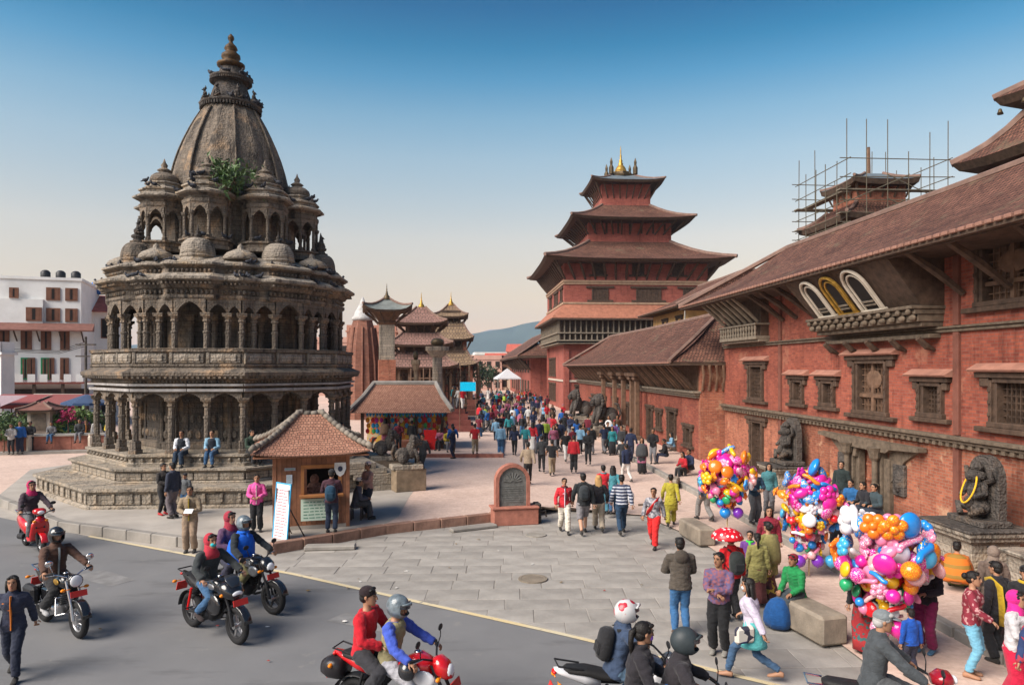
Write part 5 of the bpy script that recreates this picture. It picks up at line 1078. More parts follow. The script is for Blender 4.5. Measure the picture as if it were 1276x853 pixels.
LH=house('side_house',116,62,4.6,9.6,6,WHITE,RR,'narrow white house with red tin roof beside the white hotel',rz=R(25),fl=3,nw=2,winc=SHUT)
b=MB(); b.smooth=True; b.lathe([(.5,0),(.5,1.0),(.2,1.2)],10); o=b.build('water_tank',mat('blue_plastic',(.03,.12,.4),bump=0,rough=.5),loc=gp(122,64,11.4)); tag(o,'blue plastic water tank on the narrow white house','water tank')
house('side_house',-34,50,4.2,5.7,1.2,WHITE,BR,'low white annex in front of the white hotel',rz=R(-5),fl=2,nw=2,flat=True,winc=SHUT)
UP=empty('utility_pole',gp(107,50,.25),0); tag(UP,'dark utility pole with cross arms before the white hotel','utility pole'); b=MB(); b.tube([(0,0,0),(0,0,6.8)],[.11,.08],7); b.build('pole',STONED,UP)
for z in (5.4,6.2): b=MB(); b.bx(-.7,.7,-.05,.05,z,z+.1); b.build('cross_arm',STONED,UP)
for k in range(3):
    b=MB(); b.smooth=True; b.tube([(gp(107,50,0)[0],50,6.4+.15*k),(-32,51,5.9+.1*k),(-40,53,6.2+.1*k)],.018,4); o=b.build('overhead_wire',DARK); tag(o,'thin overhead wire strung from the utility pole to the hotel','wire','overhead wires')
# low brick terrace with planters
BWL=empty('brick_bench_wall',(-24.2,40.2,.25),R(14)); tag(BWL,'low red brick bench wall with white posts along the market terrace','wall')
for k in range(12):
    b=MB(); b.bx(-4.0+k*.95,-4.0+k*.95+.935,-.25,.35,0,.9); b.build('brick_panel',REDB,BWL)
b=MB(); b.bx(-4.1,7.6,-.4,.5,.9,.98); b.build('coping',KERB,BWL); b=MB(); b.bx(-4.6,8,-1.0,-.3,-.02,.14); b.build('step',KERB,BWL)
for x in (-2.2,.8,3.6): b=MB(); b.lathe([(.14,.14),(.14,.8),(.1,.9),(.14,1.0)],8,(x,-.45,0)); b.build('white_post',IVORY,BWL)
for i,(u,d,r,l) in enumerate(((12,41,.8,'dark green shrub in the planter by the hotel annex'),(42,43,.7,'green shrub behind the bench wall beside the small shrine'),(72,43,.75,'yellow green shrub behind the bench wall'),(97,43,.9,'bright green shrub by the blue marquee'),(122,44,.8,'green shrub behind the stone temple corner'),(4,38.6,.9,'dark bush at the end of the brick bench wall'))):
    plant('planter_shrub',gp(u,d,.3),(r,r*.7,r),420,.16,40+i,l,'shrub',m=leafmat('leaf_bright',(.10,.17,.03)) if i in(2,3) else None,base=.5)
plant('flower_bush',gp(84,42.5,.3),(.5,.5,.45),160,.13,60,'shrub with magenta flowers behind the bench wall','shrub',m=cloth((.36,.03,.10)),base=1.3)
SHR=empty('small_shrine',gp(52,42.5,.25),R(10)); tag(SHR,'small white shrine box with tiled cap behind the bench wall','shrine'); b=MB(); b.bx(-.6,.6,-.4,.4,0,2.2); b.build('body',IVORY,SHR); proof(SHR,1.0,2.2,.2,2.6,m=mat('awning_tiles',(.28,.10,.075)),up=.06,th=.1); b=MB(); b.bx(-.4,.4,-.44,-.39,1.0,2.0); b.build('panel',WOODG,SHR)
for i,(u,d,c,l) in enumerate(((20,47,(.22,.05,.05),'red cloth market stall awning before the white hotel'),(60,48,(.30,.27,.23),'cream market awning under the hotel balcony'),(84,47,(.20,.05,.045),'faded red market awning near the utility pole'),(-12,45,(.30,.22,.24),'pale pink market awning at the hotel annex'))):
    o=empty('market_stall',gp(u,d,.25),R(-8)); tag(o,l,'stall'); b=MB(); b.add([(-1.8,-1.2,2.3),(1.8,-1.2,2.3),(1.8,.9,2.9),(-1.8,.9,2.9),(-1.8,-1.2,2.05),(1.8,-1.2,2.05)],[(0,1,2,3),(4,5,1,0)]); b.build('awning',cloth(c),o)
    for sx in(-1.7,1.7):
        for sy in(-1.1,.8): b=MB(); b.tube([(sx,sy,0),(sx,sy,2.35)],.04,5); b.build('post',WOOD,o)
    b=MB(); b.bx(-1.6,1.6,-.8,.3,0,.85); b.build('table',cloth((.3,.12,.1)),o)
    rq=random.Random(70+i)
    for k in range(14): b=MB(); b.box((rq.uniform(-1.5,1.5),rq.uniform(-.7,.2),.95),(.22,.2,.2)); b.build('goods',cloth(rq.choice(pal)),o)
UM=empty('blue_marquee',gp(108,46,.25),0); tag(UM,'blue marquee parasol over the market terrace','parasol'); b=MB(); b.lathe([(1.5,2.3),(1.45,2.45),(.1,2.95)],10); b.build('canopy',cloth((.03,.06,.13)),UM); b=MB(); b.tube([(0,0,0),(0,0,2.9)],.03,5); b.build('pole',KERB,UM)
for i,(u,d,h) in enumerate(((598,120,5.5),(612,128,5),(655,135,6))): plant('street_tree',gp(u,d,.2),(2.0,2.0,1.7),500,.35,80+i,['dark green street tree at the end of the pagoda row','small green street tree near the white tent','green street tree before the far palace wing'][i],'tree',base=h-3.4,trunk=.16,m=leafmat('leaf_dark',(.035,.06,.025)))
# ---------------------------------------------------------------- people
UPV=Vector((0,0,1))
def ik(a,b,l1,l2,pole):
    a=Vector(a);b=Vector(b);d=b-a;L=d.length
    if L>(l1+l2)*.995: b=a+d*((l1+l2)*.995/L); d=b-a; L=d.length
    x=(l1*l1-l2*l2+L*L)/(2*L); h=math.sqrt(max(l1*l1-x*x,0)); n=d/L; p=Vector(pole); p=p-n*p.dot(n); p=p.normalized() if p.length>1e-4 else Vector((1,0,0))
    return a+n*x+p*h,b
POSES={}
def pose(kind,rq=None,**k):
    p=dict(P=(0,0,.93),lean=2,hl=(.27,-.02,.84),hr=(-.27,-.02,.84),fl=(.10,.03,.08),fr=(-.10,.03,.08),pl=(.5,1,0),yaw=0,pitch=0,kn=(0,-1,0))
    if kind=='walk': p.update(lean=4,fl=(.09,-.27,.08),fr=(-.09,.30,.13),hl=(.27,.16,.86),hr=(-.27,-.20,.90),P=(0,0,.90))
    if kind=='walk2': p.update(lean=4,fr=(-.09,-.27,.08),fl=(.09,.30,.13),hr=(-.27,.16,.86),hl=(.27,-.20,.90),P=(0,0,.90))
    if kind=='stride': p.update(lean=6,fl=(.08,-.38,.09),fr=(-.08,.40,.17),hl=(.30,.22,.86),hr=(-.30,-.22,.98),P=(0,0,.86))
    if kind=='cross': p.update(hl=(-.03,-.235,1.15),hr=(.03,-.255,1.08),pl=(1,.2,-.5),lean=0)
    if kind=='hold': p.update(hl=(.10,-.30,1.10),hr=(-.08,-.30,1.08),pl=(1,.6,-.6))
    if kind=='hip': p.update(hl=(.22,-.10,1.02),pl=(1,.8,0))
    if kind=='back': p.update(hl=(.08,.18,.95),hr=(-.08,.18,.95),pl=(1,.6,0))
    if kind=='bent': p.update(lean=38,hl=(.2,-.55,.8),hr=(-.2,-.55,.85))
    if kind=='sit': p.update(P=(0,.05,.50),fl=(.13,-.42,.08),fr=(-.12,-.40,.08),hl=(.14,-.30,.66),hr=(-.12,-.32,.66),lean=12)
    if kind=='sitlow': p.update(P=(0,.1,.30),fl=(.16,-.34,.08),fr=(-.16,-.32,.08),hl=(.16,-.36,.52),hr=(-.14,-.38,.50),lean=22)
    if kind=='ride': p.update(P=(0,.20,.90),fl=(.23,.10,.40),fr=(-.23,.10,.40),hl=(.35,-.26,1.05),hr=(-.35,-.26,1.05),lean=12,kn=(0,-1,.2),pl=(.9,.3,-.6))
    if kind=='pillion': p.update(P=(0,.56,.96),fl=(.24,.42,.46),fr=(-.24,.42,.46),hl=(.16,.20,1.12),hr=(-.16,.22,1.10),lean=8,kn=(.3,-1,.2),pl=(1,.3,-.6))
    p.update(k); return p
def rg(c,ax,ay,rx,ry,n=14): return [c+ax*rx*math.cos(2*PI*i/n)+ay*ry*math.sin(2*PI*i/n) for i in range(n)]
TOR=[(-.13,.10,.085,0),(-.08,.150,.110,.0),(.0,.168,.118,.01),(.10,.150,.105,0),(.20,.148,.104,-.005),(.32,.165,.112,0),(.41,.172,.108,.005),(.47,.150,.09,.005),(.51,.095,.07,.005),(.545,.06,.06,-.005)]
def skel(p,fem=0):
    J={}; P=Vector(p['P']); L=R(p['lean']); up=Vector((0,-math.sin(L),math.cos(L))); fw=Vector((0,-math.cos(L),-math.sin(L)))
    X=Vector((1,0,0)); J.update(P=P,up=up,fw=fw,X=X); J['neck']=P+up*.535
    for s,k in((1,'l'),(-1,'r')):
        sh=P+up*.455+X*s*(.165 if fem else .18); hp=P+X*s*.088-up*.03
        pl=Vector((p['pl'][0]*s,p['pl'][1],p['pl'][2])); el,wr=ik(sh,p['h'+k],.285,.25,pl); kn=Vector((p['kn'][0]*s,p['kn'][1],p['kn'][2])); knee,an=ik(hp,p['f'+k],.44,.42,kn)
        J['sh'+k],J['el'+k],J['wr'+k],J['hp'+k],J['kn'+k],J['an'+k]=sh,el,wr,hp,knee,an
    hu=(up*.35+UPV*.65).normalized(); pt=R(p['pitch']); yw=R(p['yaw'])
    M=Matrix.Rotation(yw,3,'Z')@Matrix.Rotation(pt,3,'X'); J['hM']=M; J['hb']=J['neck']+hu*.035+fw*.015   # chin base
    return J
def torso(b,J,e=0,t0=-.2,t1=1,hem=None,n=14,fem=0,belly=0):
    rs_=[]
    rows=[q for q in TOR if t0<=q[0]<=t1]
    if hem is not None: rows=[(hem,.175,.125,0)]+[q for q in rows if q[0]>hem+.03]
    for t,rx,ry,oy in rows:
        if fem and .25<t<.45: ry+=.02; oy+=.015
        if fem and -.1<t<.05: rx+=.008
        if fem and .15<t<.25: rx-=.018
        if belly and .0<t<.3: ry+=belly; oy+=belly*.7
        rs_.append(rg(J['P']+J['up']*t+J['fw']*oy,J['X'],J['fw'],rx+e,ry+e,n))
    b.loft(rs_)
def limb(b,pts,rad,n=9,m=3):
    P=[];Q=[]
    for i in range(len(pts)-1):
        for k in range(m): t=k/m; P.append(Vector(pts[i]).lerp(Vector(pts[i+1]),t)); Q.append(rad[i]+(rad[i+1]-rad[i])*t+(.004*math.sin(t*PI)))
    P.append(Vector(pts[-1])); Q.append(rad[-1]); b.tube(P,Q,n)
def arms(b,J,e=0,to=1.0,cuff=0,n=9):
    for k in 'lr':
        s=J['P']+J['up']*.43+(J['sh'+k]-J['P']-J['up']*.455)*.55
        if to>=1: limb(b,[s,J['sh'+k],J['el'+k],J['wr'+k]],[.062+e,.060+e,.046+e,.032+e+cuff],n)
        else: limb(b,[s,J['sh'+k],J['sh'+k].lerp(J['el'+k],to)],[.062+e,.060+e,.052+e],n)
def legs(b,J,e=0,to=1.0,flare=0,n=10):
    for k in 'lr':
        h=J['hp'+k]+J['up']*.02; an=J['an'+k]+Vector((0,0,.03))
        if to>=1: limb(b,[h,J['kn'+k],an],[.090+e,.062+e,.046+e+flare],n)
        else: limb(b,[h,J['kn'+k],J['kn'+k].lerp(an,max(0,to*2-1))] if to>.5 else [h,h.lerp(J['kn'+k],to*2)],[.092+e,.066+e,.06+e] if to>.5 else [.095+e,.082+e],n)
HEAD=[(0,.028,.032,.058),(.018,.045,.055,.038),(.045,.056,.074,.020),(.075,.063,.086,.012),(.105,.070,.092,.004),(.13,.074,.095,0),(.16,.076,.097,-.003),(.19,.070,.09,-.006),(.212,.052,.07,-.008),(.226,.022,.032,-.008)]
def head_pts(J,v): return J['hb']+J['hM']@Vector(v)
def head(b,J):
    M=J['hM']; c=J['hb']; X=M@Vector((1,0,0)); Fw=M@Vector((0,-1,0)); U=M@UPV
    b.smooth=True; b.mi=0
    b.loft([rg(c+U*z+Fw*oy,X,Fw,rx,ry,16) for z,rx,ry,oy in HEAD])
    b.tube([head_pts(J,(0,-.088,.135)),head_pts(J,(0,-.106,.105)),head_pts(J,(0,-.112,.088)),head_pts(J,(0,-.088,.078))],[.010,.015,.019,.010],6)
    for s in(-1,1): b.ell(head_pts(J,(s*.076,.005,.115)),(.012,.022,.032),6,5,M)
    b.mi=1
    for s in(-1,1): b.ell(head_pts(J,(s*.031,-.083,.128)),(.016,.010,.008),6,4,M); b.tube([head_pts(J,(s*.014,-.097,.147)),head_pts(J,(s*.034,-.095,.152)),head_pts(J,(s*.052,-.082,.146))],.006,4)
    b.mi=2; b.tube([head_pts(J,(-.024,-.088,.052)),head_pts(J,(0,-.099,.053)),head_pts(J,(.024,-.088,.052))],.0085,5); b.mi=0
def hand(b,w,d,side,curl=.6):
    """palm, four unequal bent fingers and a thumb leaving the side of the palm"""
    d=Vector(d).normalized(); u=Vector((0,0,1)) if abs(d.z)<.85 else Vector((0,-1,0)); a=d.cross(u).normalized(); nrm=a.cross(d).normalized(); w=Vector(w); b.smooth=True; b.mi=0
    b.tube([w-d*.02,w+d*.02,w+d*.06,w+d*.088],[(.020,.026),(.019,.036),(.016,.042),(.011,.040)],8)
    for i,(o,l) in enumerate(((-.031,.066),(-.011,.078),(.010,.072),(.030,.056))):
        p0=w+d*.08+a*o; p1=p0+(d*math.cos(curl*.6)-nrm*math.sin(curl*.6))*l*.45; p2=p1+(d*math.cos(curl*1.8)-nrm*math.sin(curl*1.8))*l*.34; p3=p2+(d*math.cos(curl*2.7)-nrm*math.sin(curl*2.7))*l*.26
        b.tube([p0,p1,p2,p3],[.0095,.009,.008,.006],5)
    p0=w+d*.025-a*.034*side; p1=p0+(d*.6-a*.7*side-nrm*.3)*.036; p2=p1+(d*.9-a*.2*side-nrm*.4)*.032; b.tube([p0,p1,p2],[.012,.010,.007],5)
def shoe(J,k):
    b=MB(); b.smooth=True; an=J['an'+k]; kn=J['kn'+k]; f=Vector((0,-1,0)); z=an.z
    tip=-.10 if z>.12 else 0
    b.loft([rg(an+f*y+Vector((0,0,zz+tip*max(y,0)*2)),Vector((1,0,0)),Vector((0,0,1)),rx,rz,10) for y,zz,rx,rz in ((-.075,-.035,.02,.03),(-.06,-.035,.036,.042),(0,-.025,.042,.052),(.06,-.04,.044,.038),(.12,-.048,.048,.03),(.165,-.05,.04,.026),(.185,-.053,.018,.014))]); return b
SKINS=[mat('skin_a',(.36,.19,.115),rough=.55,var=.08,bump=.05),mat('skin_b',(.28,.14,.08),rough=.55,var=.08,bump=.05),mat('skin_c',(.44,.25,.165),rough=.55,var=.08,bump=.05)]
EYE=mat('eye_dark',(.012,.01,.009),rough=.4,bump=0); LIP=mat('lip',(.26,.09,.075),bump=0)
HAIRM=mat('black_hair',(.012,.010,.009),rough=.45,var=.3,sc=30,bump=.5,bsc=80); HAIRG=mat('grey_hair',(.35,.34,.33),bump=.4); HAIRB=mat('blonde_hair',(.42,.25,.10),bump=.4,bsc=80)
def hair_mb(J,kind):
    b=MB(); b.smooth=True; M=J['hM']; rq=random.Random(5)
    b.ell(head_pts(J,(0,.018,.152)),(.088,.100,.090),14,9,M); b.ell(head_pts(J,(0,.045,.10)),(.078,.07,.075),12,7,M)
    for s in(-1,1): b.ell(head_pts(J,(s*.066,-.01,.15)),(.020,.05,.035),8,6,M)
    for k in range(9): a=PI*k/8; b.ell(head_pts(J,(math.cos(a)*.055,-.055+rq.uniform(-.01,.01),.198+.012*math.sin(a))),(.026,.032,.02),6,5,M)
    if kind=='long':
        b.loft([rg(head_pts(J,(0,y,z)),M@Vector((1,0,0)),M@Vector((0,1,0)),rx,ry,12) for z,y,rx,ry in ((.16,.05,.08,.05),(.06,.065,.095,.05),(-.06,.085,.105,.045),(-.18,.10,.10,.04),(-.30,.10,.08,.03),(-.36,.095,.03,.012))])
        for s in(-1,1): b.tube([head_pts(J,(s*.075,-.01,.15)),head_pts(J,(s*.085,.01,.05)),head_pts(J,(s*.088,.03,-.08))],[.03,.03,.02],7)
    if kind=='bun': b.ell(head_pts(J,(0,.125,.14)),(.055,.05,.055),8,6,M)
    if kind=='pony': b.tube([head_pts(J,(0,.10,.16)),head_pts(J,(0,.15,.12)),head_pts(J,(0,.15,0)),head_pts(J,(0,.12,-.15))],[.03,.035,.03,.012],7)
    return b
def helmet_mb(J,open_=False):
    b=MB(); b.smooth=True; M=J['hM']; n,m=20,14; c=(0,.005,.125); r=(.128,.155,.150); vs=[];fs=[]
    for i in range(m+1):
        el=-PI/2*.62+(PI/2*.62+PI/2)*i/m
        for k in range(n):
            az=2*PI*k/n; q=max(math.cos(el),.03); vs.append(head_pts(J,(c[0]+r[0]*q*math.sin(az),c[1]-r[1]*q*math.cos(az)-(.02 if el<-.3 and math.cos(az)>.5 else 0),c[2]+r[2]*math.sin(el))))
    for i in range(m):
        el=-PI/2*.62+(PI/2*.62+PI/2)*(i+.5)/m
        for k in range(n):
            az=2*PI*(k+.5)/n; az=az if az<PI else az-2*PI
            if abs(az)<1.0 and (-.42 if not open_ else -9)<el<.38: continue
            if open_ and el<-.35 and abs(az)<1.6: continue
            fs.append((i*n+k,i*n+(k+1)%n,(i+1)*n+(k+1)%n,(i+1)*n+k))
    b.add(vs,fs); b.smooth=True
    b.tube([head_pts(J,(-.10,-.10,.19)),head_pts(J,(0,-.165,.20)),head_pts(J,(.10,-.10,.19))],[.012,.02,.012],6); return b
def visor_mb(J):
    b=MB(); b.smooth=True; vs=[];fs=[]; n,m=10,4
    for i in range(m+1):
        el=.10+.32*i/m
        for k in range(n+1):
            az=-1.05+2.1*k/n; vs.append(head_pts(J,(.134*math.cos(el)*math.sin(az),.005-.165*math.cos(el)*math.cos(az),.125+.156*math.sin(el))))
    b.add(vs,[(i*(n+1)+k,i*(n+1)+k+1,(i+1)*(n+1)+k+1,(i+1)*(n+1)+k) for i in range(m) for k in range(n)]); return b
QUEUE=[]
def human_parts(p,o,fem=0,belly=0):
    """list of (name, remeshed shape or None, plain shape, materials)"""
    J=skel(p,fem); out=[]; sk=o.get('skin',0)
    sl_=o['bottom'][0]=='shorts' or o.get('bare') or o['bottom'][0]=='skirt'; b=MB(); torso(b,J,-.014,fem=fem,belly=belly); b.tube([J['P']+J['up']*.50,J['neck'],J['hb']+J['hM']@Vector((0,.015,.06))],[.052,.052,.055],10); arms(b,J,-.005 if o['top'][0]!='tshirt' else 0); legs(b,J,0 if sl_ else -.014)
    x=MB(); head(x,J)
    if not o.get('nohands'):
        for k,s in (('l',1),('r',-1)): hand(x,J['wr'+k],J['wr'+k]-J['el'+k],s,o.get('curl',.6))
    if o.get('bare'):
        x.smooth=True; x.mi=0
        for k in 'lr': s_=shoe(J,k); x.add(s_.v,s_.f)
    out.append(('person',b,x,[SKINS[sk],EYE,LIP]))
    tk,tc=o['top']; e=o.get('loose',.016); b=MB()
    if tk=='vest': torso(b,J,e,-.09,.52,hem=-.09,fem=fem,belly=belly)
    else: torso(b,J,e,-.2,.53,hem={'jacket':-.10,'shirt':-.07,'tshirt':-.06,'kurta':-.05,'sweater':-.05}[tk],fem=fem,belly=belly)
    if tk in('jacket','shirt','sweater','kurta'): arms(b,J,e*.8,1.0,.006)
    elif tk=='tshirt': arms(b,J,e*.8,.7)
    if tk=='kurta':
        c=(J['knl']+J['knr'])/2; b.loft([rg(J['P']+J['up']*.02,J['X'],J['fw'],.18+e,.13+e),rg((J['P']-J['up']*.12+c)/2*.4+(J['P']-J['up']*.1)*.6,J['X'],J['fw'],.20+e,.16+e),rg(c+Vector((0,0,.05)),J['X'],J['fw'],.21+e,.17+e)])
    if tk in('jacket',): b.tube([J['P']+J['up']*.50+J['fw']*-.01,J['P']+J['up']*.56+J['fw']*-.015],[.088,.080],12)
    out.append(({'jacket':'jacket','vest':'vest','shirt':'shirt','tshirt':'shirt','kurta':'tunic','sweater':'sweater'}[tk],b,None,[tc if not isinstance(tc,tuple) else cloth(tc)]))
    if 'inner' in o:                       # shirt under an open jacket or vest
        b=MB(); torso(b,J,e*.1,-.1,.535,fem=fem); 
        if tk=='vest': arms(b,J,e*.8,1.0,.005)
        out.append(('shirt',b,None,[cloth(o['inner'])]))
        if tk!='vest': b=MB(); b.tube([J['P']+J['up']*t+J['fw']*(.112+e+q_) for t,q_ in ((-.06,.022),(.1,.012),(.25,.016),(.36,.018),(.44,.004),(.50,-.012))],[(.012,.03),(.012,.034),(.012,.04),(.012,.046),(.012,.055),(.012,.06)],8); out.append(('shirt_front',None,b,[cloth(o['inner'])]))
    bk,bc=o['bottom']; b=MB()
    if bk in('trousers','jeans','leggings','shorts'):
        q={'trousers':.020,'jeans':.011,'leggings':.004,'shorts':.024}[bk]; torso(b,J,.008,-.2,.06,fem=fem); legs(b,J,q,1.0 if bk!='shorts' else .55,.012 if bk=='trousers' else 0)
        out.append(({'shorts':'shorts'}.get(bk,'trousers'),b,None,[cloth(bc)]))
    else:
        hp=J['P']; kn=(J['knl']+J['knr'])/2; an=(J['anl']+J['anr'])/2+Vector((0,0,.0)); sp=abs(J['anl'].y-J['anr'].y)*.35
        rr=[(hp+J['up']*.06,.165,.12),(hp-J['up']*.06,.195,.15),(kn*.5+hp*.5,.20,.17+sp*.3),(kn+Vector((0,.0,0)),.205,.18+sp*.6),(an*.6+kn*.4,.21,.19+sp*.8),(an+Vector((0,0,.0)),.225,.20+sp)]
        rings=[]
        for i,(c,rx,ry) in enumerate(rr): rings.append([c+Vector((math.cos(t)*rx*(1+.06*math.sin(7*t)*i/5),math.sin(t)*ry*(1+.06*math.sin(7*t+1)*i/5),0)) for t in [2*PI*k/28 for k in range(28)]])
        b.smooth=True; b.loft(rings); out.append(('skirt',None,b,[cloth(bc) if isinstance(bc,tuple) else bc]))
    if not o.get('bare'):
        for k in 'lr': out.append(('shoe',None,shoe(J,k),[cloth(o.get('shoes',(.03,.028,.026)))]))
    hk=o.get('hair','short'); hm_=o.get('hairm',HAIRM); hd=o.get('head')
    if hk!='none' and hd not in('helmet','helmet_open'): out.append(('hair',None,hair_mb(J,hk),[hm_]))
    M=J['hM']
    if hd in('helmet','helmet_open'):
        out.append(('helmet',None,helmet_mb(J,hd=='helmet_open'),[o.get('headm') or mat('helmet_black',(.018,.018,.02),rough=.25,bump=0,coat=.5,spec=.5)])); out.append(('visor',None,visor_mb(J),[mat('visor_smoke',(.03,.035,.045),rough=.08,bump=0,spec=.6)]))
    if hd=='topi': b=MB(); b.smooth=True; b.loft([rg(head_pts(J,(0,.012,z)),M@Vector((1,0,0)),M@Vector((0,1,0)),rx,ry,14) for z,rx,ry in((.165,.088,.105),(.21,.085,.10),(.245,.07,.085),(.255,.03,.04))]); out.append(('cap',None,b,[cloth(o.get('headc',(.7,.66,.62)))]))
    if hd in('beanie','cap'):
        b=MB(); b.smooth=True; b.ell(head_pts(J,(0,.012,.165)),(.092,.108,.082),14,9,M)
        if hd=='cap': b.loft([rg(head_pts(J,(0,y,.172+zz)),M@Vector((1,0,0)),M@UPV,rx,.008,10) for y,rx,zz in((-.08,.075,.0),(-.13,.07,-.005),(-.17,.05,-.014),(-.185,.02,-.02))])
        out.append(('cap',None,b,[cloth(o.get('headc',(.2,.03,.05)))]))
    if hd in('hood','hijab'):
        b=MB(); b.smooth=True; b.ell(head_pts(J,(0,.035,.125)),(.105,.115,.125),14,9,M); b.loft([rg(head_pts(J,(0,y,z)),M@Vector((1,0,0)),M@Vector((0,1,0)),rx,ry,14) for z,y,rx,ry in((.06,.04,.09,.08),(-.02,.02,.10,.10),(-.10,.015,.15,.12),(-.17,.01,.17,.10))]); out.append(('headscarf',None,b,[cloth(o.get('headc',(.5,.03,.05)))]))
    if 'mask' in o: b=MB(); b.smooth=True; b.ell(head_pts(J,(0,-.072,.065)),(.055,.04,.04),10,7,M); out.append(('face_mask',None,b,[cloth(o['mask'])]))
    if 'shawl' in o:
        b=MB(); b.smooth=True; rings=[]
        for i,(t,rx,ry) in enumerate(((.52,.09,.09),(.46,.20,.14),(.34,.26,.19),(.18,.28,.21),(.02,.29,.23),(-.10,.28,.23))):
            c=J['P']+J['up']*t; rings.append([c+J['X']*math.cos(a)*rx*(1+.04*math.sin(9*a)*i/4)+J['fw']*math.sin(a)*ry*(1+.04*math.sin(9*a+2)*i/4) for a in [2*PI*k/30 for k in range(30)]])
        b.loft(rings); out.append(('shawl',None,b,[o['shawl'] if not isinstance(o['shawl'],tuple) else cloth(o['shawl'])]))
    if 'scarf' in o: b=MB(); b.smooth=True; c=J['neck']; b.tube([c+Vector((math.cos(a)*.085,math.sin(a)*.085,-.01)) for a in [2*PI*k/12 for k in range(13)]],.03,7); b.tube([c+J['fw']*.09,c-J['up']*.18+J['fw']*.14+Vector((.05,0,0)),c-J['up']*.38+J['fw']*.14+Vector((.06,0,0))],[.03,.035,.03],6); out.append(('scarf',None,b,[cloth(o['scarf'])]))
    if 'sash' in o: b=MB(); b.smooth=True; b.tube([J['P']+J['up']*t+J['X']*x+J['fw']*y for t,x,y in((.0,-.17,.03),(.15,-.11,.135),(.32,.02,.155),(.46,.13,.10),(.50,.14,0),(.40,.13,-.14),(.1,.12,-.16),(-.25,.13,-.17))],[(.012,.07)]*8,8); out.append(('sash',None,b,[cloth(o['sash'])]))
    return J,out
def newmesh(name,arrs,mats):
    """join (verts,faces,matidx,smooth) blocks into one mesh"""
    vs=[];fs=[];mi=[];sm=[]
    for v,f,m,s in arrs:
        n=len(vs); vs+=v; fs+=[[i+n for i in q] for q in f]; mi+=m; sm+=s
    me=bpy.data.meshes.new(name); me.from_pydata(vs,[],fs)
    for m in mats: me.materials.append(m)
    me.polygons.foreach_set('material_index',mi); me.polygons.foreach_set('use_smooth',sm)
    b=bmesh.new(); b.from_mesh(me); bmesh.ops.recalc_face_normals(b,faces=b.faces); b.to_mesh(me); b.free(); me.update(); return me
def mbarr(b,off=0): return ([tuple(q) for q in b.v],b.f,[m+off for m in b.m],list(b.sm))
def prep(rm,voxel,it=3):
    o=bpy.data.objects.new('remesh_source',rm.mesh('remesh_source',uv=False)); COL.objects.link(o)
    m=o.modifiers.new('r','REMESH'); m.mode='VOXEL'; m.voxel_size=voxel; m.use_smooth_shade=True
    s=o.modifiers.new('s','SMOOTH'); s.factor=.5; s.iterations=it; return o
def wrinkle(co,amp,seed):
    rq=np.random.RandomState(seed); d=np.zeros(len(co))
    for k in range(5):
        w=rq.normal(size=3)*np.array([22,22,34])*(.6+.3*k); d+=np.sin(co@w+rq.uniform(0,6.28)+1.5*np.sin(co@rq.normal(size=3)*9))/(1+.4*k)
    return np.abs(d)*amp
def person(label,loc,rz,p,o,h=1.68,voxel=.017,fem=0,belly=0,group=None,cat='person'):
    J,parts=human_parts(p,o,fem,belly); s=h/1.70; root=bpy.data.objects.new('person',bpy.data.meshes.new('person')); COL.objects.link(root)
    root.location=loc; root.rotation_euler.z=rz; root.scale=(s,s,s); tag(root,label,cat,group)
    for i,(nm,rm,ex,mats) in enumerate(parts):
        ob=root
        if i: ob=bpy.data.objects.new(nm,bpy.data.meshes.new(nm)); COL.objects.link(ob); ob.parent=root if nm!='visor' else vis_parent
        if nm=='helmet': vis_parent=ob
        QUEUE.append((ob,prep(rm,voxel*(1.25 if i==0 else 1)) if rm else None,ex,mats,0 if i==0 else .0065,i+len(QUEUE)))
    return root,J
TEMPL=[]
def template(p,o,fem=0,voxel=.032,belly=0):
    J,parts=human_parts(p,dict(o,nohands=True),fem,belly); me=[None]
    TEMPL.append((me,[(nm,prep(rm,voxel,2) if rm else None,ex) for nm,rm,ex,mats in parts])); return me
def evarr(o,dg,amp=0,seed=0):
    me=bpy.data.meshes.new_from_object(o.evaluated_get(dg)); n=len(me.vertices); co=np.empty(n*3); me.vertices.foreach_get('co',co); co=co.reshape(-1,3)
    if amp: nr=np.empty(n*3); me.vertices.foreach_get('normal',nr); co=co+nr.reshape(-1,3)*wrinkle(co,amp,seed)[:,None]
    f=[list(q.vertices) for q in me.polygons]; bpy.data.meshes.remove(me); return [tuple(c) for c in co.tolist()],f
SLOT={'person':0,'hair':1,'jacket':2,'vest':2,'shirt':2,'tunic':2,'sweater':2,'trousers':3,'shorts':3,'skirt':3,'shoe':4,'cap':5,'headscarf':5,'shawl':5,'sash':5,'scarf':5,'shirt_front':5,'helmet':1,'visor':1}
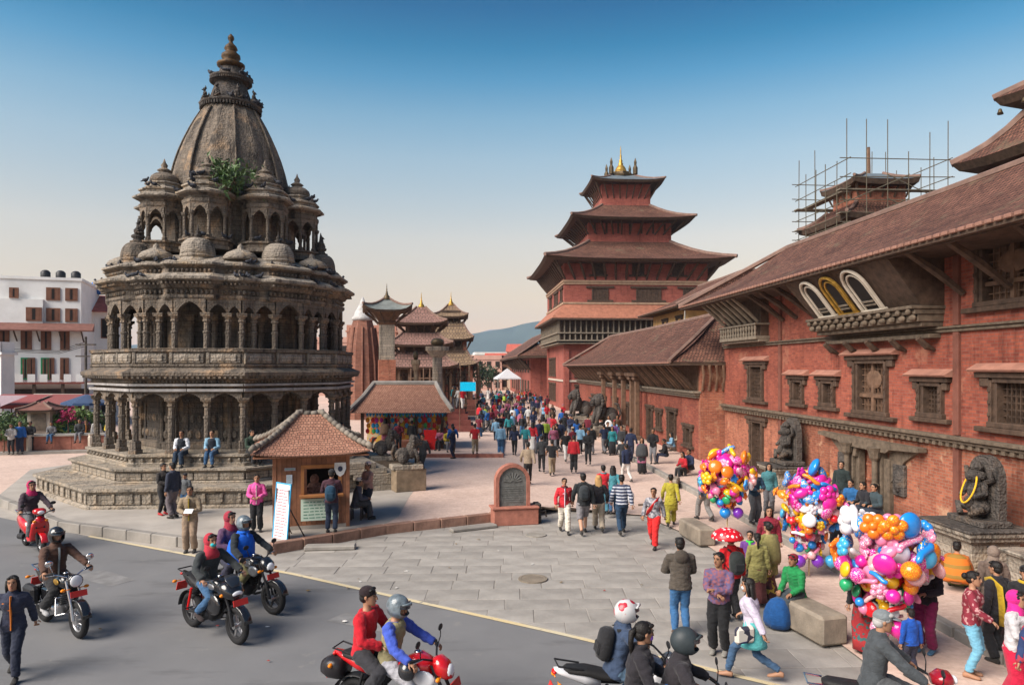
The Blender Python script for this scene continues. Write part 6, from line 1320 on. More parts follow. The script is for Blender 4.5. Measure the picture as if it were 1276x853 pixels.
def finalize():
    bpy.context.view_layer.update(); dg=bpy.context.evaluated_depsgraph_get()
    for ob,src,ex,mats,amp,seed in QUEUE:
        arr=[]
        if src: v,f=evarr(src,dg,amp,seed); arr.append((v,f,[0]*len(f),[True]*len(f)))
        if ex: arr.append(mbarr(ex))
        ob.data=newmesh(ob.name.split('.')[0],arr,mats)
    for me,parts in TEMPL:
        arr=[]
        for nm,src,ex in parts:
            k=SLOT.get(nm,5)
            if src: v,f=evarr(src,dg); arr.append((v,f,[k]*len(f),[True]*len(f)))
            if ex: a=mbarr(ex); arr.append((a[0],a[1],[k if m==0 else 1 for m in a[2]],a[3]))
        me[0]=newmesh('person',arr,[SKINS[0],HAIRM,cloth((.1,.1,.1)),cloth((.1,.1,.1)),cloth((.03,.028,.026)),cloth((.5,.05,.05))])
    for o in [o for o in bpy.data.objects if o.name.startswith('remesh_source')]: m=o.data; bpy.data.objects.remove(o); bpy.data.meshes.remove(m)
def face(dx,dy): return math.atan2(dx,-dy)      # rz for a body whose front is local -Y
# ---------------------------------------------------------------- motorbikes (front is local -Y)
RUB=mat('tyre_rubber',(.014,.014,.015),rough=.85,var=.2,bump=.4,bsc=60); ALU=mat('bare_alloy',(.45,.45,.46),rough=.35,metal=.9,var=.15,bump=.1); CHR=mat('chrome',(.75,.75,.76),rough=.12,metal=1,var=.05,bump=0)
BLK=mat('black_bike_paint',(.012,.012,.014),rough=.22,bump=0,spec=.5,coat=.6,var=.1); BLKM=mat('black_engine',(.022,.022,.024),rough=.55,bump=.2,metal=.3); SEATM=mat('seat_vinyl',(.018,.017,.017),rough=.6,bump=.3,bsc=80)
REDP=mat('red_bike_paint',(.50,.008,.012),rough=.2,bump=0,coat=.7,spec=.5,var=.05); WHP=mat('white_bike_paint',(.62,.62,.64),rough=.22,bump=0,coat=.6,var=.04); GRP=mat('grey_bike_paint',(.10,.105,.115),rough=.25,bump=0,coat=.6,metal=.4)
LENS=mat('lamp_glass',(.75,.76,.78),rough=.06,bump=0,spec=.8,var=.03); AMB=mat('amber_lens',(.75,.22,.01),rough=.15,bump=0); REDL=mat('red_lens',(.5,.01,.01),rough=.15,bump=0); PLATE=mat('red_number_plate',(.50,.03,.025),rough=.5,bump=0)
def torus(b,c,Rr,r,n=28,m=10,a0=0,a1=2*PI,w=None,closed=True):
    rings=[]; N_=n if closed else n+1
    for i in range(N_):
        a=a0+(a1-a0)*i/n; e=Vector((0,math.cos(a),math.sin(a))); rings.append([Vector(c)+e*(Rr+r*math.cos(2*PI*k/m))+Vector((1,0,0))*(w or r)*math.sin(2*PI*k/m) for k in range(m)])
    if closed: rings.append(rings[0])
    b.loft(rings,not closed,not closed)
def sup(c,rx,rz,n=14,e=.75): # rounded-rectangle ring in XZ
    return [Vector(c)+Vector((rx*math.copysign(abs(math.cos(t))**e,math.cos(t)),0,rz*math.copysign(abs(math.sin(t))**e,math.sin(t)))) for t in [2*PI*k/n for k in range(n)]]
def bodyloft(secs,e=.75): b=MB(); b.smooth=True; b.loft([sup((x[4] if len(x)>4 else 0,x[0],x[1]),x[2],x[3],14,e) for x in secs]); return b
def bike(label,loc,dx,dy,style='street',paint=BLK,accent=ALU,plate=True,lean=0):
    o=empty('scooter' if style=='scooter' else 'motorbike',loc,face(dx,dy)); tag(o,label,'scooter' if style=='scooter' else 'motorbike','motorbikes riding along the road')
    if lean: o.rotation_euler.y=lean
    o.scale=(1.09,1.09,1.09)
    def P(nm,b,m,par=None): return b.build(nm,m,par or o,uv=False)
    sc=style=='scooter'; WR=.235 if sc else .305; tr=.055 if style!='classic' else .06; fy,ry=(-.62,.60) if sc else (-.70,.64)
    for y,front in((fy,1),(ry,0)):
        b=MB(); b.smooth=True; torus(b,(0,y,WR),WR-tr,tr,w=tr*(.95 if front else 1.15)); w=P('wheel',b,RUB)
        b=MB(); b.smooth=True; torus(b,(0,y,WR),WR-tr*1.9,.020,24,8,w=.035); P('rim',b,ALU if style=='classic' or sc else BLKM,w)
        b=MB(); b.tube([(-.07,y,WR),(.07,y,WR)],.05 if style!='classic' else .08,12); P('hub',b,ALU,w)
        ns=18 if style=='classic' else 5
        for k in range(ns):
            a=2*PI*k/ns; e=Vector((0,math.cos(a),math.sin(a))); b=MB(); c=Vector((0,y,WR))
            if style=='classic': b.tube([c+e*.07+Vector((.04*(1 if k%2 else -1),0,0)),c+e*(WR-tr*1.9)],.004,4)
            else: b.tube([c+e*.04,c+e*(WR-tr*1.9)],[(.018,.03),(.013,.02)],6)
            P('spoke',b,ALU if style in('classic','street2') else BLKM if style!='sport' else ALU,w)
        if not sc: b=MB(); b.tube([(.072,y,WR),(.078,y,WR)],.13 if front else .10,24); P('brake_disc',b,ALU,w)
    hb=.92 if sc else 1.0
    for s in(-1,1):
        b=MB(); b.tube([(s*.085,fy,WR),(s*.085,fy+.07,WR+.22)],.032,8); b.tube([(s*.085,fy+.07,WR+.22),(s*.085,-.42,.92)],.022,8); P('fork_leg',b,ALU if style=='classic' else BLKM)
    b=MB(); b.smooth=True; torus(b,(0,fy,WR),WR+.025,.012,12,8,R(35),R(165),w=.075,closed=False); P('front_fender',b,paint if style!='street2' else BLK)
    b=MB(); b.smooth=True; torus(b,(0,ry,WR),WR+.035,.012,12,8,R(5),R(120),w=.09,closed=False); P('rear_fender',b,paint if style=='classic' else BLKM)
    b=MB(); b.smooth=True; b.tube([(-.37,-.27,hb+.04),(-.20,-.36,hb+.03),(-.06,-.42,hb-.03),(.06,-.42,hb-.03),(.20,-.36,hb+.03),(.37,-.27,hb+.04)],.013,7); hd=P('handlebar',b,CHR if style=='classic' else BLKM)
    for s in(-1,1):
        b=MB(); b.tube([(s*.25,-.335,hb+.035),(s*.375,-.268,hb+.042)],.019,8); P('grip',b,RUB,hd); b=MB(); b.tube([(s*.22,-.37,hb+.03),(s*.36,-.32,hb+.03)],.007,5); P('lever',b,ALU,hd)
        b=MB(); b.smooth=True; b.tube([(s*.24,-.35,hb+.04),(s*.29,-.37,hb+.14),(s*.31,-.36,hb+.20)],.007,5); m_=P('mirror',b,CHR if style=='classic' else BLKM); b=MB(); b.smooth=True; b.ell((s*.32,-.355,hb+.24),(.065,.014,.042 if style!='classic' else .055),12,7); P('mirror_glass',b,BLKM if style!='classic' else CHR,m_)
    if sc:
        b=bodyloft([(-.52,.80,.10,.10),(-.50,.62,.20,.20),(-.44,.45,.21,.16),(-.38,.30,.19,.05)],.8); P('front_apron',b,paint)
        b=bodyloft([(-.56,.98,.05,.03),(-.52,1.0,.13,.07),(-.42,1.0,.15,.08),(-.33,.98,.08,.05)],.8); P('handle_cover',b,paint); b=MB(); b.smooth=True; b.ell((0,-.57,.99),(.075,.03,.045),12,7); P('headlight',b,LENS)
        b=bodyloft([(-.45,.27,.18,.03),(-.1,.26,.19,.035),(.1,.28,.18,.05)],.6); P('floorboard',b,BLKM)
        b=bodyloft([(.02,.45,.14,.16),(.15,.52,.18,.19),(.45,.58,.20,.18),(.75,.66,.17,.13),(.95,.74,.08,.06)],.8); P('body',b,paint); b=bodyloft([(.0,.74,.10,.05),(.12,.78,.14,.06),(.45,.80,.15,.06),(.75,.84,.12,.05),(.82,.84,.06,.03)],.7); P('seat',b,SEATM)
        b=MB(); b.smooth=True; b.tube([(.16,.25,.30),(.17,.55,.33),(.17,.90,.42)],[.04,.06,.05],10); P('exhaust',b,BLKM); b=MB(); b.tube([(-.12,.25,.3),(-.13,.62,.26)],.08,8); P('engine',b,BLKM)
        for s in(-1,1): b=MB(); b.smooth=True; b.ell((s*.13,-.53,.78),(.04,.03,.03),8,5); P('indicator',b,AMB)
        b=MB(); b.tube([(-.14,.80,.84),(-.14,1.0,.86),(.14,1.0,.86),(.14,.80,.84)],.012,6); P('grab_rail',b,CHR); b=MB(); b.smooth=True; b.ell((0,.95,.72),(.09,.03,.035),8,5); P('tail_light',b,REDL)
        b=MB(); b.box((0,-.545,.55),(.24,.012,.10)); P('number_plate',b,PLATE); return o
    # frame, engine, tank, seat
    b=MB()
    b.tube([(0,-.42,.90),(0,-.30,.76),(0,.15,.70),(0,.50,.74)],.024,7); b.tube([(0,-.42,.85),(0,-.30,.42),(0,-.05,.26),(0,.28,.30),(0,.30,.68)],.022,7); P('frame',b,BLKM)
    for s in(-1,1): b=MB(); b.tube([(s*.09,.26,.36),(s*.09,ry,WR)],[.03,.022],7); P('swing_arm',b,BLKM); b=MB(); b.tube([(s*.11,.50,.72),(s*.11,ry-.02,WR+.03)],.022,7); P('shock_absorber',b,CHR if style=='classic' else REDL if style=='sport' else BLKM)
    b=MB(); b.smooth=True; b.box((0,.02,.40),(.26,.34,.26),bev=.05); b.tube([(-.16,.05,.38),(.16,.05,.38)],.11,14); en=P('engine',b,ALU if style=='classic' else BLKM)
    for k in range(6): b=MB(); b.box((0,-.14-.008*k,.48+k*.035),(.20,.20,.014)); P('cooling_fin',b,ALU if style=='classic' else BLKM,en)
    b=MB(); b.smooth=True; b.tube([(.10,-.24,.50),(.13,-.30,.32),(.14,-.05,.24),(.15,.30,.28),(.16,.55,.36),(.17,.98 if style!='sport' else .92,.50 if style!='classic' else .36)],[.022,.022,.024,.03,.050,.046],10); P('exhaust',b,CHR if style in('classic','sport') else BLKM)
    if style=='classic': b=bodyloft([(-.40,.84,.05,.05),(-.36,.85,.12,.10),(-.22,.87,.155,.125),(-.02,.85,.145,.11),(.08,.82,.09,.07),(.11,.81,.04,.03)],.9)
    else: b=bodyloft([(-.42,.86,.06,.05),(-.36,.87,.15,.10),(-.22,.90,.175,.13),(-.05,.86,.14,.10),(.08,.80,.10,.06),(.11,.79,.05,.03)],.75)
    tk=P('fuel_tank',b,paint); b=MB(); b.smooth=True; b.lathe([(.045,0),(.045,.015),(.03,.02)],12,(0,-.2,.995 if style=='classic' else 1.025)); P('filler_cap',b,CHR,tk)
    for s in(-1,1): b=MB(); b.smooth=True; b.ell((s*(.155 if style=='classic' else .165),-.2,.88),(.012,.11,.05),10,6); P('tank_badge',b,accent,tk)
    b=bodyloft([(.04,.79,.08,.03),(.10,.80,.12,.045),(.30,.80,.15,.05),(.42,.83,.15,.055),(.55,.87,.14,.05),(.78,.90,.11,.04),(.84,.90,.05,.02)],.7); P('seat',b,SEATM)
    if style=='classic':
        for s in(-1,1): b=MB(); b.box((s*.13,.30,.58),(.05,.28,.24),bev=.04); P('side_panel',b,paint)
        b=MB(); b.smooth=True; b.tube([(0,-.44,.93),(0,-.60,.93)],[.095,.11],16); hl=P('headlight',b,BLK); b=MB(); b.smooth=True; b.ell((0,-.60,.93),(.10,.03,.10),14,7); P('lens',b,LENS,hl); b=MB(); b.smooth=True; b.tube([(-.18,-.62,.44),(-.2,-.3,.34),(-.18,-.26,.62),(.18,-.26,.62),(.2,-.3,.34)],.012,6); P('crash_guard',b,CHR)
        for s in(-1,1): b=MB(); b.box((s*.24,.60,.56),(.16,.42,.30),bev=.05); P('pannier',b,BLKM)
    elif style=='sport':
        b=bodyloft([(-.74,.78,.03,.03),(-.70,.80,.12,.09),(-.58,.86,.19,.14),(-.44,.88,.20,.14),(-.36,.88,.15,.09)],.8); fr=P('front_fairing',b,paint); b=MB(); b.smooth=True; b.ell((0,-.70,.82),(.10,.04,.05),12,7); P('headlight',b,LENS,fr); b=bodyloft([(-.66,.93,.08,.02),(-.56,1.03,.13,.02),(-.48,1.08,.10,.015)],.8); P('windscreen',b,mat('visor_smoke',(.03,.035,.045)),fr)
        for s in(-1,1): b=MB(); b.smooth=True; b.ell((s*.16,-.22,.60),(.05,.26,.18),12,8); P('side_fairing',b,paint)
    else:
        b=bodyloft([(-.66,.82,.05,.05),(-.60,.86,.12,.11),(-.50,.90,.13,.13),(-.42,.92,.08,.08)],.85); fr=P('headlight_cowl',b,paint); b=MB(); b.smooth=True; b.ell((0,-.62,.85),(.09,.05,.085),12,7); P('headlight',b,LENS,fr)
        for s in(-1,1): b=MB(); b.smooth=True; b.ell((s*.17,-.36,.78),(.03,.15,.10),10,7); P('tank_shroud',b,accent)
    b=bodyloft([(.40,.74,.10,.08),(.60,.80,.12,.08),(.80,.86,.09,.05),(.95,.90,.04,.03)],.75); P('tail_cowl',b,accent if style=='street2' else paint)
    b=MB(); b.smooth=True; b.ell((0,.95,.88),(.07,.03,.03),8,5); P('tail_light',b,REDL); b=MB(); b.tube([(-.11,.62,.92),(-.12,.92,.98),(.12,.92,.98),(.11,.62,.92)],.012,6); P('grab_rail',b,CHR if style=='classic' else BLKM)
    for s in(-1,1):
        for y,z in((-.55,.80),(.92,.78)): b=MB(); b.smooth=True; b.tube([(s*.07,y,z),(s*.15,y,z)],.008,5); b.ell((s*.18,y,z),(.045,.028,.028),8,5); P('indicator',b,AMB)
        b=MB(); b.tube([(s*.12,.10,.34),(s*.28,.10,.34)],.014,6); P('foot_peg',b,RUB); b=MB(); b.tube([(s*.12,.44,.42),(s*.27,.44,.42)],.013,6); P('foot_peg',b,RUB)
    if plate: b=MB(); b.box((0,-.80 if style=='sport' else -.70,.70 if style!='classic' else .74),(.26,.012,.10),rot=Matrix.Rotation(R(-15),3,'X')); P('number_plate',b,PLATE)
    b=MB(); b.box((0,1.0,.66),(.2,.012,.16),rot=Matrix.Rotation(R(20),3,'X')); P('rear_plate',b,PLATE)
    return o
HW_=motley('helmet_red_white',[(.50,.50,.50),(.52,.50,.50),(.42,.02,.04),(.50,.50,.50),(.50,.48,.48),(.45,.45,.45)],16,.3)
HB_=mat('helmet_black',(.018,.018,.02),rough=.25,bump=0,coat=.5,spec=.5); HS_=mat('helmet_grey',(.13,.16,.18),rough=.3,bump=0,coat=.4,var=.5,sc=14)
def rider(label,loc,dx,dy,kind,o,fem=0,h=1.85,**k): return person(label,loc,face(dx,dy),pose(kind,**k),o,h=h,fem=fem,voxel=.016)
def backpack(loc,rz,col,label,s=1,z=1.12,y=.20,lean=0):
    o=empty('backpack',loc,rz); tag(o,label,'backpack'); b=MB(); b.smooth=True; b.loft([sup((0,0,0),.15*q,.21*w,14,.7) if False else [Vector((.15*q*math.copysign(abs(math.cos(t))**.7,math.cos(t)),y+yy,z+.22*w*math.copysign(abs(math.sin(t))**.7,math.sin(t)))) for t in [2*PI*k/16 for k in range(16)]] for q,w,yy in((.6,.7,-.07),(1,1,-.05),(1,1,.03),(.8,.85,.09),(.4,.5,.11))]); bd=b.build('bag',cloth(col),o,uv=False)
    b=MB(); b.box((0,y+.10,z-.06),(.2,.05,.16),bev=.02); b.build('front_pocket',cloth(tuple(q*.7 for q in col)),bd,uv=False)
    for sx in(-1,1): b=MB(); b.smooth=True; b.tube([(sx*.10,y-.07,z-.16),(sx*.16,y-.20,z-.05),(sx*.14,y-.32,z+.12),(sx*.12,y-.28,z+.26),(sx*.10,y-.08,z+.22)],[(.008,.025)]*5,6); b.build('strap',cloth(tuple(q*.8 for q in col)),o,uv=False)
    o.scale=(s,s,s); o.rotation_euler=(lean,0,rz); return o
# 1 red scooter by the kerb
x,y,_=G(42,684,0); d=(.75,-.66); bike('red scooter with a hooded rider near the temple kerb',(x,y,0),*d,style='scooter',paint=REDP)
rider('person in magenta headscarf and dark jacket riding the red scooter',(x,y,-.02),*d,'ride',dict(top=('jacket',(.05,.035,.045)),bottom=('jeans',(.12,.12,.13)),head='hood',headc=(.42,.02,.10),shoes=(.5,.03,.04)),fem=1,P=(0,.26,.90),fl=(.14,-.12,.36),fr=(-.14,-.10,.36),hl=(.34,-.24,1.0),hr=(-.34,-.24,1.0),lean=8)
# 2 classic black bike
x,y,_=G(76,783,0); d=(.80,-.60); bike('classic black and chrome motorbike with panniers and an amber indicator',(x,y,0),*d,style='classic',paint=BLK,accent=GOLD)
rider('person in brown jacket and black helmet riding the classic motorbike',(x,y,0),*d,'ride',dict(top=('jacket',(.085,.045,.032)),inner=(.07,.085,.10),bottom=('trousers',(.02,.02,.022)),head='helmet',headm=HB_,shoes=(.35,.35,.36)),lean=4,P=(0,.24,.90))
# 3 black sports bike
x,y,_=G(266,790,0); d=(.80,-.60); bike('black sports motorbike with silver exhaust ridden by a masked rider',(x,y,0),*d,style='sport',paint=BLK,accent=ALU)
rider('person in charcoal jacket with turquoise face mask riding the black sports motorbike',(x,y,0),*d,'ride',dict(top=('jacket',(.035,.04,.042)),bottom=('jeans',(.04,.10,.20)),head='hood',headc=(.40,.03,.05),mask=(.03,.45,.50),shoes=(.04,.03,.03),hair='short'),lean=12)
# 4 black bike behind with two people
x,y,_=G(308,757,0); d=(.86,-.50); bike('black motorbike with round headlight cowl carrying two people',(x,y,0),*d,style='street',paint=BLK,accent=GRP)
rider('person in bright blue poncho and grey helmet steering the two up black motorbike',(x,y,0),*d,'ride',dict(top=('jacket',(.02,.025,.03)),bottom=('trousers',(.14,.13,.06)),head='helmet',headm=HS_,shoes=(.03,.03,.03),scarf=(.01,.12,.60),shawl=(.01,.12,.62)),lean=10)
rider('person in maroon headscarf seated behind the rider in the blue poncho',(x,y,0),*d,'pillion',dict(top=('jacket',(.10,.05,.10)),bottom=('trousers',(.03,.03,.05)),head='hood',headc=(.30,.03,.05)),fem=1)
# 5 red bike crossing in front
x,y=-1.46,9.7; d=(.95,-.32); bike('red motorbike with white and blue trim and a black tail box',(x,y,0),*d,style='street',paint=REDP,accent=WHP)
rider('person in olive vest and blue sleeves with patterned helmet riding the red motorbike',(x,y,0),*d,'ride',dict(top=('vest',(.27,.24,.13)),inner=(.05,.09,.42),bottom=('jeans',(.33,.33,.36)),head='helmet',headm=HS_,hair='none',shoes=(.03,.03,.03)),lean=10,pitch=10,h=1.82)
rider('person in bright red sweater and beanie seated behind the rider in the olive vest',(x,y,0),*d,'pillion',dict(top=('sweater',(.44,.012,.022)),bottom=('trousers',(.03,.03,.035)),head='beanie',headc=(.02,.012,.014)),lean=6,yaw=10)
b=bodyloft([(.86,.98,.14,.10),(.92,1.0,.20,.15),(1.08,1.0,.20,.15),(1.20,.99,.14,.10)],.7); bx_=b.build('top_box',mat('box_black_plastic',(.02,.018,.02),rough=.3,bump=0),uv=False,loc=(x,y,-.22),rz=face(*d)); tag(bx_,'black plastic tail box on the rack of the red motorbike','tail box')
b=MB(); b.smooth=True; b.ell((0,0,0),(.13,.155,.14),14,9); q=Matrix.Rotation(face(*d),3,'Z')@Vector((-.30,-.22,.0)); hh=b.build('spare_helmet',HB_,uv=False,loc=(x+q.x,y+q.y,1.0)); tag(hh,'spare black helmet hanging on the mirror of the red motorbike','helmet')
# 6 white and grey bike, rider with backpack
x,y=1.57,9.55; d=(.985,.15); bike('white and grey motorbike with a tall tail',(x,y,0),*d,style='street2',paint=GRP,accent=WHP)
r6,J=rider('person in navy jacket with red and white helmet riding the white and grey motorbike',(x,y,0),*d,'ride',dict(top=('jacket',(.035,.055,.10)),bottom=('jeans',(.07,.12,.18)),head='helmet',headm=HW_,hair='none',shoes=(.04,.04,.045)),lean=14,h=1.82)
backpack((x,y,0),face(*d),(.018,.018,.02),'black backpack on the rider with the red and white helmet',z=1.18,y=.60,lean=R(12))
# 7 couple on a dark bike at the near edge
x,y=2.05,8.45; d=(.99,-.12); bike('dark motorbike carrying a couple in black jackets',(x,y,0),*d,style='street',paint=BLK,accent=REDP)
rider('person in black jacket and matte black helmet steering the dark motorbike',(x,y,0),*d,'ride',dict(top=('jacket',(.025,.022,.026)),bottom=('jeans',(.03,.04,.06)),head='helmet',headm=mat('helmet_matte',(.035,.045,.05),rough=.5,bump=.1),hair='none'),lean=16,pitch=6)
rider('person in black jacket with purple face mask seated behind on the dark motorbike',(x,y,0),*d,'pillion',dict(top=('jacket',(.02,.018,.022)),bottom=('trousers',(.02,.02,.025)),hair='pony',mask=(.22,.08,.45)),fem=1,yaw=25,pitch=5)
b=MB(); b.smooth=True; b.ell((0,0,0),(.15,.10,.20),14,9); q=Matrix.Rotation(face(*d),3,'Z')@Vector((-.14,.26,1.05)); hh=b.build('blue_bag',cloth((.01,.16,.55)),uv=False,loc=(x+q.x,y+q.y,q.z)); tag(hh,'bright blue bag between the couple on the dark motorbike','bag')
# 8 grey-haired man on a red scooter
x,y=4.82,9.0; d=(.97,-.22); bike('maroon scooter with chrome rail ridden by a man in a cap',(x,y,0),*d,style='scooter',paint=mat('maroon_bike_paint',(.30,.01,.02),rough=.2,bump=0,coat=.6))
rider('person in dark grey jacket and grey peaked cap riding the maroon scooter',(x,y,0),*d,'ride',dict(top=('jacket',(.055,.062,.068)),bottom=('trousers',(.08,.085,.09)),head='cap',headc=(.17,.19,.20),hairm=HAIRG),P=(0,.28,.92),fl=(.14,-.12,.36),fr=(-.14,-.10,.36),hl=(.34,-.24,1.0),hr=(-.34,-.24,1.0),lean=9,pitch=8)
# ---------------------------------------------------------------- people on foot, near
def stripes(name,a,c,n=26,ax='Z'):
    if name in MC: return MC[name]
    m,N,L,B=nodes(name); tc=N.new('ShaderNodeTexCoord'); sp=N.new('ShaderNodeSeparateXYZ'); L.new(tc.outputs['Object'],sp.inputs[0]); mu=N.new('ShaderNodeMath'); mu.operation='MULTIPLY'; mu.inputs[1].default_value=n; L.new(sp.outputs[ax],mu.inputs[0]); fr=N.new('ShaderNodeMath'); fr.operation='FRACT'; L.new(mu.outputs[0],fr.inputs[0]); gt=N.new('ShaderNodeMath'); gt.operation='GREATER_THAN'; gt.inputs[1].default_value=.62; L.new(fr.outputs[0],gt.inputs[0]); L.new(mixc(N,L,gt.outputs[0],a,c),B.inputs['Base Color']); B.inputs['Roughness'].default_value=.85; MC[name]=m; return m
BK=(.018,.018,.02); NV=(.025,.035,.07); JN=(.035,.085,.17); GY=(.16,.16,.165); WH=(.6,.58,.55); RD=(.45,.015,.025); TN_=(.26,.19,.12); MR=(.15,.015,.035); OL=(.24,.23,.05)
def at(u,v,z): return G(u,v,z)
def stand(label,u,v,z,dx,dy,kind,o,h=1.66,fem=0,loc=None,belly=0,vx=.017,**k):
    p=loc or at(u,v,z); return person(label,p,face(dx,dy),pose(kind,**k),o,h=h,fem=fem,voxel=vx,belly=belly)
stand('person in navy cardigan with orange collar walking at the road edge',14,0,0,.35,-.94,'walk',dict(top=('jacket',(.03,.035,.06)),inner=(.70,.20,.02),bottom=('jeans',(.025,.03,.05)),hair='long'),fem=1,h=1.62,loc=(-7.9,11.45,0))
stand('person in khaki uniform jacket and trousers holding papers at the kerb',237,688,.0,.2,-.98,'hold',dict(top=('jacket',(.25,.19,.125)),inner=(.42,.30,.02),bottom=('trousers',(.28,.20,.14)),skin=1),h=1.74)
b=MB(); b.smooth=False; b.box((0,0,0),(.22,.16,.015),rot=Matrix.Rotation(R(35),3,'X')); x,y,_=at(237,688,0); pp=b.build('papers',mat('white_paper',(.75,.74,.72),bump=0),uv=False,loc=(x+.1,y-.32,1.16)); tag(pp,'white papers held by the person in khaki uniform','papers')
stand('person in black coat with red shoes leaning by the temple plinth',203,641,.26,.8,-.5,'hold',dict(top=('jacket',(.035,.03,.028)),bottom=('jeans',BK),shoes=(.4,.03,.03),hair='bun'),fem=1,h=1.6)
stand('person in dark blue jacket and grey trousers talking by the temple plinth',216,645,.26,-.8,.3,'stand',dict(top=('jacket',(.03,.035,.055)),bottom=('trousers',(.13,.11,.12))),h=1.68)
stand('child in grey hooded jacket sitting by the temple plinth',231,640,.26,-.1,-1,'stand',dict(top=('jacket',(.12,.13,.14)),bottom=('jeans',(.04,.10,.20)),head='beanie',headc=(.03,.03,.035)),h=1.28)
stand('person in pink cardigan and white top with folded hands by the kiosk',320,662,.26,.25,-.97,'hold',dict(top=('jacket',(.62,.09,.30)),inner=(.62,.60,.58),bottom=('trousers',BK),hair='pony'),fem=1,h=1.6)
r_,J=stand('person in dark jacket with blue backpack at the kiosk window',413,663,.26,-.1,1,'hold',dict(top=('jacket',(.05,.02,.03)),bottom=('jeans',(.02,.03,.055)),head='beanie',headc=(.02,.02,.022)),h=1.74)
x,y,_=at(413,663,.26); backpack((x,y,.26),face(-.1,1),(.015,.05,.09),'dark blue backpack on the person at the kiosk window',z=1.14,y=.20)
stand('old person in white cap sitting on a stool by the kiosk',436,640,.26,.9,.3,'sit',dict(top=('jacket',(.07,.07,.09)),bottom=('trousers',(.06,.06,.065)),head='topi',headc=(.66,.62,.58),skin=1),loc=(-4.75,22.1,.26))
b=MB(); b.box((0,0,.42),(.40,.36,.05),bev=.01)
for sx in(-1,1):
    for sy in(-1,1): b.box((sx*.15,sy*.13,.2),(.04,.04,.40))
st_=b.build('wooden_stool',WOOD,uv=False,loc=(-4.75,22.13,.26)); tag(st_,'low wooden stool under the old person beside the kiosk','stool')
stand('person in white cap and pale jumper with folded arms by the temple stair',459,643,.26,-.6,-.6,'cross',dict(top=('sweater',(.34,.20,.17)),bottom=('trousers',(.025,.03,.045)),head='topi',headc=(.68,.60,.58),skin=1,shoes=(.35,.25,.18)),h=1.66)
# sitting along the temple floor edge
def ledge(label,t,k,o,rzoff=0,kind='sit',**kw):
    p,n,tt,l=facept(k,t,5.25,-.12); w=Matrix.Translation(TC)@Matrix.Rotation(TRZ,4,'Z')@Vector((p.x,p.y,1.43)); nn=Matrix.Rotation(TRZ,3,'Z')@n
    return person(label,(w.x,w.y,1.43),face(nn.x,nn.y)+rzoff,pose(kind,**kw),o,h=1.66,voxel=.02)
ledge('person in dark waistcoat over white sleeves sitting on the temple edge',.46,7,dict(top=('vest',(.02,.025,.035)),inner=(.60,.62,.66),bottom=('trousers',(.02,.035,.06)),skin=1),P=(0,.05,.52))
ledge('person in blue shirt and navy waistcoat sitting on the temple edge',.72,7,dict(top=('vest',(.02,.025,.035)),inner=(.20,.36,.48),bottom=('jeans',JN)),P=(0,.05,.52))
ledge('person in dark green jacket sitting on the temple edge near the kiosk roof',.08,0,dict(top=('jacket',(.03,.05,.035)),bottom=('trousers',BK)),P=(0,.05,.52))
ledge('person in pale blue shirt sitting sideways on the temple edge by the stair',.15,1,dict(top=('shirt',(.36,.46,.58)),bottom=('trousers',(.04,.045,.06)),skin=1),P=(0,.05,.52))
# group walking over the paving
stand('person in red cardigan and white trousers walking onto the paving',703,663,.02,.05,-1,'walk',dict(top=('jacket',(.52,.025,.035)),inner=(.55,.58,.66),bottom=('trousers',(.60,.55,.47)),scarf=(.10,.03,.03),hair='short'),fem=1,h=1.62)
stand('person in black jacket and grey shorts with small backpack heading for the street',727,665,.02,-.05,1,'walk2',dict(top=('jacket',(.018,.02,.022)),bottom=('shorts',(.20,.19,.20)),skin=2),h=1.78)
x,y,_=at(727,665,.02); backpack((x,y,.02),face(-.05,1),(.03,.035,.04),'small dark backpack on the walker in grey shorts',z=1.24,y=.20,s=1.0)
stand('blonde person in black top and beige trousers heading for the street',746,661,.02,.05,1,'walk',dict(top=('sweater',(.02,.018,.02)),bottom=('trousers',(.36,.30,.23)),hair='long',hairm=HAIRB,skin=2),fem=1,h=1.66)
stand('person in navy and white striped sweater with white bag heading for the street',775,665,.02,.0,1,'walk2',dict(top=('sweater',stripes('navy_stripes',(.03,.04,.08),(.45,.47,.52),11)),bottom=('jeans',(.02,.045,.085)),skin=1),h=1.74)
x,y,_=at(785,650,.02); b=MB(); b.smooth=True; b.ell((0,0,0),(.13,.10,.20),12,8); bg=b.build('white_bag',cloth((.62,.62,.64)),uv=False,loc=(x+.04,y+.2,.78)); tag(bg,'white shoulder bag beside the striped sweater','bag')
stand('person in red jacket with teal scarf walking with the striped sweater group',752,640,.1,.0,1,'walk',dict(top=('jacket',(.50,.02,.03)),bottom=('jeans',(.05,.15,.20)),scarf=(.05,.25,.28)),fem=1,h=1.6)
stand('person in teal top walking behind the striped sweater',764,640,.1,.1,1,'walk2',dict(top=('sweater',(.06,.22,.26)),bottom=('jeans',JN),hair='long'),fem=1,h=1.58)
stand('person in red trousers and grey patterned tunic walking with a pale bag',815,681,.02,-.4,-.9,'walk',dict(top=('sweater',motley('grey_pattern',[(.22,.22,.24),(.10,.10,.12),(.35,.34,.36)])),bottom=('trousers',(.58,.02,.02)),sash=(.55,.02,.02),hair='pony',skin=1),fem=1,h=1.62)
x,y,_=at(812,655,.02); b=MB(); b.box((0,0,0),(.26,.08,.20),bev=.03); bg=b.build('hand_bag',cloth((.50,.36,.30)),uv=False,loc=(x-.02,y-1.3,.78)); tag(bg,'pale pink hand bag held by the person in red trousers','bag')
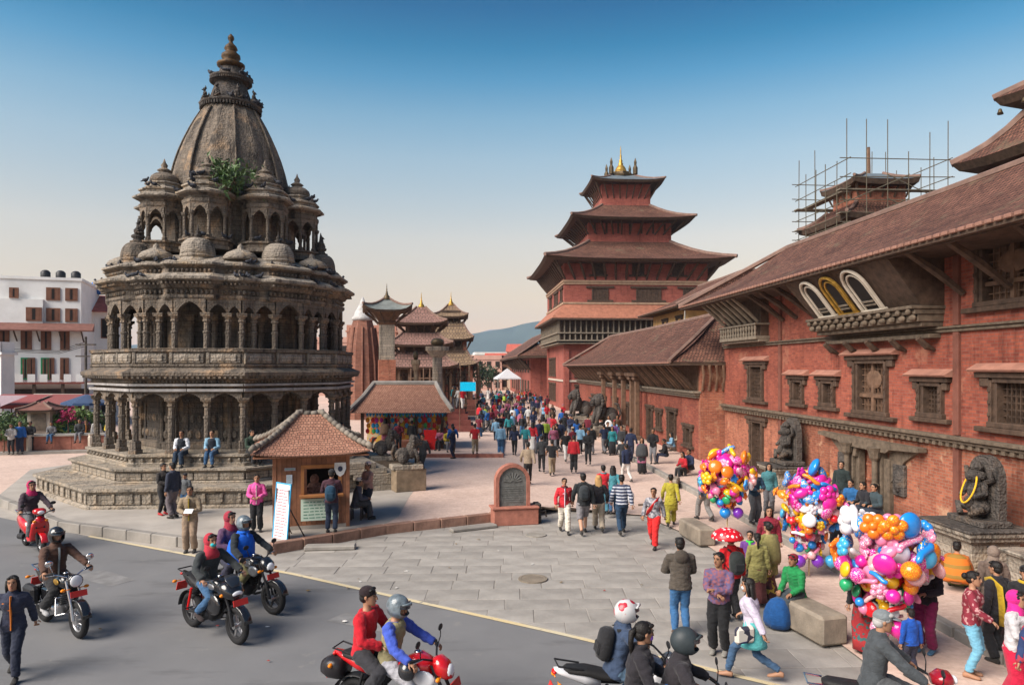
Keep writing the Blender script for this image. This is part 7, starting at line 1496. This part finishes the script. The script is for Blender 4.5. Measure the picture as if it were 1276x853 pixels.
stand('person in olive yellow tunic and trousers with a patterned shoulder bag',836,655,.06,.2,.9,'walk2',dict(top=('kurta',(.34,.29,.03)),bottom=('trousers',(.32,.28,.04)),hair='bun'),fem=1,h=1.58)
# right foreground
stand('person in dark brown hooded jacket and blue jeans facing the plaza',848,791,.02,.05,1,'hold',dict(top=('jacket',(.075,.062,.05)),bottom=('jeans',(.04,.12,.26)),loose=.028,skin=1,shoes=(.1,.06,.04)),h=1.74,lean=4)
b=MB(); b.smooth=True; x,y,_=at(848,791,.02); b.ell((0,0,0),(.13,.07,.12),12,8); hd_=b.build('jacket_hood',cloth((.065,.053,.043)),uv=False); 
hd_.parent=[o for o in bpy.data.objects if o.get('label','').startswith('person in dark brown hooded')][0]; hd_.location=(0,.10,1.43)
stand('person in purple patterned sweater and black trousers with folded arms',896,814,.02,-.45,-.9,'cross',dict(top=('sweater',motley('purple_knit',[(.13,.07,.14),(.20,.07,.09),(.09,.07,.15)],30)),bottom=('trousers',(.014,.013,.014)),skin=1,shoes=(.20,.19,.17)),h=1.70,yaw=-25)
stand('person in lavender blouse and turquoise skirt striding with a patterned bag',938,846,.02,-.85,.45,'stride',dict(top=('shirt',(.52,.46,.56)),bottom=('leggings',(.05,.10,.18)),hair='long',bare=1,mask=(.6,.6,.62)),fem=1,h=1.62)
x,y,_=at(938,846,.02); b=MB(); b.smooth=True; b.loft([[Vector((math.cos(t)*rx,math.sin(t)*ry,z)) for t in [2*PI*k/18 for k in range(18)]] for z,rx,ry in((.98,.17,.13),(.80,.20,.17),(.62,.22,.22),(.56,.225,.23))]); sk=b.build('short_skirt',cloth((.10,.42,.42)),uv=False); sk.parent=[o for o in bpy.data.objects if o.get('label','').startswith('person in lavender')][0]
b=MB(); b.box((0,0,0),(.34,.10,.26),bev=.04); bg=b.build('shoulder_bag',motley('bag_pattern',[(.65,.60,.52),(.03,.03,.05),(.65,.60,.52),(.05,.06,.18)],7),uv=False,loc=(x-.20,y-.22,.80),rz=.3); tag(bg,'white and black patterned bag of the person in lavender blouse','bag')
stand('person in red jacket with a polka dot umbrella hat bending by the group',912,770,.05,-.2,.9,'stand',dict(top=('jacket',(.55,.015,.02)),bottom=('trousers',BK),hair='short'),h=1.62)
x,y,_=at(912,770,.05); backpack((x,y,.05),face(-.2,.9),(.025,.03,.03),'black backpack on the person in the red jacket',z=1.12,y=.2)
b=MB(); b.smooth=True; b.lathe([(.30,0),(.31,.03),(.25,.12),(.15,.18),(.03,.21)],16); 
def dots(name,a,c,sc):
    m,N,L,B=nodes(name); tc=N.new('ShaderNodeTexCoord'); v=N.new('ShaderNodeTexVoronoi'); v.inputs['Scale'].default_value=sc; v.inputs['Randomness'].default_value=.3; L.new(tc.outputs['Object'],v.inputs['Vector']); lt=N.new('ShaderNodeMath'); lt.operation='LESS_THAN'; lt.inputs[1].default_value=.32; L.new(v.outputs['Distance'],lt.inputs[0]); L.new(mixc(N,L,lt.outputs[0],a,c),B.inputs['Base Color']); B.inputs['Roughness'].default_value=.35; return m
db=b.build('polka_dot_balloon',dots('red_white_dots',(.60,.01,.02),(.75,.70,.68),11),uv=False,loc=(x-.12,y-.1,1.62)); tag(db,'red polka dot balloon cap above the person with the black backpack','balloon')
stand('person in olive green shawl and patterned skirt standing in the group',958,745,.06,-.3,.8,'stand',dict(top=('kurta',(.20,.19,.06)),bottom=('skirt',motley('brown_yellow_cloth',[(.05,.02,.02),(.10,.03,.03),(.34,.24,.03)],12)),shawl=(.24,.21,.08),hair='bun'),fem=1,h=1.58)
stand('person in maroon cardigan with long hair among the balloon sellers',958,718,.06,-.2,-.9,'stand',dict(top=('jacket',(.20,.015,.03)),bottom=('skirt',(.20,.19,.06)),hair='long'),fem=1,h=1.60)
stand('child in purple jacket with green collar in the group',935,742,.06,-.5,-.8,'stand',dict(top=('jacket',(.12,.04,.20)),bottom=('trousers',BK),scarf=(.05,.50,.06)),h=1.36)
stand('child in olive blouse with ponytail in the group',944,752,.06,.2,.9,'stand',dict(top=('kurta',(.22,.20,.07)),bottom=('skirt',(.10,.03,.03)),hair='pony'),fem=1,h=1.42)
stand('balloon seller in green and black jacket and red cap sitting on the stone block',0,0,0,-.8,-.45,'sit',dict(top=('jacket',(.015,.20,.06)),bottom=('trousers',(.05,.06,.07)),head='beanie',headc=(.20,.015,.025),skin=1),loc=(5.40,13.75,.06),P=(0,.05,.60),h=1.6)
b=MB(); b.smooth=True; b.loft([[Vector((math.cos(t)*rx*(1+.10*math.sin(5*t)),math.sin(t)*ry*(1+.10*math.sin(4*t+1)),z)) for t in [2*PI*k/24 for k in range(24)]] for z,rx,ry in((0,.22,.20),(.10,.26,.23),(.26,.25,.22),(.40,.20,.18),(.50,.13,.12),(.53,.05,.05))])
bb=b.build('blue_bundle',cloth((.012,.07,.22)),uv=False,loc=(5.0,13.55,.06)); tag(bb,'blue cloth bundle on the lap of the seated balloon seller','bundle')
stand('person in black cardigan with long hair and beaded red skirt near the largest balloon bunch',1078,812,.06,.15,.95,'stand',dict(top=('jacket',(.02,.02,.02)),bottom=('skirt',motley('red_beaded',[(.26,.015,.02),(.26,.015,.02),(.02,.10,.10),(.30,.02,.02),(.26,.015,.02)],24)),hair='long',sash=(.30,.05,.03)),fem=1,h=1.60)
stand('person in maroon trousers and black shirt holding the largest balloon bunch',1160,822,.06,-.7,-.6,'hold',dict(top=('shirt',(.02,.015,.02)),bottom=('trousers',(.16,.012,.06)),shoes=(.05,.12,.2)),h=1.66,loc=(7.05,12.3,.06))
stand('child in bright blue jacket below the largest balloon bunch',1130,838,.06,-.1,.95,'stand',dict(top=('jacket',(.012,.07,.34)),bottom=('trousers',(.03,.03,.05))),h=1.05,loc=(6.25,11.3,.06))
stand('person in maroon printed top and light blue jeans turning at the ledge',1210,842,.06,.65,-.55,'hip',dict(top=('sweater',motley('maroon_print',[(.19,.015,.03),(.19,.015,.03),(.19,.015,.03),(.42,.22,.22)],26)),bottom=('jeans',(.16,.40,.55)),bare=1,hair='bun'),fem=1,h=1.62,hr=(-.28,-.32,1.05))
stand('person in pink headscarf and grey white jacket with red skirt near the pedestals',1256,0,.06,.55,-.75,'hold',dict(top=('jacket',(.48,.46,.47)),bottom=('skirt',(.48,.015,.05)),head='hijab',headc=(.62,.02,.22)),fem=1,h=1.62,loc=(7.20,10.35,.06))
stand('person in navy jacket with red floral print beside the pink headscarf',1274,0,.06,-.6,-.6,'stand',dict(top=('jacket',motley('floral_navy',[(.02,.04,.12),(.02,.04,.12),(.34,.03,.05)],16)),bottom=('trousers',BK),hair='short'),loc=(7.15,9.75,.06),h=1.58,fem=1)
stand('person in black top with yellow bag behind the maroon printed top',1240,0,.06,-.3,.8,'stand',dict(top=('jacket',(.02,.018,.02)),bottom=('trousers',BK),sash=(.45,.30,.02)),loc=(8.0,11.9,.06),h=1.62)
stand('person in brown patterned headscarf near the statue pedestal',1246,0,.06,.2,.9,'stand',dict(top=('kurta',(.14,.10,.08)),bottom=('skirt',(.06,.04,.04)),head='hijab',headc=(.20,.15,.12)),loc=(8.4,12.6,.2),h=1.56,fem=1)
stand('person in dark cap and yellow scarf by the low stone platform',1270,0,.06,-.4,-.8,'stand',dict(top=('jacket',BK),bottom=('trousers',BK),head='beanie',headc=(.02,.02,.02),scarf=(.45,.30,.02)),loc=(8.35,11.75,.06),h=1.60)
stand('person wrapped in an orange shawl sitting at the foot of the tall pedestal',1192,735,.22,.55,.75,'sitlow',dict(top=('kurta',(.35,.10,.02)),bottom=('skirt',(.10,.12,.02)),shawl=stripes('orange_shawl',(.58,.14,.01),(.26,.14,.02),5),hair='short'),fem=1,h=1.62)
for i,(u,v,tc_,lab,dx,dy,kd) in enumerate(((1049,640,(.02,.03,.03),'person in black jacket standing by the palace portal',-.6,-.7,'stand'),(1062,648,(.02,.10,.25),'person in blue jacket sitting on the portal step',-.8,-.5,'sit'),(1078,652,(.02,.02,.025),'person in black sweater sitting on the portal step',-.9,-.2,'sit'),(1092,655,(.04,.06,.07),'person in dark teal jacket sitting at the end of the portal step',-.9,-.3,'sit'),(1046,700,(.03,.05,.06),'person in dark clothes walking past the slim balloon bunch',.1,.9,'walk'))):
    stand(lab,u,v,.22,dx,dy,kd,dict(top=('jacket',tc_),bottom=('jeans',(.03,.04,.06))),h=1.66,vx=.022)
stand('person in grey jacket walking past the tall balloon bunch',878,648,.06,-.3,.9,'walk',dict(top=('jacket',(.10,.12,.15)),bottom=('trousers',(.22,.21,.2))),h=1.66,vx=.022)
stand('person in dark blue sweater holding the tall balloon bunch',940,652,.2,.2,-.9,'hold',dict(top=('sweater',(.02,.05,.09)),bottom=('trousers',(.10,.11,.12))),h=1.66,vx=.022)
stand('person in teal jacket with grey bag by the tall balloon bunch',958,640,.2,-.2,-.9,'stand',dict(top=('jacket',(.05,.16,.18)),bottom=('trousers',(.10,.10,.11)),hair='long'),fem=1,h=1.6,vx=.022)
# ---------------------------------------------------------------- crowd
A=dict(top=('jacket',BK),bottom=('jeans',BK)); F_=dict(top=('kurta',BK),bottom=('skirt',BK),hair='long')
TP=[(template(pose('walk'),A),'walking'),(template(pose('walk2'),dict(A,top=('sweater',BK),inner=BK)),'walking'),(template(pose('stand'),dict(A,top=('shirt',BK),bottom=('trousers',BK))),'standing'),(template(pose('hold'),A),'standing'),
    (template(pose('walk'),dict(top=('sweater',BK),bottom=('jeans',BK),hair='long'),1),'walking'),(template(pose('stand'),dict(F_,shawl=BK),1),'standing'),(template(pose('walk2'),dict(top=('tshirt',BK),bottom=('trousers',BK))),'walking'),(template(pose('walk2'),dict(F_),1),'walking'),
    (template(pose('sit'),A),'sitting'),(template(pose('sit'),dict(A,top=('sweater',BK),hair='long'),1),'sitting'),(template(pose('cross'),dict(A,head='beanie')),'standing'),(template(pose('stand'),dict(A,head='topi',top=('vest',BK),inner=BK)),'standing')]
finalize()
CN={'black':(.02,.02,.022),'charcoal':(.05,.052,.056),'navy':(.025,.035,.08),'blue':(.02,.12,.42),'light blue':(.22,.42,.60),'red':(.48,.02,.03),'maroon':(.17,.02,.035),'grey':(.20,.20,.21),'white':(.60,.59,.57),'beige':(.36,.28,.20),'brown':(.13,.08,.05),'green':(.05,.22,.07),'lime':(.26,.36,.04),'orange':(.58,.20,.02),'pink':(.36,.11,.18),'teal':(.03,.25,.28),'purple':(.16,.07,.24),'yellow':(.58,.42,.04)}
BNS={'black':(.02,.02,.022),'blue':(.04,.10,.20),'grey':(.15,.15,.16),'khaki':(.27,.21,.14),'navy':(.025,.03,.055),'brown':(.16,.10,.06),'white':(.55,.53,.50)}
rc=random.Random(99); USED={}; PLACED=[]
def crowd(u,v,z,ti,tc_,bc_,dx=None,dy=None,h=None,where='in the street crowd',acc=None,loc=None):
    p=loc or at(u,v,z); me=TP[ti][0][0]; a=face(dx,dy) if dx is not None else rc.choice([0,PI])+rc.gauss(0,.5)
    ac=acc or rc.choice(list(CN)); o=link('person',me,None,p,(0,0,a),[rc.choice(SKINS[:2]),HAIRM,cloth(tuple(q*.72 for q in CN[tc_])),cloth(BNS[bc_]),cloth((.03,.028,.026)),cloth(CN[ac])]); s=(h or rc.uniform(1.55,1.74))/1.70; o.scale=(s,s,s)
    lab='person in %s top and %s %s %s %s'%(tc_,bc_,'skirt' if ti in(5,7) else 'trousers',TP[ti][1],where)
    tag(o,lab,'person','people %s'%where); PLACED.append((p[0],p[1])); return o
SP=[(564,566,.42,0,'blue','brown',0,1),(592,566,.42,6,'red','khaki',0,1),(624,567,.25,2,'light blue','blue',0,1),(527,590,.25,0,'charcoal','black',-.3,-.9),(565,571,.25,3,'navy','navy',-.9,.2),
 (658,604,.25,1,'beige','black',0,1),(675,588,.22,0,'charcoal','black',0,1),(688,592,.2,6,'black','khaki',0,1),(715,588,.18,2,'red','black',.1,1),(641,567,.25,4,'navy','black',.1,1),(655,565,.25,1,'teal','grey',0,1),(664,562,.25,7,'red','white',0,1),(672,560,.25,0,'navy','blue',.1,-1),(680,556,.25,2,'lime','black',0,1),
 (733,578,.15,3,'black','black',-.2,-1),(705,574,.2,6,'black','white',.2,-1),(723,566,.15,1,'light blue','black',0,1),(698,560,.2,0,'navy','black',0,1),(690,566,.2,4,'pink','grey',0,-1),(781,600,.06,0,'navy','white',-.3,.9),(776,588,.06,1,'charcoal','black',-.2,.9),(800,590,.06,5,'pink','black',-.3,-.9),(814,578,.2,3,'black','grey',-.4,-.9),(786,575,.06,0,'navy','navy',.4,.9),
 (700,536,.2,0,'blue','black',.1,1),(686,545,.2,2,'pink','grey',0,1),(643,530,.25,5,'red','maroon' if 0 else 'black',0,1),(624,545,.25,0,'navy','black',.1,1),(608,538,.25,1,'blue','black',.8,-.3),(600,545,.25,8,'charcoal','blue',-.4,-.9),(634,548,.25,4,'teal','black',0,1),(618,552,.25,0,'light blue','navy',0,1)]
for q in SP: crowd(*q[:6],dx=q[6],dy=q[7])
for u,v,z,t,c,bc_,dx,dy,w in ((852,597,.06,9,'red','black',-.8,-.5,'on the stone seat by the low wing'),(860,596,.06,8,'navy','black',-.8,-.5,'on the stone seat by the low wing'),(829,578,.2,8,'black','navy',-.9,.1,'on the ledge of the low wing'),(838,566,.2,9,'light blue','grey',-.9,.1,'on the ledge of the low wing'),(845,562,.2,8,'beige','brown',-.9,.1,'on the ledge of the low wing'),
   (497,562,.42,3,'maroon','black',0,-1,'at the souvenir pavilion'),(513,560,.42,2,'black','black',.2,1,'at the souvenir pavilion'),(480,560,.42,5,'pink','black',0,1,'at the souvenir pavilion'),(549,560,.42,9,'pink','black',-.3,-.9,'on the terrace by the pavilion'),(558,562,.42,8,'yellow','grey',.3,-.9,'on the terrace by the pavilion'),(552,548,.42,0,'navy','black',.2,.9,'on the terrace by the pavilion'),
   (38,563,.30,3,'charcoal','black',.3,-1,'by the brick bench wall'),(25,565,.30,2,'blue','navy',.4,-.9,'by the brick bench wall'),(14,566,.30,3,'white','black',.3,-.9,'by the brick bench wall'),(120,556,.26,2,'white','navy',.5,-.8,'by the brick bench wall')):
    crowd(u,v,z,t,c,bc_,dx,dy,where=w)
for k,(lx,c,bc_,t) in enumerate(((-1.2,'grey','blue',8),(.2,'charcoal','grey',8),(1.7,'yellow','blue',9),(4.2,'brown','black',8),(5.0,'charcoal','black',9),(5.9,'black','brown',8))):
    q=Matrix.Translation((-24.2,40.2,.25))@Matrix.Rotation(R(14),4,'Z')@Vector((lx,-.18,.52)); crowd(0,0,0,t,c,bc_,loc=(q.x,q.y,q.z),dx=.25,dy=-.97,where='sitting on the brick bench wall'.replace('sitting ',''))
def fill(n,us,ds,where,tops,zfun=lambda x:pz(x),tset=(0,1,2,3,4,6,7,10,5),gap=.55):
    k=0; tries=0
    while k<n and tries<n*40:
        tries+=1; d=rc.uniform(*ds); t=(d-ds[0])/(ds[1]-ds[0]); u=us[0]+(us[1]-us[0])*rc.random() if len(us)==2 else (us[0]+(us[2]-us[0])*t)+((us[1]+(us[3]-us[1])*t)-(us[0]+(us[2]-us[0])*t))*rc.random()
        x,y,_=GD(u,d)
        if any((x-a)**2+(y-b_)**2<gap*gap for a,b_ in PLACED): continue
        crowd(0,0,0,rc.choice(tset),rc.choice(tops),rc.choice(list(BNS)),loc=(x,y,zfun(x)),where=where); k+=1
T1=['black','charcoal','navy','navy','black','red','maroon','blue','grey','white','teal','brown','black','charcoal','purple','navy','maroon','black','red','pink','light blue']
fill(40,(592,722,600,700),(46,66),'in the street crowd',T1)
fill(64,(588,690,592,668),(64,108),'far down the street',T1+['red','blue'])
fill(14,(690,775),(38,50),'on the plaza before the low wing',T1)
fill(10,(562,580),(52,56),'on the maroon plinth',T1,zfun=lambda x:1.9,gap=.4)
fill(40,(-10,128),(42.5,50),'in the hotel market',T1+['orange','pink'],zfun=lambda x:.25)
# ---------------------------------------------------------------- balloon bunches
def gloss(name,c,c2=None,kind=None,sc=9):
    m,N,L,B=nodes(name); B.inputs['Roughness'].default_value=.22; B.inputs['Specular IOR Level'].default_value=.5; B.inputs['Coat Weight'].default_value=.3; B.inputs['Base Color'].default_value=c+(1,)
    tc=N.new('ShaderNodeTexCoord')
    if kind=='stripe':
        sp=N.new('ShaderNodeSeparateXYZ'); L.new(tc.outputs['Object'],sp.inputs[0]); mu=N.new('ShaderNodeMath'); mu.operation='MULTIPLY'; mu.inputs[1].default_value=sc; L.new(sp.outputs['Z'],mu.inputs[0]); fr=N.new('ShaderNodeMath'); fr.operation='FRACT'; L.new(mu.outputs[0],fr.inputs[0]); gt=N.new('ShaderNodeMath'); gt.operation='GREATER_THAN'; gt.inputs[1].default_value=.5; L.new(fr.outputs[0],gt.inputs[0]); L.new(mixc(N,L,gt.outputs[0],c,c2),B.inputs['Base Color'])
    if kind=='spot':
        v=N.new('ShaderNodeTexVoronoi'); v.inputs['Scale'].default_value=sc; L.new(tc.outputs['Object'],v.inputs['Vector']); lt=N.new('ShaderNodeMath'); lt.operation='LESS_THAN'; lt.inputs[1].default_value=.36; L.new(v.outputs['Distance'],lt.inputs[0]); L.new(mixc(N,L,lt.outputs[0],c,c2),B.inputs['Base Color'])
    return m
MG=gloss('balloon_magenta',(.70,.02,.30)); PK=gloss('balloon_pink',(.72,.20,.34)); OR=gloss('balloon_orange',(.75,.17,.01)); BL=gloss('balloon_blue',(.015,.22,.62)); SK=gloss('balloon_sky',(.05,.36,.62)); PU=gloss('balloon_purple',(.18,.03,.42)); YE=gloss('balloon_yellow',(.72,.42,.01)); RE=gloss('balloon_red',(.60,.012,.02)); WT=gloss('balloon_white',(.70,.68,.70)); GR=gloss('balloon_green',(.02,.32,.12))
RS=gloss('balloon_candy',(.62,.015,.03),(.72,.70,.70),'stripe',16); BSp=gloss('balloon_blue_spot',(.015,.22,.62),(.72,.45,.02),'spot',6); PSp=gloss('balloon_pink_spot',(.72,.20,.34),(.70,.68,.70),'spot',7); OSp=gloss('balloon_orange_spot',(.75,.17,.01),(.72,.45,.02),'spot',8); MSp=gloss('balloon_magenta_spot',(.70,.02,.30),(.72,.60,.66),'spot',7)
def bm_ball():
    b=MB(); b.smooth=True; b.lathe([(.012,-1.22),(.07,-1.18),(.05,-1.10),(.16,-1.02),(.5,-.84),(.82,-.52),(.99,-.1),(1.0,.15),(.88,.52),(.62,.82),(.3,.97),(.02,1.0)],14); return b.mesh('balloon',[MG])
def bm_pillow():
    b=MB(); b.smooth=True; n=24; prof=[(-.34,.18),(-.28,.62),(-.12,.92),(0,1.0),(.12,.92),(.28,.62),(.34,.18)]
    b.loft([[Vector((math.cos(t)*q*(1+.035*math.sin(12*t)),d,math.sin(t)*q*(1+.035*math.sin(12*t)))) for t in [2*PI*k/n for k in range(n)]] for d,q in prof]); return b.mesh('balloon',[MG])
def bm_long():
    b=MB(); b.smooth=True; b.tube([(-1.5,0,-.1),(-1.3,0,0),(-.6,.1,.12),(.2,0,.05),(.9,-.1,-.1),(1.4,0,-.05),(1.55,0,-.05)],[.08,.30,.34,.32,.34,.28,.06],12); return b.mesh('balloon',[MG])
def bm_star():
    b=MB(); b.smooth=True; n=20
    def r(t): return .62+.38*abs(math.cos(2.5*t))**1.5
    b.loft([[Vector((math.sin(t)*q*r(t),d,math.cos(t)*q*r(t))) for t in [2*PI*k/n for k in range(n)]] for d,q in((-.30,.15),(-.22,.6),(0,1.0),(.22,.6),(.30,.15))]); return b.mesh('balloon',[MG])
def bm_flower():
    b=MB(); b.smooth=True
    for k in range(5): a=2*PI*k/5; b.ell((math.sin(a)*.58,0,math.cos(a)*.58),(.46,.40,.46),10,7)
    b.ell((0,-.2,0),(.36,.34,.36),10,7); return b.mesh('balloon',[MG])
def bm_fish():
    b=MB(); b.smooth=True; b.ell((0,0,0),(1.0,.5,.62),14,9); b.ell((1.05,0,.25),(.42,.14,.30),8,6,Matrix.Rotation(R(-35),3,'Y')); b.ell((1.05,0,-.25),(.42,.14,.30),8,6,Matrix.Rotation(R(35),3,'Y')); b.ell((0,0,.62),(.4,.12,.24),8,6); return b.mesh('balloon',[MG])
KD=dict(ball=bm_ball(),pillow=bm_pillow(),long=bm_long(),star=bm_star(),flower=bm_flower(),fish=bm_fish())
def bunch(label,u,v,d,w,h,seed,bot,topc):
    rq=random.Random(seed); c=Vector(GD(u,d)); c.z=H-(v-HY)*d/F; zb=pz(c.x) if c.x<9 else .22
    o=empty('balloon_bunch',(c.x,c.y,zb)); tag(o,label,'balloons','balloon bunches of the street sellers'); cz=c.z-zb
    b=MB(); b.tube([(.0,0,max(.02,cz-h/2-.75)),(.02,0,cz+h*.3)],.018,6); b.build('stick',mat('bamboo_stick',(.45,.33,.17)),o,uv=False)
    pts=[]; tries=0
    while len(pts)<190 and tries<14000:
        tries+=1; p=Vector((rq.gauss(0,1),rq.gauss(0,1),rq.gauss(0,1))).normalized()*rq.uniform(.35,1.0)
        q=Vector((p.x*w/2,p.y*w/2*.9,p.z*h/2)); t=q.z/h+.5; q.x*=(.62+.5*math.sin(min(t*1.05,1)*PI*.62)); q.y*=(.62+.5*math.sin(min(t*1.05,1)*PI*.62))
        r=(.095+.13*max(t-.25,0))*rq.uniform(.85,1.25)*w/1.6
        if any((q-a).length<(r+s)*.46 for a,s in pts): continue
        pts.append((q,r))
    for q,r in pts:
        t=q.z/h+.5
        if t>.62: k=rq.choice(['pillow','fish','long','pillow','flower','fish']); m=rq.choice(topc)
        elif t>.35: k=rq.choice(['ball','pillow','star','long','flower','fish','pillow']); m=rq.choice([MG,PK,OR,BL,YE,RE,WT,RS,SK,PSp,MSp,OSp])
        else: k=rq.choice(['ball','ball','star','long','pillow']); m=rq.choice([OR,YE,RS,RE,WT,BL,GR,PK,MG])
        s=r*(.92 if k=='ball' else 1.22 if k in('pillow','star','flower') else .98); a=math.atan2(q.x,-q.y)+rq.uniform(-.4,.4)
        link('balloon',KD[k],o,(q.x,q.y,cz+q.z),(rq.uniform(-.5,.5),rq.uniform(-.7,.7),a),[m],(s,s*(1.0 if k!='pillow' else 1.3),s))
    for x,m in bot: link('balloon',KD['ball'],o,(x,-.15,cz-h/2-.02),(0,0,0),[m],(.155*w/1.6,)*3)
    return o
bunch('tall balloon bunch of magenta and blue balloons near the low palace wing',906,598,20.5,1.6,1.75,3,((-.10,BL),(.26,PU)),[MG,PSp,OR,MG,YE,BSp,MSp])
bunch('slim balloon bunch with two purple balls hanging below it',1008,638,16.8,1.45,2.15,8,((-.28,PU),(.14,PU),(.45,SK)),[MG,MG,BSp,BL,OSp,MSp])
bunch('largest balloon bunch with blue and pink foil shapes held over the ledge',1106,704,11.95,1.62,1.95,14,((.1,MG),(-.2,PSp)),[BSp,BL,PSp,PK,OR,OSp,SK,WT])
# ---------------------------------------------------------------- pigeons on the temple
b=MB(); b.smooth=True; b.ell((0,0,.085),(.055,.11,.06),8,6,Matrix.Rotation(R(-18),3,'X')); b.ell((0,-.10,.165),(.032,.035,.035),7,5); b.tube([(0,-.07,.11),(0,-.095,.155)],[.04,.03],6); b.tube([(0,.08,.08),(0,.20,.045)],[(.012,.04),(.008,.045)],6); b.tube([(0,-.13,.162),(0,-.155,.155)],[.01,.004],4)
for sx in(-1,1): b.tube([(sx*.02,0,.04),(sx*.02,0,0)],.006,4); b.ell((sx*.045,.03,.09),(.018,.09,.042),6,5)
pgm=b.mesh('pigeon',[mat('pigeon_grey',(.035,.038,.048),var=.4,sc=20,bump=0)]); TM=Matrix.Translation(TC)@Matrix.Rotation(TRZ,4,'Z'); rq=random.Random(17)
def pig(p,where): 
    w=TM@Vector(p); s=rq.uniform(1.0,1.35); o=link('pigeon',pgm,None,w,(0,0,rq.uniform(0,6.28)),None,(s,s,s)); tag(o,'dark pigeon perched on the %s'%where,'pigeon','pigeons perched on the %s'%where)
for i in range(26): k=rq.choice((6,7,0,1)); p,n,t,l=facept(k,rq.random(),4.62,.05); pig((p.x,p.y,8.66),'upper temple eave')
for i in range(16): k=rq.choice((6,7,0,1)); p,n,t,l=facept(k,rq.random(),4.88,-.02); pig((p.x,p.y,8.11),'broad temple eave')
for i in range(34):
    k=rq.choice((5,6,7,0,1)); a=R(45*k+22.5); c=Vector((math.sin(a)*2.72,-math.cos(a)*2.72,0)); b_=rq.uniform(-1.5,1.5)+a; z,r=rq.choice(((11.46,1.05),(11.75,.88),(12.02,.66),(9.73,.92))); pig((c.x+math.sin(b_)*r,c.y-math.cos(b_)*r,z),'temple roof pavilions')
for i in range(18): a=rq.uniform(-1.6,1.6); z,r=rq.choice(((15.79,1.2),(16.95,.78),(15.88,1.0))); pig((math.sin(a)*r,-math.cos(a)*r,z),'temple spire')

# ---------------------------------------------------------------- road repairs and litter
def patch(pts,m): b=MB(); b.add([(x,y,.0045) for x,y in pts],[tuple(range(len(pts)))]); tag(b.build('road_patch',m),kind='structure')
PT=mat('dark_asphalt_patch',(.146,.145,.145),rough=.85,var=.25,sc=3,bump=.4,bsc=60); PT2=mat('pale_asphalt_patch',(.192,.188,.184),rough=.9,var=.25,sc=3,bump=.4,bsc=50)
patch([(-3.6,14.0),(-2.2,13.3),(-1.9,13.7),(-3.3,14.5)],PT2); patch([(-10.4,17.0),(-9.0,16.2),(-8.7,16.7),(-9.9,17.5)],PT2); patch([(-4.4,10.7),(-3.2,10.2),(-2.9,10.5),(-3.9,11.1)],PT); patch([(-12.5,18.8),(-11.2,18.1),(-11.0,18.5),(-12.2,19.3)],PT)
rq=random.Random(31); LP=[mat('litter_paper',(.6,.58,.54),bump=0),mat('litter_leaf',(.20,.13,.05),bump=0),mat('litter_foil',(.30,.06,.05),bump=0)]
for i in range(26):
    x,y=rq.choice(((rq.uniform(-11,-1),rq.uniform(11.5,17)),(rq.uniform(-4,4.5),rq.uniform(13.5,21))))
    if y>yl(x)-.3 and x<-5.8: y=yl(x)-.5
    b=MB(); s=rq.uniform(.03,.06); vs=[(rq.uniform(-.3,.3)*s+math.cos(t)*s,rq.uniform(-.3,.3)*s+math.sin(t)*s*.7,rq.uniform(0,.02)) for t in [PI*2*k/5 for k in range(5)]]; b.add(vs+[(0,0,.022)],[(k,(k+1)%5,5) for k in range(5)])
    o=b.build('litter',rq.choice(LP),uv=False,loc=(x,y,.022),fix=False); tag(o,'small scrap of litter lying on the street surface','litter','litter scattered on the street')
# ---------------------------------------------------------------- haze
b=MB(); b.bx(-4000,4000,-600,4100,-1.5,300)
hm=bpy.data.materials.new('air_haze'); hm.use_nodes=True; N=hm.node_tree.nodes; L=hm.node_tree.links; N.remove(N['Principled BSDF'])
vp=N.new('ShaderNodeVolumePrincipled'); vp.inputs['Color'].default_value=(.60,.80,1.0,1); vp.inputs['Density'].default_value=.00016; vp.inputs['Anisotropy'].default_value=.2
L.new(vp.outputs[0],N['Material Output'].inputs['Volume'])
tag(b.build('haze',hm,uv=False),'thin blue evening haze','haze',kind='stuff')
